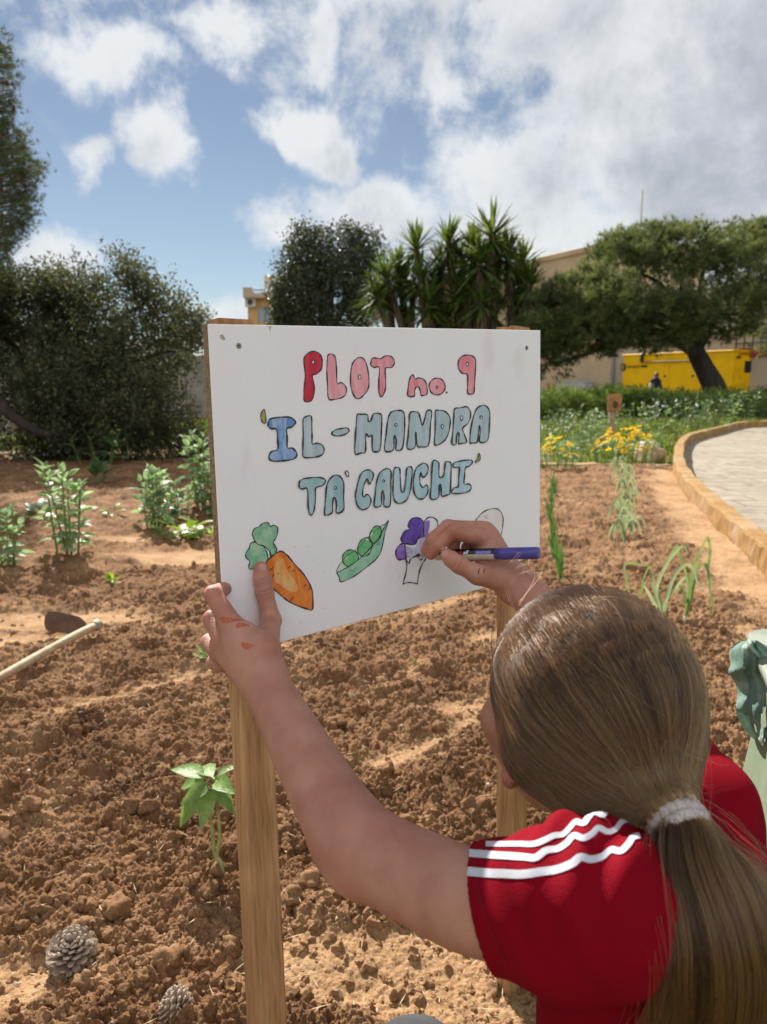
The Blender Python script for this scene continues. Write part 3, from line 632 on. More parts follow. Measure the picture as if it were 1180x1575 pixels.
def passer_by():
    """someone walking in front of the generator, far off"""
    d = 27.5; g = P(1008, 640, d); b = np.array([g[0], g[1], -.04]); zh = P(1008, 577, d)[2]; w = lambda px, py, dd=0.: P(px, py, d + dd)
    s = SDF(); head = w(1010, 577); s.ell(head, np.eye(3), (.085, .10, .115), .03).cap(head - [0, 0, .10], w(1009, 585), .05, .06, .04)
    s.cap(w(1004.5, 586.5), w(1012.5, 586.5), .075, .075, .06).cap(w(1008.5, 588), w(1008, 605), .15, .16, .08).cap(w(1008, 605), b + [-.02, 0, .5], .16, .13, .08)
    for k in (-1, 1): s.cap(b + [k * .08, 0, .55], b + [k * .09, k * .10, .05], .08, .05, .05).cap(b + [k * .09, k * .10, .04], b + [k * .10, k * .10 - .14, .03], .045, .035, .03)
    s.cap(w(1004, 587), w(1000.5, 597), .055, .045, .03).cap(w(1000.5, 597), w(1004, 601, -.2), .042, .034, .03).cap(w(1013, 587), w(1017, 598), .055, .045, .03).cap(w(1017, 598), w(1021.5, 600, -.15), .040, .032, .03)
    V, Q = net(s, .022); o = mk("person", V, Q, mat("shaded_skin", (.30, .17, .12), rough=.6), None, True); tag(o, "distant bareheaded person in dark blue clothes walking past the yellow generator", "person")
    c = SDF(); c.cap(w(1004.5, 586.8), w(1012.5, 586.8), .095, .095, .06).cap(w(1008.5, 588), w(1008, 605), .175, .185, .08).cap(w(1013, 587), w(1017, 598), .078, .066, .03)
    V, Q = net(c, .022); mk("jacket", V, Q, mat("navy_cloth", (.030, .034, .055), (.02, .024, .04), 3, .85), o, True)
    c = SDF(); c.cap(w(1005, 586), w(1000.3, 597), .085, .075, .03).cap(w(1000.3, 597), w(998, 602), .075, .06, .03); V, Q = net(c, .02); mk("sleeve", V, Q, mat("pale_cloth", (.62, .58, .50), rough=.85), o, True)
    c = SDF(); c.cap(w(1008, 604), b + [-.02, 0, .5], .20, .16, .08)
    for k in (-1, 1): c.cap(b + [k * .08, 0, .6], b + [k * .09, k * .10, .10], .10, .075, .05)
    V, Q = net(c, .025); mk("trousers", V, Q, mat("dark_trousers", (.035, .035, .04), rough=.9), o, True)
passer_by()
# ------------------------------------------------------------------ trees and big shrubs
BARK = mat("bark_dark", (.055, .042, .034), (.03, .024, .02), 6, .95, .03, 14, stretch=(1, 1, .35))
BARK2 = mat("bark_brown", (.17, .115, .075), (.10, .07, .045), 5, .95, .02, 12, stretch=(1, 1, .3))
def clumps_in(lobes, m, inner=.35):
    """clump centres spread through a set of ellipsoids (centre, radii), denser near their skin; also outward directions"""
    vol = np.array([np.prod(r) ** (2 / 3) for _, r in lobes]); k = rng.choice(len(lobes), m, p=vol / vol.sum())
    d = rsphere(m); u = rng.uniform(inner ** 3, 1, m) ** (1 / 3)
    c = np.array([l[0] for l in lobes])[k]; r = np.array([l[1] for l in lobes])[k]
    return c + d * r * u[:, None], unit(d / r), u
def lobe(px, py, d, rx, ry, rd): return (P(px, py, d), np.array([rx * d / FOC, rd, ry * d / FOC]))
def leaf_cloud(C, out, per, spread, L, Wd, up=.3, jit=1.0):
    C2 = np.repeat(C, per, 0); n = len(C2); pos = C2 + rng.normal(size=(n, 3)) * spread
    D = unit(np.repeat(out, per, 0) * .6 + rng.normal(size=(n, 3)) * jit + [0, 0, .1]); Nn = unit(rng.normal(size=(n, 3)) * .8 + [0, 0, up])
    V, F = leafs(pos, D, Nn, L * rng.uniform(.6, 1.25, n), Wd * rng.uniform(.7, 1.2, n), .12, .06)
    cl = np.repeat(np.clip(.5 + .22 * rng.normal(size=len(C)), 0, 1), per); a = np.repeat(np.clip(cl + .14 * rng.normal(size=n), 0, 1), 4)
    return V, F, a
def limbs(mb, root, targets, r0, n=8, wob=.12):
    for t in targets:
        a = np.asarray(root[0]); L_ = np.linalg.norm(t - a); pts = [a + (t - a) * s + np.array([0, 0, .18 * L_ * math.sin(s * math.pi)]) + rng.normal(size=3) * wob * L_ * .1 * math.sin(math.pi * s) for s in np.linspace(0, 1, n)]
        mb.tube(spline(pts, 2), np.linspace(r0, r0 * .15, (n - 1) * 2 + 1), 7)
def dark_bush():
    d = 10.6
    lb = [lobe(60, 545, d, 130, 120, 1.1), lobe(175, 480, d - .2, 95, 92, 1.0), lobe(255, 545, d - .2, 72, 110, .9), lobe(150, 600, d - .5, 130, 105, 1.0), lobe(40, 485, d, 105, 76, 1.0), lobe(260, 640, d - .3, 66, 72, .8),
          lobe(-60, 560, d + .2, 130, 150, 1.2), lobe(110, 448, d, 70, 36, .7), lobe(215, 440, d, 50, 36, .6), lobe(20, 430, d, 40, 22, .5), lobe(295, 500, d - .1, 24, 40, .4), lobe(160, 672, d - .1, 120, 40, .7), lobe(80, 690, d - .3, 90, 34, .6), lobe(230, 692, d - .3, 80, 32, .6), lobe(300, 690, d - .1, 40, 34, .5)]
    base = G(120, 712); o = empty("dark_bush", (base[0], base[1], 0), "big dense dark evergreen bush left of the white sign", "bush")
    C, out, u = clumps_in(lb, 7600, .25); nz = fbm(C[:, 0] * 2.6 + C[:, 1] * 1.3, C[:, 2] * 2.8 + C[:, 1], 3, 91); ok = (C[:, 2] > .05) & ((nz > .50) | (u < .6)); C, out = C[ok], out[ok]
    V, F, a = leaf_cloud(C, out, 14, .075, .072, .034, .5); a = np.clip(a + .35 * (np.repeat(nz[ok], 56) - .55) + .10 * (V[:, 0] + 3), 0, 1)
    # leggy shoots sticking out of the outline
    S, so, su = clumps_in(lb, 420, .9); t = np.repeat(np.linspace(0, .20, 9)[None], len(S), 0); C2 = (S[:, None] + (unit(so + [0, 0, .5] + rng.normal(size=so.shape) * .4))[:, None] * t[..., None]).reshape(-1, 3)
    V2, F2, a2 = leaf_cloud(C2, np.repeat(so, 9, 0) + [0, 0, .3], 2, .018, .055, .02, .4)
    M = mat("bush_leaf", (.058, .068, .034), (.092, .100, .048), 3, .58, spec=.28, transl=.32, attr='rnd')
    tag(mk("crown", np.r_[V, V2], np.r_[F, F2 + len(V)], M, o, attrs={'rnd': np.r_[a, a2]}))
    mb = MB(); r0 = (np.array([base[0] - .6, base[1] + .9, -.05]),)
    limbs(mb, r0, [P(x, y, d) for x, y in ((-40, 480), (60, 430), (160, 420), (230, 460), (270, 540), (120, 560), (30, 600))], .09)
    lm = [P(-60, 560, d - 1.0), P(-10, 610, d - 1.05), P(20, 640, d - 1.1), P(60, 665, d - 1.0), P(110, 672, d - .8)]
    mb.tube(spline(lm, 5), np.linspace(.10, .05, 21), 8); mb.build("trunk", BARK, o, True)
dark_bush()
def side_pine():
    d = 9.0; o = empty("pine_tree", (P(-190, 600, d)[0], P(-190, 600, d)[1], 0), "tall pine with brown cone clusters at the left edge above the bush", "tree")
    x0, y0 = o.location[0], o.location[1]
    tips = []; dirs = []
    prof = [(75, 10), (110, 22), (150, 22), (190, 14), (215, 38), (240, 46), (262, 60), (285, 52), (310, 50), (335, 46), (358, 26), (385, 10)]
    mb = MB(); mb.tube(spline([(x0, y0, -.1), (x0 + .05, y0, 2.5), (x0 - .05, y0, 5.), (x0, y0, 8.2)], 5), np.linspace(.17, .04, 16), 9)
    for py, px in prof:
        for k in range(26):
            ang = rng.uniform(-1.5, 1.4) if k < 17 else rng.uniform(0, 6.28); e = P(px - abs(rng.normal(0, 8)) if k < 9 else px - rng.uniform(0, 110), py + rng.uniform(-16, 16), d + rng.normal(0, .55))
            b = np.array([x0, y0, e[2] - .35]); tips.append(e); dirs.append(unit(e - b))
            if k < 9:
                for s in (.08, .18, .3): tips.append(e - unit(e - b) * s + rng.normal(size=3) * .05); dirs.append(unit(e - b) + rng.normal(size=3) * .5)
                if k < 6: mb.tube(spline([b, (b + e) / 2 + [0, 0, -.08], e], 3), np.linspace(.03, .006, 7), 5)
    for k in range(420):                                    # the rest of the crown, all round the trunk
        z = rng.uniform(2.7, 8.0); a = rng.uniform(0, 6.283); r_ = (2.1 - .26 * max(z - 4, 0)) * rng.uniform(.35, 1.0) ** .6; e = np.array([x0 + r_ * math.cos(a) - .15, y0 + r_ * math.sin(a), z])
        if PX(e)[0] > 8: continue
        tips.append(e); dirs.append(np.array([math.cos(a), math.sin(a), .3])); 
        for s in (.15, .32): tips.append(e - np.array([math.cos(a), math.sin(a), 0]) * s + rng.normal(size=3) * .08); dirs.append(np.array([math.cos(a), math.sin(a), .5]) + rng.normal(size=3) * .4)
    C = np.array(tips); Dd = np.array(dirs); C = np.repeat(C, 7, 0) + rng.normal(size=(len(C) * 7, 3)) * .055; Dd = np.repeat(Dd, 7, 0) + rng.normal(size=C.shape) * .55 + [0, 0, .25]
    V, F = needles(C, Dd, 13, .085, .0042, .8); a = np.repeat(np.clip(rng.normal(.5, .2, len(C)), 0, 1), 39)
    mk("crown", V, F, mat("pine_needle", (.055, .075, .032), (.075, .095, .042), 4, .6, attr='rnd', transl=.2), o, attrs={'rnd': a})
    # brown cones hanging among the needles
    MCN = mat("brown_cone", (.10, .05, .03), (.055, .03, .02), 30, .8); V0, F0 = ico(2)
    for q in range(34):
        py = rng.choice([165, 180, 195, 205, 300, 320, 340, 350, 120]); e = P(rng.uniform(-30, 26), py + rng.uniform(-10, 10), d - .3 + rng.normal(0, .15)); s = rng.uniform(.7, 1.1)
        cb = MB(); cb.add(V0 * [.022 * s, .022 * s, .034 * s] * (1 + .1 * np.sin(V0[:, 2:] * 14 + V0[:, :1] * 9)) + e, F0); cb.build("cone", MCN, o)
    mb.build("trunk", BARK2, o, True)
side_pine()
def round_tree():
    d = 42.; o = empty("round_tree", (P(500, 600, d)[0], P(500, 600, d)[1], 0), "dark round-crowned tree between the ochre block and the yuccas", "tree")
    lb = [lobe(470, 410, d, 42, 55, 2), lobe(520, 400, d - .6, 60, 52, 2.2), lobe(500, 450, d - .8, 80, 58, 2.5), lobe(456, 455, d, 36, 50, 2), lobe(555, 385, d, 36, 32, 1.5), lobe(560, 440, d, 34, 60, 2), lobe(470, 372, d, 22, 28, 1.0), lobe(500, 500, d - .5, 85, 45, 2.4), lobe(436, 480, d, 20, 30, 1.2), lobe(490, 560, d - .3, 60, 40, 2)]
    C, out, u = clumps_in(lb, 1900, .5); V, F, a = leaf_cloud(C, out, 17, .24, .21, .11, .6)
    mk("crown", V, F, mat("ficus_leaf", (.034, .046, .022), (.055, .066, .030), 1, .45, spec=.4, transl=.22, attr='rnd'), o, attrs={'rnd': a})
    mb = MB(); b = np.array(o.location); mb.tube(spline([b - [0, 0, .1], b + [.2, 0, 1.4], b + [.1, 0, 2.6]], 4), np.linspace(.45, .35, 9), 10)
    limbs(mb, (b + [.1, 0, 2.4],), [P(x, y, d) for x, y in ((440, 440), (480, 390), (530, 380), (565, 420), (500, 430))], .24); mb.build("trunk", BARK, o, True)
round_tree()
def yucca(name_label, base_px, heads, d, nm="yucca_tree"):
    b = P(base_px, 640, d); o = empty(nm, (b[0], b[1], 0), name_label, "yucca", "yuccas behind the sign")
    tb = MB(); Lc, Ld, Ln_, Lw = [], [], [], []; Sk, Sd = [], []
    for i, (px, py, s) in enumerate(heads):
        h = P(px, py + 7, d + rng.normal(0, .6)); foot = np.array([b[0] + rng.normal(0, .25), b[1] + rng.normal(0, .25), -.05])
        mid = foot * .45 + h * .55 + np.array([(h[0] - foot[0]) * -.12, 0, -.1]); pts = spline([foot, mid, h - [0, 0, .1]], 6); tb.tube(pts, np.linspace(.20, .13, len(pts)), 8)
        n = 120; u = rng.random(n); el = np.radians(80 - 112 * u ** .8); az = rng.uniform(0, 6.283, n); D = np.c_[np.cos(az) * np.cos(el), np.sin(az) * np.cos(el), np.sin(el)]
        Lc.append(h + D * .05 + np.c_[np.zeros(n), np.zeros(n), -.35 * u]); Ld.append(D); Ln_.append(1.25 * s * rng.uniform(.75, 1.1, n)); Lw.append(np.full(n, .105 * s))
        m = 34; az = rng.uniform(0, 6.283, m); zz = rng.uniform(.45, 1.7, m); Sk.append(h + np.c_[np.cos(az) * .15, np.sin(az) * .15, -zz]); Sd.append(np.c_[np.cos(az) * .28, np.sin(az) * .28, -np.ones(m)])
    C = np.concatenate(Lc); D = np.concatenate(Ld); Ls = np.concatenate(Ln_); Ws = np.concatenate(Lw); n = len(C)
    S = unit(np.cross(D, [0, 0, 1.]) + 1e-3); up = np.cross(S, D); dr = (.10 + .22 * np.clip(.4 - D[:, 2], 0, 1))[:, None]
    def pt(t, w): q = C + D * (Ls * t)[:, None] - np.array([0, 0, 1.]) * dr * (Ls * t * t)[:, None]; return q + S * (Ws * w)[:, None], q - S * (Ws * w)[:, None]
    a0, b0 = pt(0, .35); a1, b1 = pt(.4, .5); a2, b2 = pt(.75, .36); a3, b3 = pt(1.0, .02)
    V = np.stack([a0, b0, a1, b1, a2, b2, a3, b3], 1).reshape(-1, 3); i = np.arange(n)[:, None] * 8
    F = np.concatenate([i + [0, 1, 3, 2], i + [2, 3, 5, 4], i + [4, 5, 7, 6]], 0)
    mk("crown", V, F, M_YUC, o, attrs={'rnd': np.repeat(np.clip(rng.normal(.5, .22, n), 0, 1), 8)})
    C = np.concatenate(Sk); D = np.concatenate(Sd); V, F = leafs(C, D, np.c_[D[:, 0], D[:, 1], np.zeros(len(D))] + 1e-3, rng.uniform(.4, .75, len(C)), .055, .1)
    mk("dead_leaves", V, F, M_YDEAD, o, attrs={'rnd': np.repeat(rng.random(len(C)), 4)})
    tb.build("trunk", BARK2, o, True)
M_YUC = mat("yucca_leaf", (.065, .108, .024), (.105, .15, .042), 1.2, .6, spec=.2, transl=.3, attr='rnd')
M_YDEAD = mat("yucca_dead_leaf", (.24, .155, .095), (.15, .10, .065), 2, .9, attr='rnd')
yucca("low yucca leaning left, first of the clump beside the round tree", 625, [(595, 418, 1.0), (580, 445, .9), (622, 425, 1.0), (612, 405, .95), (600, 462, .8), (635, 452, .9)], 31.5)
yucca("yucca with a single raised rosette, left of the tallest one", 672, [(640, 372, .95), (648, 420, .95), (660, 455, .95), (690, 480, .95), (678, 400, .85), (668, 430, .9)], 30.5)
yucca("yucca with middle-height rosettes, in the centre of the clump", 712, [(690, 365, .95), (695, 402, 1.0), (722, 428, .95), (715, 462, .95), (700, 440, .9), (712, 390, .85)], 30.)
yucca("tallest yucca, its top rosettes standing above the whole clump", 745, [(757, 352, 1.1), (738, 392, 1.0), (752, 420, .95), (728, 370, .85), (742, 452, .95), (768, 382, 1.0), (760, 470, .9)], 29.5)
yucca("yucca at the clump's end nearest the spreading pine", 795, [(803, 398, 1.05), (782, 388, .95), (788, 432, .95), (815, 425, .85), (800, 460, .8)], 30.2)
def spreading_pine():
    d = 27.; o = empty("pine_tree", (*G(1100, 637)[:2] * 1.0, 0)); o.location = (P(1102, 600, d)[0], P(1102, 600, d)[1], 0)
    tag(o, "wide umbrella-shaped pine with leaning dark trunk in front of the yellow generator", "tree")
    lb = [lobe(850, 500, d - .5, 52, 58, 1.8), lobe(900, 515, d - 1, 55, 46, 1.8), lobe(880, 468, d, 62, 42, 1.8), lobe(940, 468, d - 1, 60, 58, 2.2), lobe(960, 415, d, 62, 50, 2.2), lobe(1000, 440, d - 1.2, 75, 60, 2.2), lobe(1010, 500, d - 1.0, 70, 40, 2.0),
          lobe(1050, 390, d, 80, 45, 2.4), lobe(1080, 440, d - 1.2, 80, 55, 2.4), lobe(1130, 380, d, 70, 45, 2.4), lobe(1150, 440, d - .8, 80, 60, 2.4), lobe(1190, 480, d - .5, 70, 60, 2.2), lobe(1200, 400, d, 70, 60, 2.4), lobe(1110, 495, d - .3, 60, 30, 1.8),
          lobe(835, 545, d - .4, 40, 42, 1.2), lobe(830, 480, d, 25, 40, 1.2), lobe(1000, 378, d + .3, 50, 28, 1.5), lobe(1060, 372, d, 60, 30, 1.8), lobe(1130, 360, d, 60, 28, 1.8), lobe(1185, 365, d, 50, 32, 1.8), lobe(950, 388, d, 32, 32, 1.4), lobe(905, 440, d - .3, 45, 26, 1.5), lobe(1260, 450, d, 90, 80, 2.6), lobe(870, 548, d - .6, 45, 26, 1.2)]
    C, out, u = clumps_in(lb, 5400, .5); nz = fbm(C[:, 0] * .8 + C[:, 1] * .4, C[:, 2] * 1.1, 3, 93); ok = (nz > .455) | (u < .62); C, out = C[ok], out[ok]; per = 9
    C2 = np.repeat(C, per, 0) + rng.normal(size=(len(C) * per, 3)) * .11; D2 = np.repeat(out, per, 0) * .7 + rng.normal(size=C2.shape) * .5 + [0, 0, .55]
    V, F = needles(C2, D2, 11, .24, .022, .75); cl = np.repeat(np.clip(rng.normal(.45, .2, len(C)), 0, 1), per); a = np.repeat(np.clip(cl + rng.normal(0, .1, len(cl)), 0, 1), 33)
    mk("crown", V, F, mat("umbrella_pine_needle", (.085, .112, .040), (.135, .16, .060), .9, .6, attr='rnd', transl=.42), o, attrs={'rnd': a})
    mb = MB()
    tr = [P(x, y, d) for x, y in ((1106, 625), (1098, 595), (1085, 570), (1072, 545), (1060, 520), (1048, 498))]; mb.tube(spline(tr, 5), np.r_[np.linspace(.46, .34, 12), np.linspace(.34, .24, 14)], 12)
    for tg, r in (((1040, 500), .2), ((985, 500), .17), ((940, 500), .12), ((1090, 470), .2), ((1130, 470), .18), ((1020, 440), .2)):
        limbs(mb, (tr[3] if tg[0] > 1000 else tr[3],), [P(tg[0], tg[1], d - .2)], r, wob=.2)
    for pts, r in (([(1075, 545), (1040, 525), (1005, 510), (960, 520), (900, 545), (850, 560)], .22),):
        mb.tube(spline([P(x, y, d - .3) for x, y in pts], 5), np.linspace(r, .04, 26), 8)
    limbs(mb, (P(930, 530, d - .3),), [P(x, y, d) for x, y in ((870, 480), (850, 520), (900, 470))], .08)
    limbs(mb, (P(1060, 520, d),), [P(x, y, d) for x, y in ((1120, 510), (1170, 490), (1150, 430), (1090, 400), (1040, 400), (980, 420))], .16)
    mb.build("trunk", BARK, o, True)
spreading_pine()
# ------------------------------------------------------------------ ground vegetation beyond the plot
def grass():
    n = 52000; x = rng.uniform(.3, 17, n); y = 9.85 + 20 * rng.random(n) ** 1.5; ok = (np.abs(x) < y * .62 + 1.0) & ~in_poly(x, y, np.r_[KO - _n * .02, [[16, 2.0], [16, 22]]]) & (fbm(x * .9, y * .7, 3, 9) > .36 + .12 * (rng.random(n) - .5))
    far = rng.random(len(x)) < 1; x, y = x[ok], y[ok]; n = len(x)
    x2 = rng.uniform(-7, -2.2, 9000); y2 = rng.uniform(12.5, 19, 9000); x = np.r_[x, x2]; y = np.r_[y, y2]; n = len(x)
    C = np.c_[x, y, np.full(n, -.05)]; D = unit(np.c_[rng.normal(0, .45, (n, 2)), np.ones(n)]); tall = .45 + 1.7 * fbm(x * .9, y * .9, 3, 77) ** 1.6
    V, F = leafs(C, D, rng.normal(size=(n, 3)), rng.uniform(.10, .26, n) * tall, rng.uniform(.012, .026, n), .1, .25)
    tag(mk("grass", V, F, mat("grass_blade", (.13, .20, .04), (.21, .26, .08), .8, .6, attr='rnd', transl=.35, c3=(.27, .24, .09), s3=.7), attrs={'rnd': np.repeat(np.clip(rng.normal(.5, .22, n), 0, 1), 4)}), kind='stuff')
grass()
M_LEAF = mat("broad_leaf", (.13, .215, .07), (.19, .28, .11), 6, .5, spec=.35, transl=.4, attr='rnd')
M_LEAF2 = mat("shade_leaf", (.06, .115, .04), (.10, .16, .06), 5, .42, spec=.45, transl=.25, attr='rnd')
M_STEM = mat("green_stem", (.16, .21, .07), (.11, .16, .05), 20, .6)
def hedge():
    """low clipped strip of greenery in front of the building"""
    o = empty("low_hedge", (8.5, 25, 0), "long low grassy hedge in front of the yellow generator", "hedge")
    n = 5200; x = rng.uniform(3.0, 18, n); y = 22.5 + (x - 3) * .1 + rng.uniform(-1.3, 1.3, n); h = .30 + .75 * fbm(x * .8, y * .8, 3, 4); z = h * rng.random(n) ** .45
    C = np.c_[x, y, z]; V, F, a = leaf_cloud(C, np.tile([0, -.3, 1.], (n, 1)), 9, .07, .17, .035, .4)
    mk("foliage", V, F, mat("hedge_leaf", (.085, .15, .03), (.15, .21, .05), .8, .55, attr='rnd', transl=.28), o, attrs={'rnd': a})
hedge()
def stalk_plant(name, x, y, h, label, cat, group, nst=3, leaf=.085, wid=.038, M=None, lean=.25, gap=.045, stems=True, spread=.06, top=1.0, z0=None, lay=.35):
    """upright leafy plant: several stems each carrying leaves all the way up"""
    if z0 is None: z0 = hs(x, y) if y < 9.6 else -.04
    o = empty(name, (x, y, z0), label, cat, group); mb = MB(); C, D, Nn, Ls = [], [], [], []
    for s in range(nst):
        a = rng.uniform(0, 6.283); ln = lean * rng.uniform(.2, 1); hh = h * rng.uniform(.72, 1.0) if s else h
        b = np.array([x + spread * math.cos(a) * (s > 0), y + spread * math.sin(a) * (s > 0), z0 - .015]); e = b + [math.cos(a) * ln * hh, math.sin(a) * ln * hh, hh]
        p = spline([b, (b + e) / 2 + [0, 0, .03 * hh], e], 5); mb.tube(p, np.linspace(.0065, .003, len(p)) * (h / .5) ** .5, 6)
        m = max(4, int(hh / gap)); az = rng.uniform(0, 6.28)
        for i in range(m):
            t = .12 + .88 * (i + .5) / m; q = b + (e - b) * t + [0, 0, .03 * hh * 4 * t * (1 - t)]; az += 2.4 + rng.normal(0, .3); el = R(8 + 55 * t ** 2 + rng.normal(0, 10))
            for side in (0, 1):
                aa = az + side * rng.uniform(.5, 1.0); dv = np.array([math.cos(aa) * math.cos(el), math.sin(aa) * math.cos(el), math.sin(el)])
                st = q + dv * leaf * .25; C.append(st); D.append(dv); Nn.append([-math.cos(aa) * math.sin(el) + rng.normal(0, lay), -math.sin(aa) * math.sin(el) + rng.normal(0, lay), math.cos(el)]); Ls.append(leaf * rng.uniform(.7, 1.15) * (1 - .35 * t * top))
                mb.tube([q, st], .0018, 4, caps=False)
    C = np.array(C); D = np.array(D); Nn = np.array(Nn); Ls = np.array(Ls)
    V, F, k = blades(C, D, Nn, Ls, Ls * (wid / leaf)); mk("foliage", V, F, M or M_LEAF, o, True, attrs={'rnd': np.repeat(np.clip(rng.normal(.5, .2, len(C)), 0, 1), k)})
    if stems: mb.build("stem", M_STEM, o, True)
    return o
def blades(C, D, Nn, Ls, Ws, droop=.3, cup=.18, prof=((0, .06), (.14, .62), (.36, 1.0), (.62, .86), (.84, .45), (1.0, .03))):
    """broad leaves: a curved sheet 3 points across, folded along the midrib"""
    D = unit(D); S = unit(np.cross(D, Nn)); U = np.cross(S, D); n = len(C); rows = []
    for t, w in prof:
        mid = C + D * (Ls * t)[:, None] - U * (Ls * droop * t * t)[:, None]; hw = (Ws * .5 * w)[:, None]
        rows.append(np.stack([mid - S * hw + U * hw * cup * 2, mid, mid + S * hw + U * hw * cup * 2], 1))
    V = np.stack(rows, 1).reshape(-1, 3); k = len(prof) * 3; i = np.arange(n)[:, None] * k; F = []
    for r in range(len(prof) - 1):
        for c in (0, 1): F.append(i + [r * 3 + c, r * 3 + c + 1, r * 3 + c + 4, r * 3 + c + 3])
    return V, np.concatenate(F), k
M_BEAN = mat("bean_leaf", (.19, .29, .13), (.27, .37, .20), 7, .5, spec=.4, transl=.4, attr='rnd')
BG = "broad bean plants in the dug plot"
def bean(px, py, top, label, nst, leaf=.1, M=None):
    g = G(px, py, .02); d = (g - CO) @ XF; h = (py - top) * d / FOC * 1.02
    return stalk_plant("bean_plant", g[0], g[1], h, label, "bean plant", BG, nst + 2, leaf * .95, leaf * .58, M or M_BEAN, .2, .034, spread=.06, lay=.8)
bean(105, 862, 722, "tall bean plant standing alone on bare soil above the hoe", 4, .10)
bean(4, 880, 786, "bean plant cut off by the left edge of the view", 2, .09)
bean(240, 815, 725, "bushy bean plant at the near end of the cluster beside the sign", 5, .105)
bean(275, 800, 735, "pale leafy bean plant in the middle of the cluster beside the sign", 4, .1)
bean(315, 785, 672, "tallest bean plant of the cluster, half behind the sign's edge", 5, .11)
bean(335, 795, 715, "bean plant hidden mostly by the sign's left edge", 4, .1)
WG = "small seedlings and weeds on the soil"
def weed(px, py, w, label, n=9, M=None, lift=.5):
    g = G(px, py, .02); x, y = g[:2]; z = hs(x, y) + .004; o = empty("seedling", (x, y, z), label, "seedling", WG)
    az = rng.uniform(0, 6.28, n); el = rng.uniform(.15, 1.1, n) * lift * 1.6; D = np.c_[np.cos(az) * np.cos(el), np.sin(az) * np.cos(el), np.sin(el)]
    L_ = w * rng.uniform(.5, 1, n); C = np.array([x, y, z]) + D * (L_ * .7)[:, None]
    V, F, k = blades(C, D, np.c_[-np.cos(az) * np.sin(el), -np.sin(az) * np.sin(el), np.cos(el)], L_, L_ * .6); mk("foliage", V, F, M or M_WEED, o, True, attrs={'rnd': np.repeat(rng.uniform(.3, .8, n), k)})
    mb = MB(); [mb.tube([np.array([x, y, z - .012]), c], .0016, 4, caps=False) for c in C]; mb.build("stem", M_STEM, o)
M_WEED = mat("weed_leaf", (.16, .27, .045), (.22, .33, .08), 14, .45, transl=.3, attr='rnd')
weed(173, 902, .07, "small green seedling on a soil mound right of the tall bean", 11, lift=.9)
weed(172, 792, .09, "tiny far weed between the bean plants", 8)
weed(325, 1032, .05, "bright green weed just left of the painting hand", 12)
weed(285, 832, .16, "low yellowish weed at the foot of the bean cluster", 12)
weed(320, 830, .15, "low yellowish weed close to the sign's left edge", 12)
weed(258, 832, .12, "low green weed left of the yellowish ones", 10)
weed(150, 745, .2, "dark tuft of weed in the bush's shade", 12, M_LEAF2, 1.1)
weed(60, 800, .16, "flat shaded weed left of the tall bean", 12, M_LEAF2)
def under_bush():
    C = []; 
    for px, py, s in ((200, 705, .5), (260, 700, .45), (150, 712, .4), (300, 690, .4)):
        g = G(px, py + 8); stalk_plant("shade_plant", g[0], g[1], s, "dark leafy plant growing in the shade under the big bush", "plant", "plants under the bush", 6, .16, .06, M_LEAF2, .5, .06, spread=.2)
under_bush()
# sunflower seedling close to the left post
def sunflower():
    g = G(345, 1357, .02); x, y = g[:2]; z = hs(x, y); d = (g - CO) @ XF
    o = empty("sunflower_seedling", (x, y, z), "young broad-leaved seedling with a bent pale stem left of the near post", "seedling")
    mb = MB(); q = lambda px, py, dd=0: P(px, py, d - .02 + dd)
    for pts, r in (([(346, 1362), (340, 1330), (330, 1312), (327, 1280), (323, 1245), (318, 1205)], .0055), ([(333, 1318), (338, 1290), (336, 1250), (333, 1222), (333, 1200)], .0042)):
        p = spline([q(a, b) for a, b in pts], 5); p[0] = [x, y, z - .02]; mb.tube(p, np.linspace(r, r * .55, len(p)), 8)
    mb.build("stem", mat("pale_stem", (.34, .36, .14), (.27, .27, .09), 40, .5, transl=.1), o, True)
    Ls = [((318, 1205), (270, 1195), .05, -.02), ((322, 1215), (262, 1262), .0, -.03), ((318, 1200), (268, 1168), .03, 0), ((320, 1210), (315, 1262), -.06, -.05), ((322, 1205), (362, 1240), -.02, -.04), ((325, 1200), (360, 1212), .04, -.01),
          ((330, 1198), (300, 1165), .07, .02), ((331, 1196), (358, 1172), .0, .02), ((333, 1200), (345, 1205), -.07, 0), ((326, 1204), (352, 1190), .08, .02), ((320, 1205), (290, 1225), -.06, -.02)]
    C, D, Nn, L_ = [], [], [], []
    for (a, b_, dd, dz) in Ls:
        s = q(*a); e = q(b_[0], b_[1], dd); C.append(s); D.append(e - s); L_.append(np.linalg.norm(e - s)); Nn.append(unit(np.array([rng.normal(0, .35), -.35 + rng.normal(0, .3), 1.])))
    L_ = np.array(L_) * 1.08; V, F, k = blades(np.array(C), np.array(D), np.array(Nn), L_, np.maximum(L_ * .46, .024), .38, .2, ((0, .05), (.10, .12), (.22, .70), (.40, 1.0), (.62, .86), (.84, .42), (1.0, .02)))
    mk("foliage", V, F, mat("seedling_leaf", (.13, .24, .055), (.19, .31, .085), 30, .42, spec=.45, transl=.38, attr='rnd', bump=.002, bscale=110, c3=(.24, .34, .12), s3=60), o, True, attrs={'rnd': np.repeat(rng.uniform(.4, .7, len(L_)), k)})
sunflower()
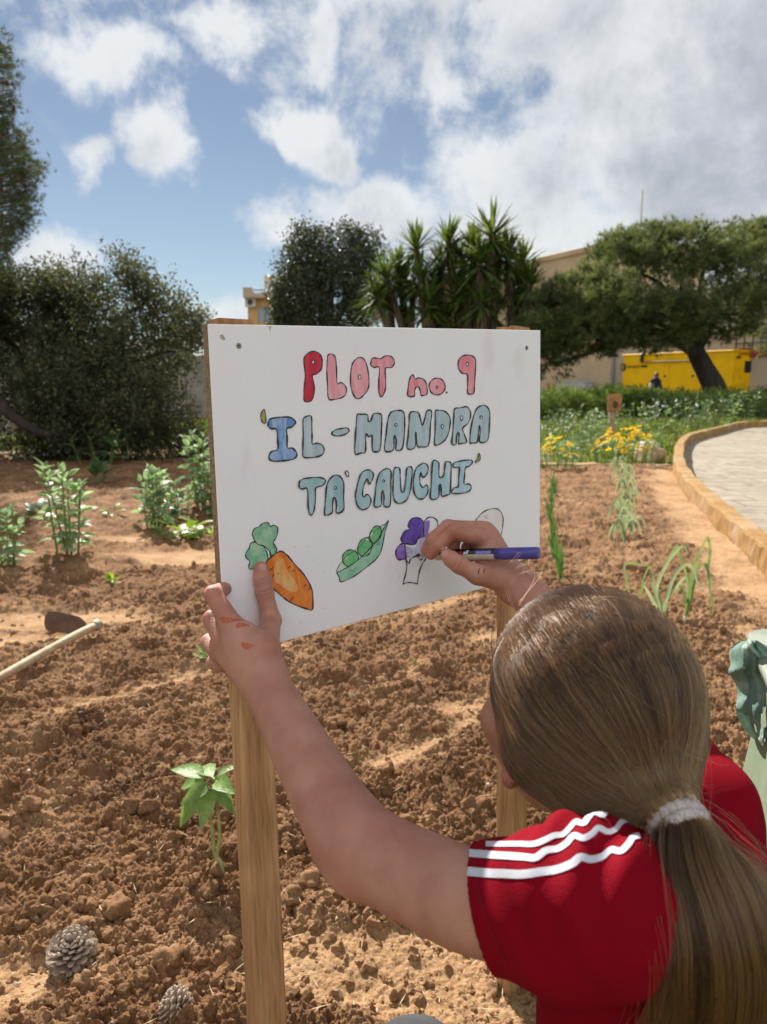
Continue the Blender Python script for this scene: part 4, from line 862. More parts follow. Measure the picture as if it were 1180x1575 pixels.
# leeks and garlic: long strap leaves that rise and bend over
def strap(name, px, py, leaves, label, group, mats, w=.014, dd=0, r=.006):
    g = G(px, py, .015); x, y = g[:2]; z = hs(x, y); d = (g - CO) @ XF; o = empty(name, (x, y, z), label, name.replace('_', ' '), group)
    mb = MB(); b = np.array([x, y, z - .015]); hgt = .05
    mb.tube([b, b + [0, 0, hgt]], [r, r * .8], 8); mb.build("stem", M_PALE, o, True)
    rows = MB()
    for pts in leaves:
        off = rng.normal(0, .05); p = [b + [rng.normal(0, .002), rng.normal(0, .002), hgt * .6]] + [P(a, c, d + off * (i + 1) / len(pts)) for i, (a, c) in enumerate(pts)]
        s = spline(p, 6); n = len(s); T = unit(np.gradient(s, axis=0)); side = unit(np.cross(T, [rng.normal(0, .5), 1, rng.normal(0, .3)])); t = np.linspace(0, 1, n)
        ww = w * .5 * np.minimum(1, .5 + 2 * t) * np.clip((1 - t) * 3.0, 0.03, 1) ** .7; nn = np.cross(side, T)
        rows.grid(np.stack([s - side * ww[:, None] + nn * ww[:, None] * .5, s, s + side * ww[:, None] + nn * ww[:, None] * .5], 1), m=0)
    rows.build("foliage", mats, o, True)
M_PALE = mat("pale_shank", (.50, .52, .32), (.34, .42, .18), 30, .5)
M_LEEK = mat("leek_leaf", (.07, .155, .035), (.12, .21, .06), 12, .5, transl=.22)
M_GARL = mat("garlic_leaf", (.22, .30, .15), (.30, .36, .20), 16, .5, transl=.3, c3=(.42, .36, .16), s3=9)
M_GARL2 = mat("garlic_leaf_green", (.13, .20, .07), (.20, .27, .11), 14, .5, transl=.32, c3=(.40, .35, .14), s3=7)
GG = "leek plants in a row beside the sign"
for i, (bx, by) in enumerate([(863, 902), (858, 888), (853, 868), (852, 848), (849, 826), (848, 806), (850, 785), (853, 765)]):
    hh = 66 - i * 3.2
    strap("leek_plant", bx, by, [[(bx - 2 + rng.normal(0, 2.5), by - hh * .5), (bx - 4 + rng.normal(0, 7), by - hh * rng.uniform(.7, 1.1))] for _ in range(7)] + [[(bx + rng.normal(0, 3), by - hh * .4), (bx + rng.normal(0, 8), by - hh * .8)] for _ in range(3)],
          "upright thin green leek in the row beside the sign's lower right edge", GG, M_LEEK, .0085)
GR = "limp pale garlic plants in a row leading to the flowers"
for i, (bx, by) in enumerate([(961, 838), (972, 824), (958, 806), (968, 790), (964, 770), (956, 752), (962, 738), (950, 726)]):
    s = 1.0 - i * .07; lv = []
    for k in range(6):
        dx = rng.choice([-1, 1]) * rng.uniform(8, 26) * s; hh = rng.uniform(32, 52) * s; lv.append([(bx + dx * .2, by - hh * .7), (bx + dx * .55, by - hh), (bx + dx * .9, by - hh * .75), (bx + dx * 1.1, by - hh * rng.uniform(.1, .4))])
    strap("garlic_plant", bx, by, lv, "limp pale green garlic plant in the row leading up to the yellow flowers", GR, M_GARL, .018)
strap("garlic_plant", 1020, 985, [[(1022, 940), (1035, 890), (1055, 868), (1068, 880), (1075, 910)], [(1016, 930), (1012, 900), (1030, 862), (1050, 840), (1058, 852)], [(1022, 935), (1040, 905), (1055, 890), (1056, 912)], [(1012, 940), (1000, 915), (990, 900)], [(1015, 950), (1010, 920), (1002, 893), (1012, 882)]],
      "big garlic plant with arched grey-green leaves behind the girl's head, left of the tallest arch", "large garlic plants near the kerb", [M_GARL], .016, r=.008)
strap("garlic_plant", 1053, 960, [[(1060, 920), (1064, 885), (1080, 845), (1090, 828), (1093, 850), (1090, 890), (1097, 930), (1095, 948)], [(1058, 925), (1058, 890), (1045, 850), (1040, 842), (1024, 870), (1008, 905)], [(1062, 930), (1072, 880), (1085, 868), (1092, 890), (1094, 935)], [(1056, 930), (1048, 905), (1040, 915)], [(1060, 925), (1066, 890), (1062, 860)]],
      "big garlic plant with the tallest arched leaf, nearest the kerb", "large garlic plants near the kerb", [M_GARL2], .016, r=.008)
strap("garlic_plant", 975, 965, [[(982, 935), (990, 895), (1000, 872), (1005, 890)], [(972, 930), (965, 895), (962, 868), (985, 868), (1000, 872)], [(975, 940), (985, 915), (995, 890)], [(970, 945), (962, 925), (957, 905)]],
      "thin garlic plant with a leaf bent flat, left of the two big ones", "large garlic plants near the kerb", [M_GARL2], .012, r=.006)
# flowering plants along the edging
M_PETAL = mat("yellow_petal", (.90, .70, .012), (.88, .62, .010), 30, .6, transl=.4); M_EYE = mat("flower_eye", (.42, .20, .01), rough=.8)
def flower_mesh():
    V, F, m = [], [], []; n = 12
    for k in range(n):
        a = k * 2 * math.pi / n; i = len(V); c, s = math.cos(a), math.sin(a); t = .2
        V += [(.006 * c, .006 * s, .004), (.02 * math.cos(a - t), .02 * math.sin(a - t), .007), (.031 * c, .031 * s, .003), (.02 * math.cos(a + t), .02 * math.sin(a + t), .007)]; F.append((i, i + 1, i + 2, i + 3)); m.append(0)
    i = len(V); V += [(.009 * math.cos(k * 1.047), .009 * math.sin(k * 1.047), .007) for k in range(6)] + [(0, 0, .011)]; F += [(i + k, i + (k + 1) % 6, i + 6) for k in range(6)]; m += [1] * 6
    return V, F, m
FLV, FLF, FLM = flower_mesh()
def daisy(px, py, top, wpx, nf, label):
    g = G(px, py); d = (g - CO) @ XF; w = wpx * d / FOC / 2; h = (py - top) * d / FOC
    o = stalk_plant("daisy_bush", g[0], g[1], h * .86, label, "flowering plant", "yellow daisies along the plot edge", 26, .09, .03, M_LEAF, .35, .07, spread=w * .75, z0=-.04)
    fm = None
    for k in range(nf):
        u, a = math.sqrt(rng.random()), rng.uniform(0, 6.283); r = np.array([u * math.cos(a), u * math.sin(a)]); pos = np.array([r[0] * w, r[1] * w * .8, h * (1.0 - .55 * u ** 2 + rng.normal(0, .05))])
        if fm is None:
            fm = mk("flower", np.array(FLV), FLF, [M_PETAL, M_EYE], None, False, FLM); f = fm
        else: f = fm.copy(); COL.objects.link(f)
        f.parent = o; f.location = pos; s = rng.uniform(1.25, 1.75); f.scale = (s, s, s)
        f.rotation_euler = Vector((r[0] * .8 - .25 + rng.normal(0, .25), r[1] * .5 - .2 + rng.normal(0, .25), 1)).to_track_quat('Z', 'Y').to_euler()
daisy(958, 716, 652, 100, 58, "daisy bush thick with yellow flowers beside the stone block")
daisy(855, 722, 668, 66, 22, "smaller yellow daisy clump right beside the sign's edge")
LG = "leafy plants between the daisies and the curved kerb"
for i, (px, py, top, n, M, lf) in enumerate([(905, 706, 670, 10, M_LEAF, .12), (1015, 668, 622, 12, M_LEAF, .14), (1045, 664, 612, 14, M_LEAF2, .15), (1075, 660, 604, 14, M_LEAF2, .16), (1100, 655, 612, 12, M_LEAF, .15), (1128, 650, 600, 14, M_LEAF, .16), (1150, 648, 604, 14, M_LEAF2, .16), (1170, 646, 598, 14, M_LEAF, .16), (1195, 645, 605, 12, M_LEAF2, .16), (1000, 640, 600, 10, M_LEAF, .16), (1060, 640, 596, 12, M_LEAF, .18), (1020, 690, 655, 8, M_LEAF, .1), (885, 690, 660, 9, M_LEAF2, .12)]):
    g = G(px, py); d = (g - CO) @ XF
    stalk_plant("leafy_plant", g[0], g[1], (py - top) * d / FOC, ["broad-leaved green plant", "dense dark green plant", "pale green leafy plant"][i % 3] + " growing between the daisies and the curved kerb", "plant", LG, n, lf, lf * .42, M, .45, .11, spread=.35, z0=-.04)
for i in range(16):
    px = rng.uniform(838, 1010); py = rng.uniform(648, 700); g = G(px, py); d = (g - CO) @ XF; hh = rng.uniform(.25, .62); lf = rng.uniform(.10, .17)
    stalk_plant("vegetable_plant", g[0], g[1], hh, "uneven leafy vegetable plant standing in the grass between the daisies and the hedge", "plant", "vegetables in the grass", int(rng.integers(5, 11)), lf, lf * rng.uniform(.22, .5), (M_LEAF, M_LEAF2, M_BEAN)[i % 3], .5, .09, spread=.25, z0=-.04)
for px, py, top in ((1005, 655, 612),):
    g = G(px, py); d = (g - CO) @ XF
    stalk_plant("silver_plant", g[0], g[1], (py - top) * d / FOC, "silvery grey-leaved plant standing against the dark hedge", "plant", None, 9, .16, .06, mat("silver_leaf", (.34, .38, .30), (.45, .48, .40), 6, .6, attr='rnd'), .35, .10, spread=.18, z0=-.04)
# wooden stake with a small box sign, stone block
def stake():
    d = 14.6; g = P(940, 668, d); o = empty("stake_sign", (g[0], g[1], 0), "weathered wooden stake with a square board in the grass behind the daisies", "sign")
    m = mat("weathered_wood", (.42, .31, .20), (.30, .21, .13), 6, .9, stretch=(1, 1, .2)); m2 = mat("rusty_board", (.40, .20, .085), (.28, .13, .05), 9, .9)
    zt = P(940, 632, d)[2]; mb = MB(); mb.box((g[0], g[1], zt / 2), (.12, .08, zt), bev=.01); mb.build("post", m, o)
    z2 = P(940, 606, d)[2]; mb = MB(); mb.box((g[0] + .02, g[1] - .06, (zt + z2) / 2), (.27, .05, z2 - zt + .02), bev=.01); b = mb.build("board", m2, o)
    mb = MB(); a = np.linspace(0, 6.283, 13)[:-1]; c = np.array([g[0] + .03, g[1] - .09, (zt + z2) / 2 - .04]); mb.add([c + [.055 * math.cos(t), 0, .07 * math.sin(t)] for t in a], [tuple(range(12))[::-1]]); mb.build("dark_mark", mat("dark_knot", (.09, .05, .03), rough=.9), b)
stake()
def block():
    g = G(1004, 716); o = empty("stone_block", (g[0], g[1] + .1, -.04), "rough stone block with a pale grey slab on top, beside the kerb's bend", "stone block")
    m = mat("limestone", (.44, .31, .19), (.30, .22, .14), 7, .95, .01, 30); m2 = mat("pale_slab", (.58, .55, .49), (.48, .45, .40), 12, .9, .004, 50)
    mb = MB(); mb.box((g[0], g[1] + .14, .085), (.34, .26, .27), .15, bev=.02); mb.build("base", m, o)
    mb = MB(); mb.box((g[0] - .02, g[1] + .14, .265), (.20, .18, .085), .1, bev=.015); mb.build("slab", m2, o)
block()
# ------------------------------------------------------------------ the painted sign
_a = .86; _r = [ray(*q) for q in ((320, 498), (832, 508), (347, 1012), (832, 881))]
_s = np.linalg.solve(np.stack([_r[1], _r[2], -_r[3]], 1), _r[0] * _a)
BA, BB, BC = CO + _r[0] * _a, CO + _r[1] * _s[0], CO + _r[2] * _s[1]
BU = unit(BB - BA); BN = unit(np.cross(BC - BA, BU)); BN = BN if BN @ (CO - BA) > 0 else -BN; BV = unit(np.cross(BN, BU)); BV = BV if BV[2] < 0 else -BV
BT = .0155                                                     # board thickness
def on_board(px, py, off=0.0): r = ray(px, py); t = ((BA + BN * off - CO) @ BN) / (r @ BN); return CO + r * t
SIGN = empty("garden_sign", (*((BA + BB) / 2)[:2], 0), "white painted board on two wooden posts reading plot no. 9, being coloured in", "sign")
def wood_post(top_px, bot_px, w, t, topz):
    T = on_board(*top_px, -BT); Bq = on_board(*bot_px, -BT); ax = unit(Bq - T); sd_ = unit(np.cross(ax, BN)); sd_ = sd_ if sd_ @ BU > 0 else -sd_
    Bq = T + ax * ((T[2] + .25) / -ax[2]); n = 8; V = []; F = []
    ring = [(-w / 2, 0), (-w / 2 + .003, .0025), (w / 2 - .003, .0025), (w / 2, 0), (w / 2, -t + .003), (w / 2 - .003, -t), (-w / 2 + .003, -t), (-w / 2, -t + .003)]
    ring = [(a, b - .0026) for a, b in ring]; L_ = np.linalg.norm(Bq - T); m = 40
    for k in range(m + 1):
        c = T + ax * L_ * k / m
        for j, (a, b) in enumerate(ring):
            p = c + sd_ * a + BN * b + BN * .0004 * math.sin(k * 1.3 + j) 
            if k == 0: p = p - ax * (topz(a / w) + rng.normal(0, .0009))
            V.append(p)
    for k in range(m): F += [(k * n + j, k * n + (j + 1) % n, (k + 1) * n + (j + 1) % n, (k + 1) * n + j) for j in range(n)]
    mid = len(V); V.append(T - ax * (topz(0) - .002) - BN * t / 2); F += [(j, mid, (j + 1) % n) for j in range(n)]
    F.append(tuple(range(m * n, m * n + n)))
    return mk("post", np.array(V), F, [M_POST, M_PTOP], SIGN, False, [1 if len(f) == 3 else 0 for f in F])
def wood_mat(name, c1, c2, c3):
    m, nt, N, L, out = nodes(name); b = N.new('ShaderNodeBsdfPrincipled'); b.inputs['Roughness'].default_value = .75; b.inputs['Specular IOR Level'].default_value = .25
    tc = N.new('ShaderNodeTexCoord'); mp = N.new('ShaderNodeMapping'); L.new(tc.outputs['Object'], mp.inputs[0]); mp.inputs['Scale'].default_value = (1, 1, .035)
    n1 = N.new('ShaderNodeTexNoise'); n1.inputs['Scale'].default_value = 260; n1.inputs['Detail'].default_value = 6; L.new(mp.outputs[0], n1.inputs['Vector'])
    n2 = N.new('ShaderNodeTexNoise'); n2.inputs['Scale'].default_value = 55; n2.inputs['Detail'].default_value = 4; n2.inputs['Distortion'].default_value = .6; L.new(mp.outputs[0], n2.inputs['Vector'])
    n3 = N.new('ShaderNodeTexNoise'); n3.inputs['Scale'].default_value = 6; n3.inputs['Detail'].default_value = 5; L.new(tc.outputs['Object'], n3.inputs['Vector'])
    def rp(f, st):
        r = N.new('ShaderNodeValToRGB'); e = r.color_ramp.elements
        while len(e) < len(st): e.new(.5)
        for q, (p, c) in zip(e, st): q.position = p; q.color = (*c, 1)
        L.new(f, r.inputs[0]); return r.outputs[0]
    def mx(f, a, c, mode='MIX'):
        x = N.new('ShaderNodeMix'); x.data_type = 'RGBA'; x.blend_type = mode
        if isinstance(f, float): x.inputs[0].default_value = f
        else: L.new(f, x.inputs[0])
        L.new(a, x.inputs[6]); L.new(c, x.inputs[7]); return x.outputs[2]
    c = rp(n2.outputs['Fac'], [(.3, c2), (.5, c1), (.68, c3)]); c = mx(1.0, c, rp(n1.outputs['Fac'], [(.3, (.72, .68, .62)), (.55, (1, 1, 1)), (.75, (1.12, 1.1, 1.06))]), 'MULTIPLY')
    c = mx(1.0, c, rp(n3.outputs['Fac'], [(.35, (.78, .74, .70)), (.6, (1.05, 1.05, 1.05))]), 'MULTIPLY')
    v = N.new('ShaderNodeTexVoronoi'); v.inputs['Scale'].default_value = 5.5; mp2 = N.new('ShaderNodeMapping'); mp2.inputs['Scale'].default_value = (1.6, 1.6, .8); L.new(tc.outputs['Object'], mp2.inputs[0]); L.new(mp2.outputs[0], v.inputs['Vector'])
    g = N.new('ShaderNodeMapRange'); g.interpolation_type = 'SMOOTHSTEP'; L.new(v.outputs['Distance'], g.inputs[0]); g.inputs[1].default_value = .055; g.inputs[2].default_value = .02
    k = N.new('ShaderNodeRGB'); k.outputs[0].default_value = (.16, .075, .03, 1); c = mx(g.outputs[0], c, k.outputs[0])
    L.new(c, b.inputs['Base Color']); bp = N.new('ShaderNodeBump'); bp.inputs['Distance'].default_value = .0012; L.new(n1.outputs['Fac'], bp.inputs['Height']); L.new(bp.outputs[0], b.inputs['Normal']); L.new(b.outputs[0], out.inputs[0]); return m
M_POST = wood_mat("pine_timber", (.50, .275, .130), (.38, .19, .08), (.58, .35, .18)); M_PTOP = mat("rough_end_grain", (.50, .30, .15), (.22, .11, .05), 190, .95, .003, 300)
wood_post((365, 491), (419, 1575), .0470, .030, lambda u: .0008 + .0007 * math.sin(u * 9))
wood_post((801, 503), (796.5, 1575), .0485, .030, lambda u: .002 - .006 * max(u - .05, 0))
def board_mat():
    m, nt, N, L, out = nodes("white_board_paint"); b = N.new('ShaderNodeBsdfPrincipled'); b.inputs['Roughness'].default_value = .38; b.inputs['Specular IOR Level'].default_value = .4
    tc = N.new('ShaderNodeTexCoord')
    def nz(s, d, sc=(1, 1, 1)):
        mp = N.new('ShaderNodeMapping'); mp.inputs['Scale'].default_value = sc; L.new(tc.outputs['Object'], mp.inputs[0])
        n = N.new('ShaderNodeTexNoise'); n.inputs['Scale'].default_value = s; n.inputs['Detail'].default_value = d; L.new(mp.outputs[0], n.inputs['Vector']); return n.outputs['Fac']
    def step(f, a, c):
        r = N.new('ShaderNodeMapRange'); r.interpolation_type = 'SMOOTHSTEP'; L.new(f, r.inputs[0]); r.inputs[1].default_value = a; r.inputs[2].default_value = c; return r.outputs[0]
    def mx(f, a, c):
        x = N.new('ShaderNodeMix'); x.data_type = 'RGBA'; L.new(f, x.inputs[0])
        for i, v in ((6, a), (7, c)):
            if isinstance(v, tuple): x.inputs[i].default_value = (*v, 1)
            else: L.new(v, x.inputs[i])
        return x.outputs[2]
    c = mx(step(nz(7, 4), .3, .7), (.835, .81, .82), (.83, .775, .80)); c = mx(step(nz(16, 5, (1, 1, .35)), .60, .78), c, (.80, .68, .70)); c = mx(step(nz(9, 6), .66, .85), c, (.70, .66, .56))
    c = mx(step(nz(130, 3), .70, .78), c, (.66, .60, .52))
    L.new(c, b.inputs['Base Color']); bp = N.new('ShaderNodeBump'); bp.inputs['Distance'].default_value = .0005; L.new(nz(120, 5, (1, 1, .5)), bp.inputs['Height']); L.new(bp.outputs[0], b.inputs['Normal']); L.new(b.outputs[0], out.inputs[0]); return m
M_BOARD = board_mat(); M_CHIP = mat("raw_chip_edge", (.36, .23, .14), (.20, .12, .075), 220, .95, .002, 260); M_WEDGE = mat("white_rim", (.80, .77, .74), rough=.5)
_out = [(320, 498), (832, 508), (831, 851), (803, 862), (779, 872), (765, 885), (744, 905), (430, 989), (347, 1011)]
def make_board():
    ctr = on_board(580, 740); front = np.array([on_board(*q) for q in _out]); n = len(front); e = .0012
    inner = np.array([p + unit(ctr - p) * e * 1.3 for p in front]); V = np.r_[inner, front - BN * e, front - BN * BT]
    tri = [tuple(t) for t in geometry.tessellate_polygon([[Vector(((p - BA) @ BU, (p - BA) @ BV, 0)) for p in inner]])]
    def orient(t, s): a, b, c = (V[i] for i in t); return t if (np.cross(b - a, c - a) @ BN) * s > 0 else t[::-1]
    F = [orient(t, 1) for t in tri] + [orient(tuple(i + 2 * n for i in t), -1) for t in tri]; m = [0] * len(tri) + [1] * len(tri)
    for k in range(n): j = (k + 1) % n; F += [(k, j, n + j, n + k), (n + k, n + j, 2 * n + j, 2 * n + k)]; m += [2, 1]
    return mk("board", V, F, [M_BOARD, M_CHIP, M_WEDGE], SIGN, False, m)
BOARD = make_board()
def paint(name, c1, c2, sc=60, stretch=(1, 1, 1), rot=None, rough=.6):
    m, nt, N, L, out = nodes(name); b = N.new('ShaderNodeBsdfPrincipled'); b.inputs['Roughness'].default_value = rough
    tc = N.new('ShaderNodeTexCoord'); mp = N.new('ShaderNodeMapping'); mp.inputs['Scale'].default_value = stretch; mp.inputs['Rotation'].default_value = rot or (0, 0, 0); L.new(tc.outputs['Object'], mp.inputs[0])
    f = None
    n = N.new('ShaderNodeTexNoise'); n.inputs['Scale'].default_value = sc; n.inputs['Detail'].default_value = 5; n.inputs['Roughness'].default_value = .65; L.new(mp.outputs[0], n.inputs['Vector'])
    r = N.new('ShaderNodeMapRange'); r.interpolation_type = 'SMOOTHSTEP'; L.new(n.outputs['Fac'], r.inputs[0]); r.inputs[1].default_value = .36; r.inputs[2].default_value = .66
    x = N.new('ShaderNodeMix'); x.data_type = 'RGBA'; L.new(r.outputs[0], x.inputs[0]); x.inputs[6].default_value = (*c1, 1); x.inputs[7].default_value = (*c2, 1); L.new(x.outputs[2], b.inputs['Base Color']); L.new(b.outputs[0], out.inputs[0]); return m
VS = (1, 1, .18)
INK = paint("black_marker_line", (.016, .015, .016), (.05, .045, .05), 200)
MAT = {'red': paint("crimson_fill", (.50, .012, .040), (.62, .035, .075), 70, VS), 'pink': paint("pink_fill", (.74, .27, .33), (.80, .42, .45), 70, VS), 'rose': paint("rose_fill", (.70, .20, .25), (.78, .36, .40), 70, VS),
       'blue': paint("blue_fill", (.10, .22, .50), (.36, .48, .66), 110, (1, 1, .25), (0, .5, .2)), 'grey': paint("grey_blue_fill", (.34, .45, .49), (.50, .58, .62), 60, VS), 'teal': paint("pale_teal_fill", (.27, .43, .46), (.45, .58, .60), 60, VS),
       'sky': paint("pale_blue_fill", (.33, .50, .58), (.48, .61, .66), 60, VS), 'ochre': paint("ochre_fill", (.32, .28, .07), (.46, .40, .16), 60), 'white': M_BOARD,
       'orange': paint("orange_fill", (.66, .13, .008), (.78, .27, .05), 90, (1, 1, .22), (0, .75, .5)), 'tan': paint("light_orange_fill", (.74, .30, .06), (.78, .50, .22), 100, (1, 1, .2), (0, .75, .5)),
       'leaf': paint("leaf_green_fill", (.17, .42, .25), (.38, .56, .37), 55), 'pea': paint("pea_green_fill", (.10, .40, .15), (.20, .50, .20), 60), 'pod': paint("pod_green_fill", (.22, .47, .31), (.36, .58, .42), 50), 'pale': paint("pale_green_fill", (.50, .66, .52), (.60, .70, .60), 50),
       'purple': paint("purple_fill", (.085, .028, .32), (.17, .09, .42), 150, (1, 1, .35), (0, .6, .3)), 'violet': paint("violet_fill", (.22, .10, .46), (.34, .22, .56), 90), 'lilac': paint("lilac_fill", (.45, .38, .62), (.68, .66, .74), 80), 'blush': paint("blush_fill", (.74, .66, .64), (.78, .71, .68), 40), 'glow': paint("pea_highlight", (.52, .68, .48), (.40, .62, .38), 60)}
class Draw:
    """flat paint lying on the board: fills below, marker lines above"""
    def __init__(s, o, sc): s.o = np.array(o, float); s.s = sc; s.mb = MB(); s.mats = []; s.z = .00012
    def mi(s, m):
        if m not in s.mats: s.mats.append(m)
        return s.mats.index(m)
    def px(s, pts): return s.o + np.array(pts, float) * s.s
    def curve(s, pts, closed=True, n=6): return spline(s.px(pts), n, closed)
    def fill(s, q, col, dz=0):
        s.z += .000035; V = np.array([on_board(x, y, s.z + dz) for x, y in q]); tri = geometry.tessellate_polygon([[Vector((x, y, 0)) for x, y in q]])
        F = []
        for t in tri: a, b, c = (V[i] for i in t); F.append(t if np.cross(b - a, c - a) @ BN > 0 else t[::-1])
        s.mb.add(V, F, s.mi(MAT[col]))
    def line(s, q, closed=True, w=1.0, col=None):
        q = np.asarray(q); n = len(q); t = (np.roll(q, -1, 0) - np.roll(q, 1, 0)) if closed else np.gradient(q, axis=0); t = unit(t); nn = np.stack([-t[:, 1], t[:, 0]], 1)
        ph = rng.uniform(0, 6); hw = (w * (.82 + .26 * np.sin(np.arange(n) * .55 + ph) + .10 * rng.normal(size=n)))[:, None]
        hw = np.clip(hw, .45 * w, 1.5 * w); s.z += .00001
        A = np.array([on_board(x, y, s.z + .0002) for x, y in q + nn * hw]); B = np.array([on_board(x, y, s.z + .0002) for x, y in q - nn * hw])
        F = []
        for k in range(n if closed else n - 1):
            j = (k + 1) % n; f = (k, j, n + j, n + k); V = np.r_[A, B]; F.append(f if np.cross(V[f[1]] - V[f[0]], V[f[3]] - V[f[0]]) @ BN > 0 else f[::-1])
        s.mb.add(np.r_[A, B], F, s.mi(INK if col is None else MAT[col]))
    def shape(s, pts, col, w=1.0, holes=(), n=6):
        q = s.curve(pts, True, n); s.fill(q, col)
        for (cx, cy, rx, ry) in holes:
            h = s.px([(cx + rx * math.cos(a), cy + ry * math.sin(a)) for a in np.linspace(0, 6.283, 15)[:-1]]); s.fill(h, 'white', .0001); s.line(h, True, w * .8)
        s.line(q, True, w)
    def done(s, name): return s.mb.build(name, s.mats, BOARD)
def sh(o, sc): global D_; D_.o = np.array(o, float); D_.s = sc
K = 160 / 1180
D_ = Draw((450, 530), K)
D_.shape([(130,170),(160,110),(220,78),(290,90),(330,140),(340,220),(320,290),(270,335),(225,345),(240,420),(248,520),(235,600),(205,640),(165,650),(132,625),(130,520),(142,400),(140,280)], 'red', 1.05, [(237,198,15,20)])
D_.shape([(395,160),(405,118),(440,105),(475,125),(492,170),(500,280),(508,440),(545,430),(590,455),(614,510),(600,570),(550,605),(480,620),(410,612),(398,450),(390,300)], 'pink')
D_.shape([(760,145),(805,160),(840,220),(860,320),(870,420),(855,510),(810,570),(765,610),(720,605),(680,540),(660,440),(662,320),(680,220),(715,170)], 'pink', 1, [(762,368,15,26)])
D_.shape([(890,200),(905,155),(950,152),(1000,160),(1050,130),(1110,130),(1150,170),(1155,215),(1120,260),(1055,270),(1058,400),(1055,500),(1030,570),(1005,590),(985,560),(978,450),(985,265),(930,258),(892,235)], 'rose')
sh((610, 530), K)
D_.shape([(130,580),(135,470),(150,390),(170,350),(190,345),(213,390),(250,378),(300,390),(335,430),(348,500),(345,560),(310,578),(278,572),(270,520),(250,480),(225,480),(208,520),(203,582)], 'rose')
D_.shape([(462 + 92 * math.cos(a), 475 + 95 * math.sin(a)) for a in np.linspace(0, 6.283, 13)[:-1]], 'pink', 1, [(458,485,9,14)])
D_.line(D_.px([(570,532),(571,552)]), False, 1.3)
D_.shape([(805,340),(750,325),(710,280),(700,220),(715,160),(760,125),(815,118),(870,135),(900,180),(895,300),(888,420),(880,530),(865,560),(810,550),(808,450)], 'rose', 1, [(803,222,13,22)])
sh((390, 615), K)
D_.shape([(118,108),(135,150),(143,220),(135,265),(105,255),(85,210),(88,150)], 'ochre', .8)
D_.shape([(165,285),(180,225),(240,205),(330,195),(420,200),(470,235),(470,275),(430,310),(380,325),(383,430),(385,540),(440,548),(485,590),(488,640),(440,675),(340,690),(240,695),(185,675),(178,630),(210,585),(275,560),(275,450),(262,335),(200,325)], 'blue', 1.35)
D_.shape([(562,240),(580,200),(630,180),(658,195),(662,280),(665,400),(668,500),(715,492),(770,505),(800,555),(790,610),(740,640),(650,655),(575,650),(560,600),(565,400)], 'grey', 1.2)
D_.shape([(890,375),(930,340),(1000,325),(1060,318),(1085,345),(1060,380),(990,405),(920,405)], 'grey', 1.1)
sh((540, 610), K)
D_.shape([(72,205),(100,200),(185,205),(195,270),(215,285),(235,250),(258,195),(330,195),(350,240),(345,400),(330,600),(265,625),(243,590),(238,440),(205,455),(170,425),(168,540),(160,630),(110,640),(48,645),(48,480),(60,330)], 'grey', 1.25)
D_.shape([(385,608),(400,430),(415,290),(440,200),(480,165),(570,158),(605,200),(610,300),(605,440),(580,590),(512,602),(515,500),(500,440),(488,480),(480,605)], 'grey', 1.2, [(512,320,13,15)])
D_.shape([(640,585),(650,440),(660,300),(675,180),(760,180),(785,240),(808,325),(835,260),(862,165),(915,170),(900,330),(880,545),(790,570),(755,555),(735,400),(728,570)], 'grey', 1.2)
D_.shape([(960,165),(1000,155),(1070,170),(1120,230),(1125,310),(1105,420),(1060,500),(990,545),(950,538),(955,400),(958,270)], 'grey', 1.1, [(1035,340,12,25)])
sh((640, 610), K)
D_.shape([(440,140),(500,128),(570,115),(610,150),(620,220),(590,300),(530,360),(550,430),(575,515),(520,528),(485,530),(490,440),(478,405),(462,440),(452,540),(408,530),(420,400),(430,250)], 'grey', 1.1, [(517,243,14,26)])
D_.shape([(615,520),(620,400),(645,260),(690,140),(750,100),(800,110),(835,170),(835,280),(815,490),(725,512),(730,400),(720,330),(708,400),(695,512),(640,525)], 'grey', 1.1, [(740,235,13,17)])
sh((450, 695), K)
D_.shape([(75,370),(85,330),(130,305),(220,292),(310,290),(365,310),(375,335),(340,380),(265,412),(262,520),(250,640),(230,700),(210,715),(190,690),(178,600),(170,420),(110,422),(78,400)], 'teal', 1.2)
D_.shape([(365,700),(375,560),(385,420),(410,330),(460,275),(515,265),(560,300),(583,370),(580,500),(580,655),(500,692),(500,600),(485,520),(462,530),(455,620),(450,690),(390,715)], 'teal', 1.2, [(487,408,13,15)])
D_.shape([(600,220),(625,220),(638,255),(632,280),(612,265)], 'white', .9)
D_.shape([(875,365),(905,320),(918,250),(885,210),(840,205),(785,240),(755,310),(730,410),(715,500),(730,590),(770,645),(810,655),(865,625),(890,560),(880,510),(845,482),(810,515),(795,480),(805,400),(830,330),(850,305),(862,345)], 'teal', 1.1)
D_.shape([(930,615),(940,480),(955,350),(985,250),(1040,200),(1090,192),(1118,230),(1115,350),(1108,600),(1040,608),(1040,520),(1028,438),(1010,480),(1005,605)], 'teal', 1.1, [(1035,330,10,12)])
sh((590, 690), K)
D_.shape([(115,270),(130,220),(160,212),(185,235),(190,330),(200,470),(218,498),(238,470),(255,340),(265,230),(295,205),(325,225),(320,330),(305,470),(270,570),(210,615),(155,615),(120,570),(108,480),(112,370)], 'sky', 1.15)
D_.shape([(460,325),(500,270),(505,205),(470,165),(430,175),(380,215),(350,290),(340,400),(350,500),(390,560),(440,570),(480,540),(505,480),(500,425),(480,415),(450,440),(420,410),(412,330),(425,270),(440,310)], 'sky', 1.1)
D_.shape([(560,150),(620,150),(630,190),(632,320),(680,310),(695,230),(705,155),(745,150),(768,180),(765,300),(755,500),(720,525),(665,538),(655,470),(650,405),(630,430),(622,555),(535,560),(545,400)], 'sky', 1.2)
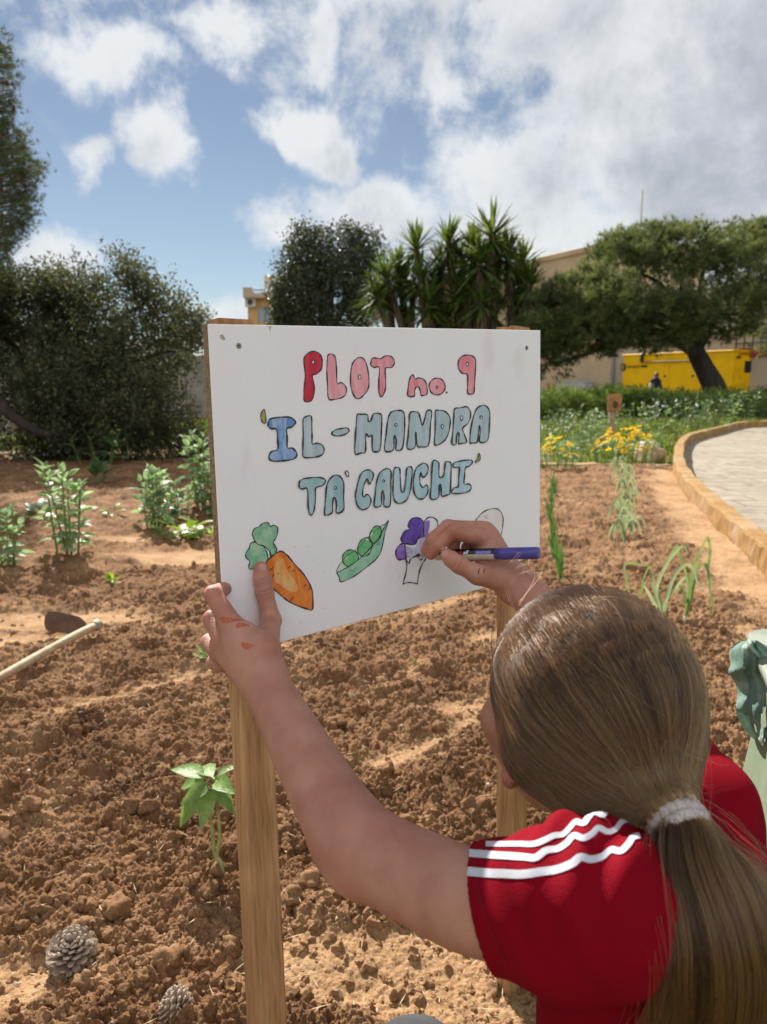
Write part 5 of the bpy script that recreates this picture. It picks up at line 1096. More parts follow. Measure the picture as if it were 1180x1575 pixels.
D_.shape([(790,195),(800,165),(850,145),(950,130),(1005,135),(1000,175),(960,205),(930,215),(920,310),(915,400),(965,400),(995,430),(980,475),(920,500),(830,510),(775,500),(780,470),(815,440),(850,430),(855,330),(862,215),(810,215)], 'sky', 1.1)
D_.shape([(1083,55),(1098,80),(1095,120),(1070,148),(1042,150),(1070,110)], 'ochre', .8)
D_.done("painted_lettering")
D_ = Draw((370, 790), K)
D_.shape([(110,630),(95,590),(105,540),(65,500),(60,450),(100,390),(110,345),(160,320),(200,350),(255,365),(290,420),(310,480),(300,540),(240,600)], 'leaf', .9)
D_.shape([(150,280),(133,230),(160,170),(210,150),(240,120),(290,98),(325,115),(335,145),(380,132),(420,155),(422,220),(400,280),(375,320),(400,375),(412,430),(350,490),(325,430),(270,370),(200,350),(165,310)], 'leaf', .9)
D_.fill(D_.curve([(305,430),(330,440),(335,490),(315,485)]), 'white'); D_.line(D_.curve([(375,330),(385,400),(405,440)], False), False, .6); D_.line(D_.curve([(335,400),(345,450),(360,480)], False), False, .5)
D_.shape([(290,560),(350,490),(420,440),(470,428),(530,470),(580,530),(650,610),(720,690),(780,790),(815,880),(822,980),(815,1088),(750,1078),(650,1045),(540,990),(440,910),(370,840),(330,740),(300,660)], 'orange', 1.15)
D_.fill(D_.curve([(400,560),(450,500),(490,520),(520,620),(580,700),(640,800),(650,870),(590,890),(520,860),(440,800),(390,760),(380,660)]), 'tan', .0001)
for a in ([(320,650),(370,610)], [(345,725),(385,690)], [(535,620),(570,600)], [(590,655),(610,640)], [(720,830),(745,800)], [(765,865),(790,840)], [(575,985),(600,945)], [(425,675),(432,690)]): D_.line(D_.px(a), False, .8)
D_.done("carrot_drawing")
D_ = Draw((500, 790), 120 / 1180)
D_.shape([(185,890),(205,800),(255,730),(330,640),(500,520),(660,350),(840,195),(900,165),(930,150),(700,540),(400,780)], 'pale', .5)
def el(cx, cy, rx, ry, t): return [(cx + rx * math.cos(a) * math.cos(t) - ry * math.sin(a) * math.sin(t), cy + rx * math.cos(a) * math.sin(t) + ry * math.sin(a) * math.cos(t)) for a in np.linspace(0, 6.283, 13)[:-1]]
for e, g_ in ((el(385, 675, 122, 130, .3), (325, 665)), (el(605, 505, 105, 145, .35), (640, 385)), (el(765, 315, 82, 138, .35), (705, 315))):
    D_.shape(e, 'pea', .9); D_.fill(D_.curve(el(*g_, 18, 34, .35)), 'glow', .0001)
D_.shape([(185,890),(250,860),(400,775),(550,660),(700,510),(820,360),(885,230),(960,100),(915,250),(895,350),(850,560),(780,680),(640,800),(480,920),(370,985),(240,1028),(215,960)], 'pod', .85)
D_.line(D_.curve([(360,885),(385,860),(430,865),(470,800)], False), False, .45); D_.line(D_.curve([(785,480),(830,430)], False), False, .45); D_.line(D_.curve([(600,690),(620,700)], False), False, .45); D_.line(D_.curve([(640,650),(680,610)], False), False, .35)
D_.done("pea_pod_drawing")
D_ = Draw((600, 780), 120 / 1180)
D_.fill(D_.curve([(240,770),(330,760),(370,740),(480,700),(560,440),(500,330),(420,480),(380,620),(300,600),(200,600),(140,700),(200,760)]), 'lilac')
D_.shape([(510,240),(470,180),(410,158),(340,170),(285,230),(275,290),(300,330),(230,360),(180,430),(165,490),(210,545),(290,560),(380,560),(420,480),(500,440),(508,330)], 'purple', 1.0)
D_.shape([(215,548),(140,580),(95,650),(90,740),(130,795),(200,790),(240,765),(235,650)], 'violet', 1.0)
D_.fill(D_.curve([(505,250),(540,215),(600,205),(590,330),(560,440),(500,460),(495,350)]), 'violet', .0001)
D_.line(D_.curve([(505,245),(540,190),(600,152),(660,160),(710,200),(725,270),(700,360)], False), False, 1.0)
D_.line(D_.curve([(240,770),(255,900),(235,1020),(195,1165)], False), False, 1.0); D_.line(D_.curve([(195,1165),(250,1145),(300,1140),(360,1148),(415,1162)], False), False, 1.0); D_.line(D_.curve([(415,1162),(440,1000),(480,880),(530,800),(560,740)], False), False, 1.0)
D_.line(D_.curve([(240,770),(285,850),(310,790),(370,750),(430,750),(470,800),(500,765)], False), False, .9)
D_.done("broccoli_drawing")
D_ = Draw((680, 770), 170 / 1180)
q = [(360,215),(400,160),(460,110),(550,85),(610,100),(650,170),(650,260),(635,350),(605,430),(560,500),(480,540),(390,500),(340,400),(335,300)]
D_.fill(D_.curve(q), 'blush'); D_.line(D_.curve(q), True, .85)
for a in ([(455,165),(475,190)], [(478,155),(490,165)], [(540,345),(545,375)], [(562,335),(568,350)]): D_.line(D_.px(a), False, .4)
D_.done("potato_drawing")
M_SCREW = mat("screw_metal", (.34, .31, .25), (.22, .20, .16), 300, .45, metal=.8); M_HOLE = mat("screw_slot", (.015, .012, .01), rough=.8)
def screw(px, py, r):
    c = on_board(px, py); a = np.linspace(0, 6.283, 17)[:-1]; ring = lambda rr, z: np.array([c + BN * z + (BU * math.cos(t) + BV * math.sin(t)) * rr for t in a])
    mb = MB(); mb.grid(np.array([ring(r, .0001), ring(r, .0006), ring(r * .8, .0010), ring(r * .35, .0006)]), closed=True); mb.add(ring(r * .36, .0005), [tuple(range(16)) if np.cross(BU, BV) @ BN > 0 else tuple(range(16))[::-1]], 1); mb.build("screw", [M_SCREW, M_HOLE], SIGN, True)
screw(367.3, 531.8, .0034); screw(810, 535, .0034)
def chip():
    mb = MB()
    for q in ([(338,516),(342,514),(346,519),(347,523),(343,523),(339,520)],):
        V = np.array([on_board(x, y, .0003) for x, y in q]); mb.add(V, [tuple(range(len(q)))[::-1]])
    mb.build("chipped_patch", mat("chipped_paint", (.55, .48, .46), (.36, .26, .24), 300, .9), BOARD)
    mb = MB(); q = [(413,501.5),(418,501.8),(417,505),(416.4,512),(415,507)]; mb.add(np.array([on_board(x, y, .0003) for x, y in q]), [tuple(range(5))[::-1]]); mb.build("brown_stain", mat("brown_stain_mark", (.50, .36, .24), (.70, .62, .54), 200, .8), BOARD)
chip()
# ------------------------------------------------------------------ the girl
HC = P(906, 1068, .645); HF = unit(cs(-.38, .02, .92)); HL = unit(cs(-.925, -.02, -.38)); HU = unit(np.cross(HF, HL)); HU = HU if HU[2] > 0 else -HU; HL = unit(np.cross(HU, HF)); HL = HL if HL[0] < 0 else -HL
HAX = np.stack([HF, HL, HU])
def hp(f, l, u): return HC + HF * f + HL * l + HU * u
NB = P(985, 1285, .60); SL = P(905, 1390, .505); SR = P(1082, 1234, .68); DOWN = np.array([0, 0, -1.]); MID = (SL + SR) / 2; LAT = unit(SL - SR); PV = MID + DOWN * .37 + np.array([.02, -.06, 0]); BACK = unit(np.cross(LAT, DOWN)); BACK = BACK if BACK[1] < 0 else -BACK
TIE = P(1022, 1241, .545)
LW = P(402, 1040, .82); LE = P(552, 1298, .645)
RW = P(792, 898, 1.025); RE = P(985, 1080, .95)
KL = P(640, 1668, .80); KR = P(1010, 1690, .98); FL = np.array([KL[0] + .03, KL[1] - .16, .05]); FR = np.array([KR[0] - .02, KR[1] - .12, .05])
body = SDF()
# head, neck, face
body.ell(hp(0, 0, -.004), HAX, (.085, .069, .077), .02).ell(hp(.042, 0, -.055), HAX, (.052, .056, .062), .03).cap(hp(.062, 0, -.098), hp(.068, 0, -.098), .018, .016, .03)
body.cap(hp(-.015, 0, -.06), NB, .044, .047, .03).cap(hp(.094, 0, -.018), hp(.108, 0, -.046), .007, .0105, .012)
for s in (1, -1):
    body.cap(hp(.078, s * .034, -.050), hp(.055, s * .056, -.030), .018, .016, .03)                                # cheekbones
    body.ell(hp(.004, s * .0745, -.034), np.stack([unit(HF * .92 - HL * s * .25 - HU * .25), unit(HL * s), HU]), (.017, .0075, .029), .008)  # ears
    body.cap(hp(.006, s * .077, -.062), hp(.007, s * .076, -.066), .0075, .007, .008)
body.cap(hp(.098, -.016, -.078), hp(.098, .016, -.078), .0055, .0055, .008)
# torso and shoulders (under the shirt), legs (under the trousers)
body.cap(NB + DOWN * .04, SL, .036, .040, .04).cap(NB + DOWN * .035, SR, .036, .036, .04)
for o_ in (-.04, .04): body.cap(MID + LAT * o_ + DOWN * .11, PV + LAT * o_, .066, .066, .04)
body.chain([PV + LAT * .05, KL, FL], [.066, .042, .03], .03).chain([PV - LAT * .05, KR, FR], [.066, .042, .03], .03)
# left arm (viewer's left)
def limb(pts, rs, k=.0025, n=7): q = spline(np.array(pts), n); body.chain(q, np.maximum(spline(np.array(rs)[:, None], n)[:, 0], .001), k)
limb([SL, P(745, 1388, .548), P(650, 1352, .595), P(568, 1307, .638), P(527, 1262, .672), P(487, 1196, .715), P(440, 1110, .775), LW, P(388, 1010, .826)], [.041, .0365, .0355, .0350, .0340, .0315, .0275, .0240, .0230])
body.cap(P(548, 1322, .640), P(530, 1300, .650), .022, .019, .03)
# left hand: thumb on the face of the board, fingers wrapped behind its edge
ob = on_board
palmL = [(LW, P(404, 1000, .822), .0235, .019), (LW, P(372, 985, .832), .023, .019), (P(375, 1020, .835), P(345, 1000, .85), .021, .0155), (P(372, 985, .832), P(356, 965, .838), .018, .0135)]
for a, b, ra, rb in palmL: body.cap(a, b, ra, rb, .014)
body.chain([P(406, 1002, .822), ob(417, 955, .015), ob(407, 910, .0108), ob(404, 890, .0096), ob(401.5, 874, .0088)], [.0170, .0120, .0101, .0099, .0086], .007)
BEH = -BT - .0085
def finger(pts, rs, k=.0042): body.chain(pts, rs, k)
finger([P(356, 962, .838), P(328, 914, .852), ob(352, 902, BEH), ob(374, 906, BEH)], [.0135, .0098, .0088, .0075])
finger([P(344, 984, .846), P(326, 952, .868), ob(352, 945, BEH - .001), ob(374, 948, BEH)], [.0130, .0100, .0088, .0075])
finger([P(337, 1002, .855), P(322, 988, .880), ob(352, 986, BEH - .001), ob(372, 988, BEH)], [.0122, .0098, .0085, .0072])
finger([P(342, 1020, .865), P(330, 1018, .890), ob(356, 1010, BEH - .004), ob(372, 1006, BEH)], [.0110, .0088, .0076, .0066])
# right arm and the hand holding the marker
limb([SR, P(1040, 1160, .81), RE, P(880, 975, .972), RW], [.040, .037, .034, .031, .0245])
for a, b, ra, rb in ((RW, P(752, 866, 1.030), .0235, .0185), (RW, P(754, 848, 1.045), .0225, .018), (P(754, 862, 1.04), P(740, 828, 1.030), .0165, .0128), (P(758, 850, 1.045), P(740, 818, 1.038), .0165, .0128), (P(760, 850, 1.05), P(752, 822, 1.04), .017, .0125)): body.cap(a, b, ra, rb, .014)
finger([P(738, 826, 1.026), P(696, 818, 1.006), P(675, 837, 1.008), P(663, 853, 1.016)], [.0128, .0100, .0089, .0074], .0035)
finger([P(736, 815, 1.038), P(689, 810, 1.022), P(665, 829, 1.016), P(655, 847, 1.026)], [.0124, .0097, .0086, .0072], .0035)
finger([P(747, 815, 1.040), P(708, 813, 1.038), P(697, 838, 1.045), P(702, 856, 1.047)], [.0118, .0095, .0084, .0072], .0035)
finger([P(757, 823, 1.05), P(730, 818, 1.054), P(718, 842, 1.056), P(724, 858, 1.056)], [.0105, .0085, .0074, .0066], .0035)
body.chain([P(772, 892, 1.012), P(735, 884, .994), P(706, 869, .990), P(694, 860, .992), P(687, 853, .996)], [.0175, .0130, .0108, .0098, .0085], .006)
def body_post(X, d): return d
Vb, Qb = net(body, .0017)
def skin_colour(V):
    n = len(V); base = np.array([.44, .215, .150]); c = np.tile(base, (n, 1)); red = np.zeros(n)
    def near(p, r): return np.exp(-((V - p) ** 2).sum(1) / r ** 2)
    for p, r, a in ((P(344, 984, .846), .012, .6), (P(328, 914, .852), .012, .7), (P(326, 952, .868), .010, .6), (ob(402, 868, .009), .011, 1.0), (ob(407, 912, .015), .010, .4), (P(738, 836, 1.005), .012, .5), (P(694, 824, .992), .012, .6), (P(688, 813, 1.005), .010, .5), (P(705, 868, .98), .012, .6), (P(686, 853, .99), .010, .8), (P(663, 853, 1.01), .009, .8),
                    (LE, .05, .25), (P(600, 1270, .62), .03, .3), (hp(.006, .077, -.05), .03, .7), (hp(.098, 0, -.078), .012, 1.1)): red = np.maximum(red, a * near(p, r))
    c = c * (1 - red[:, None]) + np.array([.43, .15, .11]) * red[:, None]
    def crease(p, ax, w, r, amt):  # shade of skin folds painted in as darker lines of colour
        nonlocal c
        q = V - p; g_ = np.exp(-((q @ unit(ax)) / w) ** 2) * np.exp(-(q * q).sum(1) / r ** 2) * amt; c = c * (1 - g_[:, None] * np.array([.35, .5, .5]))
    tax = ob(407, 910, .01) - ob(417, 955, .01)
    for p, ax, w, r, amt in ((ob(407, 908, .02), tax, .0009, .011, 1), (ob(408, 913, .02), tax, .0007, .009, .7), (ob(405, 890, .02), tax, .0006, .008, .5), (P(694, 824, .99), cs(-.7, -.2, .3), .0010, .010, .6), (P(706, 869, .98), cs(-.8, .5, 0), .0010, .010, .9), (P(701, 865, .98), cs(-.8, .5, 0), .0008, .008, .6),
                             (P(600, 1272, .60), cs(.75, .6, 0), .0022, .016, .4)): crease(p, ax, w, r, amt)
    for p, ax, r in ((ob(405.5, 871, .0178), BN, .0058), (P(683, 851, .987), -XF, .0062)):                                      # thumb nails
        w = np.clip(1.6 - ((V - p) ** 2).sum(1) / r ** 2 * 1.2, 0, 1)[:, None]; c = c * (1 - w) + np.array([.52, .30, .25]) * w
    return c
def skin_mat():
    m, nt, N, L, out = nodes("skin"); b = N.new('ShaderNodeBsdfPrincipled'); b.inputs['Roughness'].default_value = .56; b.inputs['Specular IOR Level'].default_value = .3
    b.inputs['Subsurface Weight'].default_value = .18; b.inputs['Subsurface Radius'].default_value = (.010, .004, .002); b.inputs['Subsurface Scale'].default_value = .6
    at = N.new('ShaderNodeAttribute'); at.attribute_name = 'tone'; tc = N.new('ShaderNodeTexCoord')
    def nz(s, d):
        n = N.new('ShaderNodeTexNoise'); n.inputs['Scale'].default_value = s; n.inputs['Detail'].default_value = d; L.new(tc.outputs['Object'], n.inputs['Vector']); return n.outputs['Fac']
    r = N.new('ShaderNodeValToRGB'); L.new(nz(28, 6), r.inputs[0]); r.color_ramp.elements[0].position = .3; r.color_ramp.elements[0].color = (.84, .70, .66, 1); r.color_ramp.elements[1].position = .68; r.color_ramp.elements[1].color = (1.05, 1.06, 1.06, 1)
    x = N.new('ShaderNodeMix'); x.data_type = 'RGBA'; x.blend_type = 'MULTIPLY'; x.inputs[0].default_value = 1; L.new(at.outputs['Color'], x.inputs[6]); L.new(r.outputs[0], x.inputs[7])
    v = N.new('ShaderNodeTexVoronoi'); v.inputs['Scale'].default_value = 62; L.new(tc.outputs['Object'], v.inputs['Vector']); g = N.new('ShaderNodeMapRange'); L.new(v.outputs['Distance'], g.inputs[0]); g.inputs[1].default_value = .075; g.inputs[2].default_value = .04
    s = N.new('ShaderNodeSeparateColor'); L.new(v.outputs['Color'], s.inputs[0]); th = N.new('ShaderNodeMath'); th.operation = 'GREATER_THAN'; L.new(s.outputs[0], th.inputs[0]); th.inputs[1].default_value = .82
    mu = N.new('ShaderNodeMath'); mu.operation = 'MULTIPLY'; L.new(g.outputs[0], mu.inputs[0]); L.new(th.outputs[0], mu.inputs[1]); mu2 = N.new('ShaderNodeMath'); mu2.operation = 'MULTIPLY'; L.new(mu.outputs[0], mu2.inputs[0]); mu2.inputs[1].default_value = .45
    y = N.new('ShaderNodeMix'); y.data_type = 'RGBA'; L.new(mu2.outputs[0], y.inputs[0]); L.new(x.outputs[2], y.inputs[6]); y.inputs[7].default_value = (.26, .12, .08, 1); L.new(y.outputs[2], b.inputs['Base Color'])
    bp = N.new('ShaderNodeBump'); bp.inputs['Distance'].default_value = .0009; bp.inputs['Strength'].default_value = .8; L.new(nz(420, 4), bp.inputs['Height']); L.new(bp.outputs[0], b.inputs['Normal']); L.new(b.outputs[0], out.inputs[0]); return m
GIRL = mk("person", Vb, Qb, skin_mat(), None, True, attrs={'tone': skin_colour(Vb)})
tag(GIRL, "crouching person with a long ponytail and red striped shirt colouring the sign", "person")
def trace(px, py, f, d0=.35, d1=1.3):
    """first hit of photo rays with a smooth body"""
    r = np.array([ray(a, b) for a, b in zip(px, py)]); t = np.full(len(r), d0)
    for _ in range(70): t = np.minimum(t + f(CO + r * t[:, None]) * .8 / np.linalg.norm(r, axis=1), d1)
    miss = t > d1 - .01; X = CO + r * t[:, None]
    if miss.any() and (~miss).any():                       # rays passing just outside: settle on the nearest skin
        X[miss] = CO + r[miss] * np.median(t[~miss])
        for _ in range(25): X[miss] = X[miss] - grad(f, X[miss]) * (f(X[miss]) * .7)[:, None]
    return X
def grad(f, X, e=.0012): d0 = f(X); return unit(np.stack([f(X + np.eye(3)[k] * e) - d0 for k in range(3)], 1))
def smudge(polys, f, matl, name, off=.0004):
    mb = MB()
    for q in polys:
        c = np.mean(q, 0); ring = spline(q, 4, True); rows = [c + (ring - c) * s for s in (.02, .35, .7, 1.0)]; n = len(ring); pp = np.concatenate(rows); X = trace(pp[:, 0], pp[:, 1], f); X = X + grad(f, X) * off
        mb.grid(X.reshape(4, n, 3), closed=True)
    return mb.build(name, matl, GIRL, True)
def smear_mat():
    m, nt, N, L, out = nodes("orange_paint_smear"); b = N.new('ShaderNodeBsdfPrincipled'); b.inputs['Base Color'].default_value = (.50, .095, .022, 1); b.inputs['Roughness'].default_value = .6
    t = N.new('ShaderNodeBsdfTransparent'); n = N.new('ShaderNodeTexNoise'); n.inputs['Scale'].default_value = 420; n.inputs['Detail'].default_value = 4; tc = N.new('ShaderNodeTexCoord'); L.new(tc.outputs['Object'], n.inputs['Vector'])
    r = N.new('ShaderNodeMapRange'); L.new(n.outputs['Fac'], r.inputs[0]); r.inputs[1].default_value = .34; r.inputs[2].default_value = .60; r.inputs[3].default_value = .15; r.inputs[4].default_value = .92
    x = N.new('ShaderNodeMixShader'); L.new(r.outputs[0], x.inputs[0]); L.new(t.outputs[0], x.inputs[1]); L.new(b.outputs[0], x.inputs[2]); L.new(x.outputs[0], out.inputs[0]); return m
smudge([np.array(q, float) for q in ([(338,951),(344,948),(352,950),(377,954),(360,956),(350,959),(342,957)], [(363,962),(370,958),(385,963),(372,964),(365,966)], [(371,988),(378,989),(391,993),(377,999)])], body.ev, smear_mat(), "paint_smear", .0003)
smudge([np.array(q, float) for q in ([(735,881),(737,874),(738,874),(736.5,882)], [(743,880),(745.5,874),(746.5,874.5),(744,881)])], body.ev, mat("dark_pen_mark", (.06, .04, .05), rough=.6), "pen_mark", .0003)
# eyes (the face is turned away from the lens)
ey = MB(); V0, F0 = ico(2)
for s in (1, -1): ey.add(V0 * .0115 + hp(.0805, s * .031, -.012), F0)
ey.build("eyes", mat("eye_white", (.7, .68, .66), rough=.2), GIRL, True)
# ---- shirt
shirt = SDF(); E0 = P(746, 1394, .553)
shirt.cap(NB + DOWN * .055, SL, .038, .0445, .04).cap(NB + DOWN * .04, SR, .038, .036, .04).cap(SL + DOWN * .015, SR + DOWN * .02, .036, .034, .04)
for o_ in (-.030, 0, .040): shirt.cap(MID + LAT * o_ + DOWN * .10 + BACK * .004, PV + LAT * o_, .072, .082, .04)
shirt.cap(SL, E0 + (E0 - SL) * .25, .0465, .0465, .03).cap(SL, P(1060, 1400, .572), .043, .052, .03).cap(P(1060, 1400, .572), P(1120, 1480, .60), .052, .066, .04).cap(P(1120, 1480, .60), PV, .066, .08, .04).cap(SR + DOWN * .03, PV - LAT * .055, .040, .075, .04).cap(P(1060, 1400, .572), SR + DOWN * .06, .045, .040, .04).cap(SR, P(1046, 1160, .79), .037, .036, .03)
SN = unit(cs(-.93, -.27, .22)); AXS = unit(E0 - SL)
FC = P(925, 1292, .50); F2 = P(880, 1450, .50)
def shirt_post(X, d):
    t = (X - SL) @ AXS; w = np.exp(-((X - FC) ** 2).sum(1) / .055 ** 2)
    d = d - w * .0042 * np.sin(t * 2 * math.pi / .027 + 1.2 * np.sin(X[:, 2] * 55)) 
    d = d + .0016 * np.sin(X @ np.array([38., 22, 46])) * np.sin(X @ np.array([-20., 45, 18]) + 1) + .0022 * np.exp(-((X - F2) ** 2).sum(1) / .10 ** 2) * np.sin((X @ unit(cs(.75, .6, .2))) * 2 * math.pi / .045 + 2 * np.sin(X[:, 0] * 18))
    d = d + .0016 * np.sin((X @ unit(cs(.8, -.5, .1))) * 2 * math.pi / .06 + 1.5 * np.sin(X[:, 2] * 23)) * np.exp(-((X - P(1110, 1270, .66)) ** 2).sum(1) / .10 ** 2)
    s = (X - E0) @ SN; d = np.maximum(d, s)
    h = E0 - SN * .06; ab = E0 + SN * .02 - h; tt = np.clip(((X - h) @ ab) / (ab @ ab), 0, 1); q = np.linalg.norm(X - h - tt[:, None] * ab, axis=1); d = np.maximum(d, .0405 - q)
    a = NB - DOWN * .012 + (hp(-.02, 0, -.05) - NB) * .0; b = hp(-.01, 0, -.02); ab = b - a; tt = np.clip(((X - a) @ ab) / (ab @ ab), 0, 1); q = np.linalg.norm(X - a - tt[:, None] * ab, axis=1)
    return np.maximum(d, .053 - q)
Vs, Qs = net(shirt, .0026, post=shirt_post)
M_SHIRT = mat("red_jersey", (.225, .0018, .010), (.185, .0015, .008), 8, .8, .0007, 900, spec=.06)
SHIRT = mk("shirt", Vs, Qs, M_SHIRT, GIRL, True)
def sf(X): return shirt_post(X, shirt.ev(X))
def strip(pts, w, name, matl, off=.0007, parent=None, seam=None):
    p = spline(np.array(pts, float), 10); n = len(p); t = unit(np.gradient(p, axis=0)); nn = np.stack([-t[:, 1], t[:, 0]], 1); hw = np.interp(np.linspace(0, 1, n), np.linspace(0, 1, len(w)), w)[:, None] * .5
    rows = [p + nn * hw * s for s in (-1, -.5, 0, .5, 1)]; pp = np.concatenate(rows); X = trace(pp[:, 0], pp[:, 1], sf); N_ = grad(sf, X); o_ = off
    mb = MB(); mb.grid((X + N_ * o_).reshape(5, n, 3)); ob_ = mb.build(name, matl, parent or SHIRT, True); return ob_
M_STRIPE = mat("white_stripe", (.50, .50, .53), (.45, .45, .49), 60, .6, .0004, 700)
M_SEAM = mat("dark_red_seam", (.11, .002, .007), rough=.8)
strip([(733, 1305), (731, 1325), (732, 1345), (739, 1380), (750, 1415), (764, 1448), (781, 1482)], (1.6, 1.6), "hem_seam", M_SEAM, .0005)
strip([(719.5, 1341), (745, 1343), (775, 1344), (805, 1345), (835, 1341), (858, 1338), (880, 1329), (893, 1319), (908, 1322), (926, 1318), (940, 1308), (955, 1310), (966, 1300), (974, 1289), (984, 1286)], (14, 13, 12, 10, 9), "stripe", M_STRIPE)
strip([(722, 1313), (750, 1315), (780, 1317), (808, 1319), (824, 1320), (840, 1309), (858, 1306), (872, 1298), (884, 1286), (897, 1290), (910, 1283), (920, 1274), (934, 1280), (946, 1276), (955, 1265), (966, 1262)], (12, 11, 10, 9, 8), "stripe", M_STRIPE)
strip([(748, 1299), (770, 1299), (800, 1299), (822, 1299), (838, 1293), (852, 1286), (866, 1284), (876, 1275), (886, 1265), (898, 1267), (906, 1257), (914, 1250), (926, 1254), (934, 1246), (944, 1244)], (8, 9, 9, 9, 9), "stripe", M_STRIPE)
# ---- trousers, shoes
tr = SDF(); tr.cap(PV + LAT * .05, PV - LAT * .05, .092, .092, .04).chain([PV + LAT * .055, KL, FL], [.086, .056, .046], .03).chain([PV - LAT * .055, KR, FR], [.086, .056, .046], .03)
Vt, Qt = net(tr, .006); mk("trousers", Vt, Qt, mat("grey_trousers", (.060, .060, .065), (.042, .042, .046), 30, .85, .001, 400), GIRL, True)
shb = SDF()
for f, k in ((FL, KL), (FR, KR)): fw = unit((k - f) * [1, 1, 0]); shb.cap(f + fw * -.05 + [0, 0, -.005], f + fw * .12 + [0, 0, -.015], .042, .034, .03)
Vh, Qh = net(shb, .006); mk("shoes", Vh, Qh, mat("dark_shoe", (.05, .05, .055), rough=.7), GIRL, True)
# ---- hair
hair = SDF()
hair.ell(hp(-.004, 0, .004), HAX, (.0945, .0805, .0800), .02).cap(hp(-.045, .0, -.03), TIE, .040, .012, .04).cap(hp(-.005, .050, -.045), P(925, 1215, .590), .028, .026, .03).cap(P(925, 1215, .590), TIE, .026, .012, .03).cap(hp(-.02, -.042, -.03), TIE, .030, .012, .035)
FCUT = (hp(.108, 0, -.055), HAX, np.array([.078, .066, .092]))
ECUT = (hp(.045, .095, -.085), HAX, np.array([.055, .05, .05]))
def hair_post(X, d):
    e = np.minimum(SDF.one(('e', *FCUT), X), SDF.one(('e', *ECUT), X)); return np.maximum(d, -e)
Vq, Qq = net(hair, .003, post=lambda X, d: hair_post(X, d) + .004)
def hair_mat(name, dark, mid, light, rough=.32):
    m, nt, N, L, out = nodes(name); h = N.new('ShaderNodeBsdfHairPrincipled'); h.model = 'CHIANG'; h.parametrization = 'COLOR'
    h.inputs['Roughness'].default_value = rough; h.inputs['Radial Roughness'].default_value = .45; h.inputs['Coat'].default_value = 0; h.inputs['IOR'].default_value = 1.5; h.inputs['Random Roughness'].default_value = .2
    hi = N.new('ShaderNodeHairInfo'); at = N.new('ShaderNodeAttribute'); at.attribute_name = 'tint'
    r = N.new('ShaderNodeValToRGB'); e = r.color_ramp.elements; e.new(.5); L.new(at.outputs['Fac'], r.inputs[0])
    for q, (p, c) in zip(e, ((0, dark), (.5, mid), (1, light))): q.position = p; q.color = (*c, 1)
    L.new(r.outputs[0], h.inputs['Color']); L.new(h.outputs[0], out.inputs[0]); return m
M_HCAP = mat("hair_base", (.035, .020, .012), (.022, .013, .008), 90, .6, spec=.2, stretch=(1, 1, .2))
M_HAIR = hair_mat("brown_hair", (.009, .0037, .0015), (.027, .0115, .0044), (.20, .098, .032), .3)
HAIR = mk("hair", Vq, Qq, M_HCAP, GIRL, True)
def strands(name, curves, r0, r1, tint, matl, parent):
    sizes = [len(c) for c in curves]; h = bpy.data.hair_curves.new(name); h.add_curves(sizes); off = np.array(parent.matrix_world.translation) * 0
    p = np.concatenate(curves).astype(np.float32); h.points.foreach_set('position', p.ravel())
    rad = np.concatenate([np.linspace(a, b, s) for s, a, b in zip(sizes, r0, r1)]).astype(np.float32)
    if 'radius' not in h.attributes: h.attributes.new('radius', 'FLOAT', 'POINT')
    h.attributes['radius'].data.foreach_set('value', rad)
    a = h.attributes.new('tint', 'FLOAT', 'POINT'); a.data.foreach_set('value', np.concatenate(tint).astype(np.float32))
    h.materials.append(matl); o = bpy.data.objects.new(name, h); COL.objects.link(o); o.parent = parent; return o
def hf(X): return hair.ev(X)
CROWN = hp(.066, .030, .060)
def groom():
    ng = 900; D = rsphere(ng * 3); X = hp(-.004, 0, .01) + (D @ HAX) * 0 + (D[:, :1] * HF * .094 + D[:, 1:2] * HL * .083 + D[:, 2:] * HU * .086)
    loc = np.stack([(X - HC) @ HF, (X - HC) @ HL, (X - HC) @ HU], 1); face = (SDF.one(('e', *FCUT), X) < .004) | (SDF.one(('e', *ECUT), X) < .002) | (loc[:, 2] < -.055)
    X = X[~face]; top = np.linalg.norm(X - CROWN, axis=1) < .075; X = np.r_[X[:ng], X[top][:330]]; n = len(X); P_ = [X]; alive = np.ones(n, bool); endi = np.full(n, 60)
    for s in range(60):
        g = grad(hf, X); X = X - g * hf(X)[:, None]; t = TIE - X; dist = np.linalg.norm(t, axis=1, keepdims=True); t = t / dist
        away = X - CROWN; away = unit(away - g * (away * g).sum(1, keepdims=True)); w = np.exp(-(dist / .10) ** 2)
        dv = away * .9 * (1 - w) + t * (.42 + 1.2 * w) + DOWN * .12 + HF * .10 * (1 - w); dv = unit(dv - g * (dv * g).sum(1, keepdims=True) * (1 - w))
        st = np.minimum(.0075, dist * .6); X = np.where(dist < .012, X, X + dv * st); P_.append(X.copy())
        endi = np.where((dist[:, 0] < .014) & (endi == 60), s + 1, endi)
    return np.stack(P_, 1), endi
GP, GE = groom()
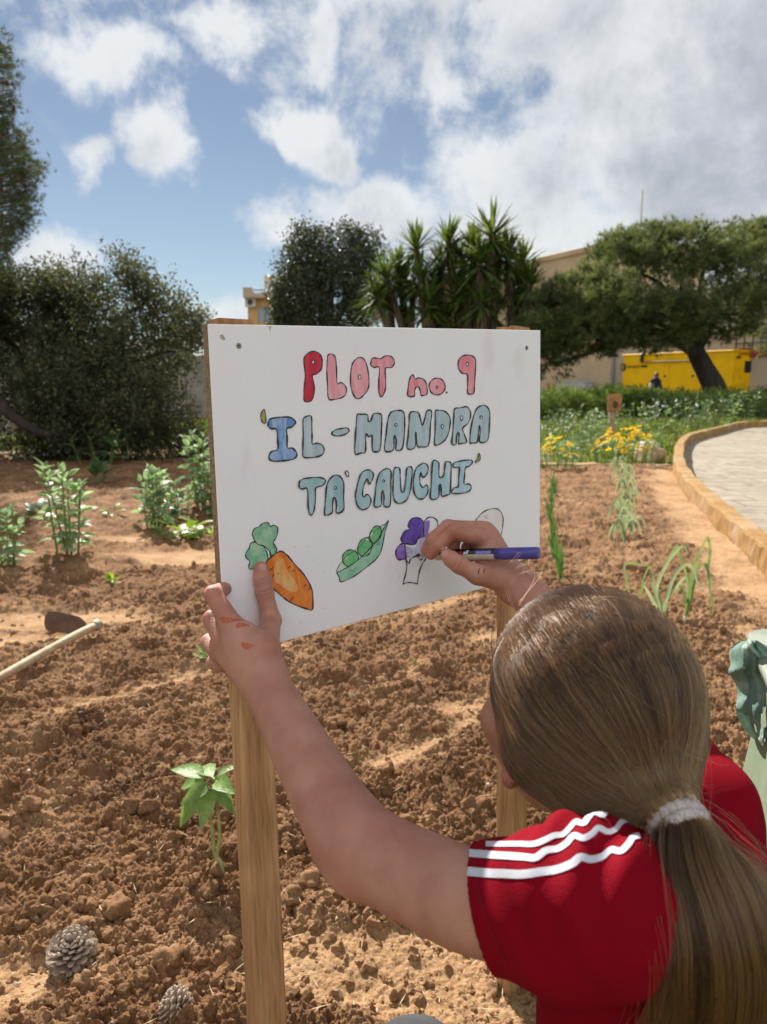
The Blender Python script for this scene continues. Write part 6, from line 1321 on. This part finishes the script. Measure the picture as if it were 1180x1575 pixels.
def head_hair():
    C, r0, r1, T = [], [], [], []; per = 15
    for i in range(len(GP)):
        path = GP[i][:GE[i] + 1]; m = len(path)
        if m < 5: continue
        path = path[np.linspace(0, m - 1, min(m, 26)).round().astype(int)]; m = len(path); g = grad(hf, path); tn = unit(np.gradient(path, axis=0)); sd_ = unit(np.cross(g, tn)); lock = rng.uniform(-.0016, .0034); tb = np.clip(rng.normal(.36, .17), 0, 1); u = np.linspace(0, 1, m)[:, None]
        for k in range(per):
            a, b = rng.normal(0, .0055), rng.uniform(-.0006, .0018); sp = 1 - .72 * u; ph = rng.uniform(0, 6.28); wv = .0008 * np.sin(u * rng.uniform(5, 14) + ph)
            q = path + sd_ * (a * sp + wv) + g * np.minimum(1, u * 7) * (lock * np.sin(math.pi * np.clip(u * 1.1, 0, 1)) + b + .0006)
            C.append(q); r0.append(.00016); r1.append(.00012); near = np.clip(1 - np.linalg.norm(path - TIE, axis=1) / .17, 0, 1); T.append(np.clip(tb + .65 * near * rng.uniform(.4, 1.1) + rng.normal(0, .07), 0, 1))
    # loose flyaway hairs
    for i in rng.choice(len(GP), 260):
        path = GP[i][:GE[i] + 1]
        if len(path) < 22: continue
        s = rng.integers(0, max(1, len(path) - 20)); q = path[s:s + rng.integers(12, 20)]; m = len(q); g = grad(hf, q); u = np.linspace(0, 1, m)[:, None]; tn = unit(np.gradient(q, axis=0)); sd_ = unit(np.cross(g, tn))
        q = q + g * (.002 + .010 * rng.random() * np.sin(u * math.pi * rng.uniform(.7, 1.1))) + sd_ * (.022 * rng.normal() * u ** 1.5 + .008 * np.sin(u * 3 * rng.random() + 6 * rng.random())); C.append(q); r0.append(.00013); r1.append(.00009); T.append(np.full(m, rng.uniform(.6, 1)))
    return strands("hair_strands", C, r0, r1, T, M_HAIR, HAIR)
head_hair()
def wisp():
    C = []; T = []
    for pts in ([(765, 940, .70), (758, 1000, .69), (775, 1100, .66), (783, 1150, .64), (790, 1195, .63), (815, 1215, .62), (845, 1222, .61)], [(775, 935, .69), (765, 1010, .68), (782, 1120, .65), (788, 1175, .63), (797, 1205, .62)],
                [(800, 925, .69), (835, 880, .72), (825, 862, .73), (795, 872, .74)], [(795, 930, .69), (820, 885, .72), (800, 880, .73), (775, 905, .735)], [(790, 935, .69), (778, 900, .72), (785, 870, .73), (800, 850, .735)], [(830, 915, .69), (850, 893, .71), (838, 878, .72), (815, 880, .73)]):
        p = spline(np.array([P(*q) for q in pts]), 6)
        for k in range(9 if pts[0][1] >= 935 and len(pts) > 4 else 2): C.append(p + rng.normal(0, .0012, 3) + np.cumsum(rng.normal(0, .00012, p.shape), 0)); T.append(np.full(len(p), rng.uniform(.15, .5)))
    strands("loose_strands", C, [.00010] * len(C), [.00006] * len(C), T, M_HAIR, HAIR)
wisp()
def ponytail():
    kp = [(1022, 1241), (1046, 1272), (1072, 1330), (1102, 1410), (1116, 1490), (1112, 1575), (1098, 1680), (1085, 1760)]; hit = trace([k[0] for k in kp], [k[1] for k in kp], sf); dd = (hit - CO) @ XF - .024
    dd[0] = .545; dd[1] = np.clip(dd[1], .520, .530); dd[2] = min(dd[2], .508); dd[-1] = dd[-2] = dd[-3]; ctr = spline(np.array([P(x, y, d) for (x, y), d in zip(kp, dd)]), 8); n = len(ctr); u = np.linspace(0, 1, n)
    wid = np.interp(u, [0, .08, .2, .38, .55, .75, 1], [.0075, .0105, .024, .037, .044, .048, .036]); dep = np.interp(u, [0, .08, .2, .5, 1], [.0075, .009, .016, .019, .012])
    T = unit(np.gradient(ctr, axis=0)); S = unit(np.cross(T, XF)); S = S * np.sign((S @ XR))[:, None]; B = unit(np.cross(T, S)); B = B * np.sign(B @ -XF)[:, None]
    C, r0, r1, TT = [], [], [], []
    for g in range(260):
        a = rng.uniform(0, 6.283); r = math.sqrt(rng.random()); x, y = r * math.cos(a), r * math.sin(a); dx = rng.normal(0, .10); tb = np.clip(rng.normal(.52, .2), .05, 1); end = rng.uniform(.78, 1.0); ph = rng.uniform(0, 6.28); wf = rng.uniform(2, 5)
        for k in range(30):
            xx = x + rng.normal(0, .07); yy = y + rng.normal(0, .10); ww = rng.normal(0, .03); m = int(n * end * rng.uniform(.94, 1)); uu = u[:m]
            q = ctr[:m] + S[:m] * (wid[:m] * (xx + (dx + ww) * uu + .10 * np.sin(wf * uu * 3 + ph) * uu))[:, None] + B[:m] * (dep[:m] * (yy + .12 * np.sin(wf * 2 * uu + ph)))[:, None]
            C.append(q); r0.append(.00016); r1.append(.00010); TT.append(np.clip(tb + .22 * uu + rng.normal(0, .08), 0, 1))
    for g in range(60):
        a = rng.uniform(-1, 1); s = rng.integers(3, 20); m = n - s - rng.integers(4, 14); uu = np.linspace(0, 1, m); q = ctr[s:s + m] + S[s:s + m] * (wid[s:s + m] * (np.sign(a) * (1.0 + .5 * rng.random() * uu)))[:, None] + B[s:s + m] * (dep[s:s + m] * rng.uniform(0, 1.5))[:, None] + S[s:s + m] * (.006 * np.sin(uu * 5 + a * 9))[:, None]; C.append(q); r0.append(.00012); r1.append(.00008); TT.append(np.full(m, rng.uniform(.6, 1)))
    o = strands("ponytail", C, r0, r1, TT, M_HAIR, GIRL)
    core = MB(); a = np.linspace(0, 6.283, 13)[:-1]; k = int(n * .9)
    core.grid(np.array([[ctr[i] + S[i] * wid[i] * .8 * math.cos(t) + B[i] * dep[i] * .75 * math.sin(t) for t in a] for i in range(k)]), closed=True); core.build("ponytail_core", M_HCAP, o, True)
    return ctr, S, B
PCTR, PS, PB = ponytail()
def hair_tie():
    mb = MB(); m = mat("cream_towelling", (.56, .48, .45), (.44, .37, .35), 260, .95, .0012, 500)
    ax = unit(P(1046, 1272, .527) - P(1018, 1236, .549)); s = unit(np.cross(ax, XF)); b = np.cross(ax, s)
    arc = np.r_[0, np.cumsum(np.linalg.norm(np.diff(PCTR, axis=0), axis=1))]
    for j, (off, rr, tt) in enumerate(((.002, .0150, .0052), (.0095, .0165, .0056), (.0170, .0172, .0054), (.0230, .0172, .0048))):
        c = np.array([np.interp(off, arc, PCTR[:, k]) for k in range(3)]); n = 72; tilt = (.10, -.06, .12, -.1)[j]
        pts = np.array([c + (s * math.cos(t) + b * math.sin(t)) * rr + ax * (tilt * rr * math.sin(t + j)) for t in np.linspace(0, 2 * math.pi, n + 1)]); rad = tt * (1 + .12 * np.sin(np.arange(n + 1) * 1.75 + j)); mb.tube(pts, rad, 9)
    mb.build("hair_tie", m, GIRL, True)
hair_tie()
# ---- the marker in her hand
def marker():
    a0 = on_board(640.5, 854, .002); a1 = P(829, 850.5, .962); ax = unit(a1 - a0); L_ = np.linalg.norm(a1 - a0); up = unit(XU - ax * (XU @ ax)); tw = np.cross(ax, up); tw = tw if tw @ -XF > 0 else -tw
    o = empty("marker_pen", a1, "purple-capped paint marker with black and cream barrel held in the person's right hand", "marker"); Rb = .0078
    def ringp(s, r, n=40): return [a0 + ax * s + (up * math.sin(t) + tw * math.cos(t)) * r for t in np.linspace(0, 2 * math.pi, n + 1)[:-1]]
    def px_s(px): return float(np.interp(px, [640.5, 829], [0, L_]))
    def tube_(name, prof, mats, mi=None, sm=True):
        mb = MB(); Q = np.array([ringp(s, r) for s, r in prof]); r_, c = Q.shape[:2]; F = []; M_ = []
        for i in range(r_ - 1):
            for j in range(c): F.append((i * c + j, i * c + (j + 1) % c, (i + 1) * c + (j + 1) % c, (i + 1) * c + j)); M_.append(mi(j / c) if mi else 0)
        return mk(name, Q.reshape(-1, 3), F, mats, o, sm, M_)
    M_K = mat("gloss_black_label", (.012, .012, .013), rough=.35); M_C = mat("cream_plastic", (.50, .43, .33), (.42, .35, .27), 40, .45); M_P = mat("purple_plastic", (.075, .062, .29), (.06, .05, .25), 40, .38, spec=.5); M_T = mat("wet_black_tip", (.015, .013, .02), rough=.4); M_G = mat("grey_nib_holder", (.36, .33, .32), rough=.5)
    s1, s2, s3 = px_s(672), px_s(768), px_s(829)
    tube_("nib", [(0, .0001), (.0005, .0013), (.004, .0018), (.009, .0020)], M_T); tube_("nib_holder", [(.008, .0001), (.0082, .0028), (.016, .0045), (s1, .0062)], M_G)
    tube_("barrel", [(s1, .0001), (s1 + .0002, .0068), (s1 + .004, Rb), (s2 - .0004, Rb), (s2, .002)], [M_K, M_C], lambda u: 0 if (u < .44) else 1)
    tube_("cap", [(s2, .003), (s2 + .0003, Rb * .99), (s2 + .0085, Rb * 1.0), (s2 + .0090, Rb * 1.05), (s2 + .0105, Rb * 1.06), (s3 - .003, Rb * 1.04), (s3 - .0006, Rb * .96), (s3, .004), (s3, .0001)], M_P)
    M_W = mat("white_print", (.78, .78, .78), rough=.5); M_R = mat("red_print", (.62, .03, .03), rough=.5); M_B = mat("blue_print", (.18, .16, .46), (.26, .24, .52), 400, .5)
    def on_pen(s, v, off=.00012): t = v / Rb; return a0 + ax * s + (up * math.sin(t) + tw * math.cos(t)) * (Rb + off)
    def text(txt, px, m, h, name):
        cu = bpy.data.curves.new(name, 'FONT'); cu.body = txt; cu.size = 1; cu.resolution_u = 3; cu.shear = .12; cu.offset = .035; t = bpy.data.objects.new(name, cu); COL.objects.link(t); bpy.context.view_layer.update()
        me = bpy.data.meshes.new_from_object(t.evaluated_get(bpy.context.evaluated_depsgraph_get())); V = np.array([v.co[:] for v in me.vertices]); F = [tuple(p.vertices) for p in me.polygons]; bpy.data.objects.remove(t); bpy.data.meshes.remove(me); bpy.data.curves.remove(cu)
        s0 = px_s(px); tm = .42; c0 = up * math.sin(tm) + tw * math.cos(tm); c1 = up * math.cos(tm) - tw * math.sin(tm); Wp = np.array([a0 + ax * (s0 + x * h * 1.02) + c0 * (Rb + .00012) + c1 * ((y - .36) * h * .92) for x, y, _ in V]); mk(name, Wp, F, m, o); return s0 + V[:, 0].max() * h * 1.02
    h = .0084; e = text("ck", 703, M_W, h, "lettering"); sc = (829 - 640.5) / L_
    e2 = text("-4-", 640.5 + (e + .0004) * sc, M_R, h, "lettering"); text("all", 640.5 + (e2 + .0004) * sc, M_W, h, "lettering")
    mb = MB(); sa, sb = px_s(741), px_s(764); Q = np.array([[on_pen(s, v) for s in np.linspace(sa, sb, 8)] for v in np.linspace(.0006, .0046, 6)]); mb.grid(Q); mb.build("badge", M_B, o)
marker()
# ------------------------------------------------------------------ hoe, pine cones, compost bin
def hoe():
    gh = G(155, 975, .03); a = G(150, 972, .045); b = G(-60, 1098, .03); o = empty("hoe", (gh[0], gh[1], hs(gh[0], gh[1])), "rusty-bladed hoe with a pale wooden handle lying on the dug soil", "hoe")
    za = hs(*a[:2]) + .05; zb = max(hs(*b[:2]), hs(*((a + b) / 2)[:2])) + .05; A = np.array([a[0], a[1], za]); B = np.array([b[0], b[1], zb]); dr = unit(B - A); B = A + dr * 1.15
    p = np.array([A + (B - A) * t + [0, 0, .004 * math.sin(t * 9)] for t in np.linspace(0, 1, 24)]); mb = MB(); mb.tube(p, .0165 + .001 * np.sin(np.arange(24) * .9), 14)
    mb.build("handle", mat("pale_handle_wood", (.56, .42, .27), (.42, .29, .17), 14, .7, .0015, 60, stretch=(1, 1, 1)), o, True)
    M = mat("rusty_steel", (.10, .062, .045), (.16, .085, .05), 22, .6, .0015, 90, metal=.35, c3=(.06, .045, .04), s3=9)
    mb = MB(); mb.tube([A - dr * .016, A - dr * .010, A + dr * .018, A + dr * .024], [.018, .0235, .0235, .019], 16); mb.build("socket", mat("worn_collar", (.42, .36, .28), (.28, .22, .17), 30, .6, metal=.3), o, True)
    dA = (A - CO) @ XF; S = [(136, 967), (126, 952), (112, 946), (74, 940.5), (70.5, 968), (100, 974), (122, 978)]
    q = np.array([P(x, y, dA + (136 - x) * .0012 + (970 - y) * .0005) for x, y in S]); q = spline(q, 3, True); c = q.mean(0); nrm = unit(np.cross(q[3] - c, q[9] - c)); nrm = nrm if nrm @ (CO - c) > 0 else -nrm
    q = q - nrm * ((q - c) @ nrm)[:, None]; mb = MB(); mb.prism(q, -nrm * .004); mb.tube([A, A + (q[0] - A) * .5, q[1] * .7 + c * .3], [.010, .009, .006], 8); mb.build("blade", M, o)
hoe()
def cone(px, py, L_, ax, label):
    g = G(px, py, .02); x, y = g[:2]; z = hs(x, y); o = empty("pine_cone", (x, y, z), label, "pine cone", "pine cones on the soil"); ax = unit(ax); c = np.array([x, y, z + L_ * (.40 if L_ > .06 else .12)]); s = unit(np.cross(ax, [.3, .2, 1])); b = np.cross(ax, s)
    mb = MB(); mb.tube([c - ax * L_ * .45, c - ax * L_ * .2, c + ax * L_ * .2, c + ax * L_ * .46], [L_ * .1, L_ * .2, L_ * .17, L_ * .03], 8); mb.build("core", mat("cone_core", (.06, .04, .03), rough=.9), o, True)
    N = 96; sc = MB()
    for i in range(N):
        t = (i + .5) / N; a = i * 2.39996; prof = math.sin(math.pi * (t * .86 + .10)) ** .75; R_ = L_ * .50 * prof + .002; rad = s * math.cos(a) + b * math.sin(a); base = c + ax * L_ * (t - .5) * .80 + rad * R_ * .35
        out = unit(rad * (1.0 - .5 * t) + ax * (-.25 + 1.25 * t)); tip = base + out * R_ * .75; tan = unit(np.cross(out, rad + ax * .3)); up = unit(np.cross(tan, out)); w = L_ * .145 * (.6 + .6 * prof) * rng.uniform(.85, 1.15); th = L_ * .03
        V = [base - tan * w * .35, base + tan * w * .35, base + (tip - base) * .6 + tan * w * .62 , tip + tan * w * .36, tip + out * th * .6, tip - tan * w * .36, base + (tip - base) * .6 - tan * w * .62]
        V = np.array(V); V2 = V + up * th; V2[3:6] += up * th * .7; n = 7; sc.add(np.r_[V, V2], [tuple(range(n))[::-1], tuple(range(n, 2 * n))] + [(k, (k + 1) % n, n + (k + 1) % n, n + k) for k in range(n)])
    sc.build("scales", mat("weathered_scale", (.30, .22, .165), (.46, .37, .29), 70, .85, .001, 300, c3=(.14, .09, .06), s3=45), o)
cone(113, 1492, .080, (.05, -.25, .9), "large open weathered pine cone lying on the soil")
cone(274, 1590, .052, (-.65, .1, .35), "small half-buried pine cone at the bottom edge of the soil")
def bin_():
    A = P(1143, 962, 1.22); zt = A[2]; r2 = ray(1181, 1046); B = CO + r2 * ((zt - CAMZ) / r2[2]); e1 = unit((B - A) * [1, 1, 0]); e2 = np.array([-e1[1], e1[0], 0]); e2 = e2 if e2[0] > 0 else -e2; Wd, Dp = .50, .46
    c = A + e1 * Dp / 2 + e2 * Wd / 2; o = empty("compost_bin", (c[0], c[1], 0), "pale green plastic compost bin with a closed lid at the right edge", "bin")
    M = mat("sage_plastic", (.20, .25, .165), (.17, .215, .14), 6, .55, .0015, 40, spec=.4, c3=(.33, .37, .28), s3=3); ML = mat("pale_lid_plastic", (.205, .23, .18), (.18, .20, .16), 7, .5, .001, 40, spec=.4)
    def ring(hw, hd, z, r, n=6):
        q = []
        for (sx, sy, a0) in ((1, 1, 0), (-1, 1, 90), (-1, -1, 180), (1, -1, 270)):
            for k in range(n + 1): t = R(a0 + 90 * k / n); q.append(c * [1, 1, 0] + e1 * (sx * (hd - r) + r * math.cos(t)) + e2 * (sy * (hw - r) + r * math.sin(t)) + np.array([0, 0, z]))
        return q
    hb = zt - .03; rows = []
    for k in range(16):
        t = k / 15; z = hb * (1 - t) - .03 * t; rows.append(ring(Wd / 2 - .030 + .075 * t, Dp / 2 - .030 + .075 * t, z, .05 + .02 * t))
    mb = MB(); mb.grid(np.array(rows), closed=True); n = len(rows[0]); mb.add(rows[0], [tuple(range(n))]); mb.build("body", M, o, True)
    lid = [ring(Wd / 2 - .03, Dp / 2 - .03, zt - .014, .04), ring(Wd / 2 - .004, Dp / 2 - .004, zt - .014, .045), ring(Wd / 2, Dp / 2, zt - .011, .045), ring(Wd / 2, Dp / 2, zt - .004, .045), ring(Wd / 2 - .005, Dp / 2 - .005, zt, .043), ring(Wd / 2 - .05, Dp / 2 - .05, zt + .008, .04), ring(Wd / 2 - .055, Dp / 2 - .055, zt + .016, .04)]
    mb = MB(); mb.grid(np.array(lid), closed=True); mb.add(lid[-1], [tuple(range(n))]); mb.build("lid", ML, o, True)
    # raised vent ribs on the side facing the sign
    mb = MB()
    for k, s in enumerate((-.12, .0, .12)):
        for t in (.45, .75):
            z = hb * (1 - t); hw = Wd / 2 - .030 + .075 * t; ctr = c * [1, 1, 0] - e2 * (hw + .001) + e1 * s + np.array([0, 0, z]); aa = np.linspace(0, 6.283, 25); pts = np.array([ctr + e1 * .045 * math.cos(q) + np.array([0, 0, .085 * math.sin(q)]) - e2 * .075 / hb * -.085 * math.sin(q) * -1 for q in aa]); mb.tube(pts, .004, 6)
    mb.build("moulded_vent", M, o, True)
    mb = MB(); h = A + e1 * .03 + e2 * .03; mb.tube(spline([h + [0, 0, -.012] - e2 * .022, h + [0, 0, -.03] - e2 * .026, h + [0, 0, -.06] - e2 * .02], 4), .005, 8); mb.build("hinge", mat("dark_hinge", (.05, .055, .05), rough=.5), o, True)
    # the big cabbage leaf hanging out from under the lid
    lf = empty("cabbage_leaf", A + e1 * .1 - e2 * .02 + np.array([0, 0, -.06]), "torn grey-green cabbage leaf hanging out from under the bin's lid", "cabbage leaf")
    dA = 1.20; nu, nv = 42, 26; Q = np.zeros((nu, nv, 3)); top = [(1140, 985), (1196, 1030)]
    le = spline(np.array([(1137, 986), (1122, 1000), (1124, 1020), (1120, 1032), (1130, 1046), (1134, 1066), (1132, 1088), (1140, 1110), (1152, 1128), (1166, 1140)], float), 8); re = spline(np.array([(1165, 985), (1195, 1005), (1212, 1040), (1215, 1080), (1212, 1110), (1200, 1135), (1185, 1143)], float), 8)
    for i in range(nu):
        t = i / (nu - 1); a = le[int(t * (len(le) - 1))]; b = re[int(t * (len(re) - 1))]
        for j in range(nv):
            s = j / (nv - 1); px, py = a + (b - a) * s; py += 6 * math.sin(s * 14 + t * 3) * t; edge = min(s, 1 - s, 1 - t) * 2
            d = dA - .045 - .03 * math.sin(math.pi * s) - .02 * t + .014 * math.sin(s * 11 + t * 7) * (1.2 - edge) + .010 * math.sin(t * 15 + s * 5) + .004 * math.sin(s * 31 + t * 9) - s * .07; Q[i, j] = P(px, py, d)
    F = []
    hole = [(.52, .62, .09, .055), (.70, .56, .10, .07), (.80, .34, .04, .03), (.30, .25, .022, .02), (.88, .78, .07, .05)]
    for i in range(nu - 1):
        for j in range(nv - 1):
            t, s = (i + .5) / (nu - 1), (j + .5) / (nv - 1)
            if any(((t - a) / ra) ** 2 + ((s - b) / rb) ** 2 < 1 + .35 * math.sin(9 * t + 13 * s) for a, b, ra, rb in hole): continue
            F.append((i * nv + j, i * nv + j + 1, (i + 1) * nv + j + 1, (i + 1) * nv + j))
    M_CAB = mat("cabbage_green", (.12, .20, .165), (.18, .27, .23), 18, .5, .005, 45, transl=.08, c3=(.30, .37, .28), s3=30)
    me = mk("blade", Q.reshape(-1, 3), F, M_CAB, lf, True)
    mb = MB(); vein = [Q[int(t * (nu - 1)), int((.55 + .1 * math.sin(t * 3)) * (nv - 1))] - XF * .003 for t in np.linspace(0, .62, 12)]; mb.tube(spline(vein, 3), np.linspace(.0036, .0012, 34), 7); mb.build("midrib", mat("pale_rib", (.24, .32, .25), rough=.5), lf, True)
bin_()
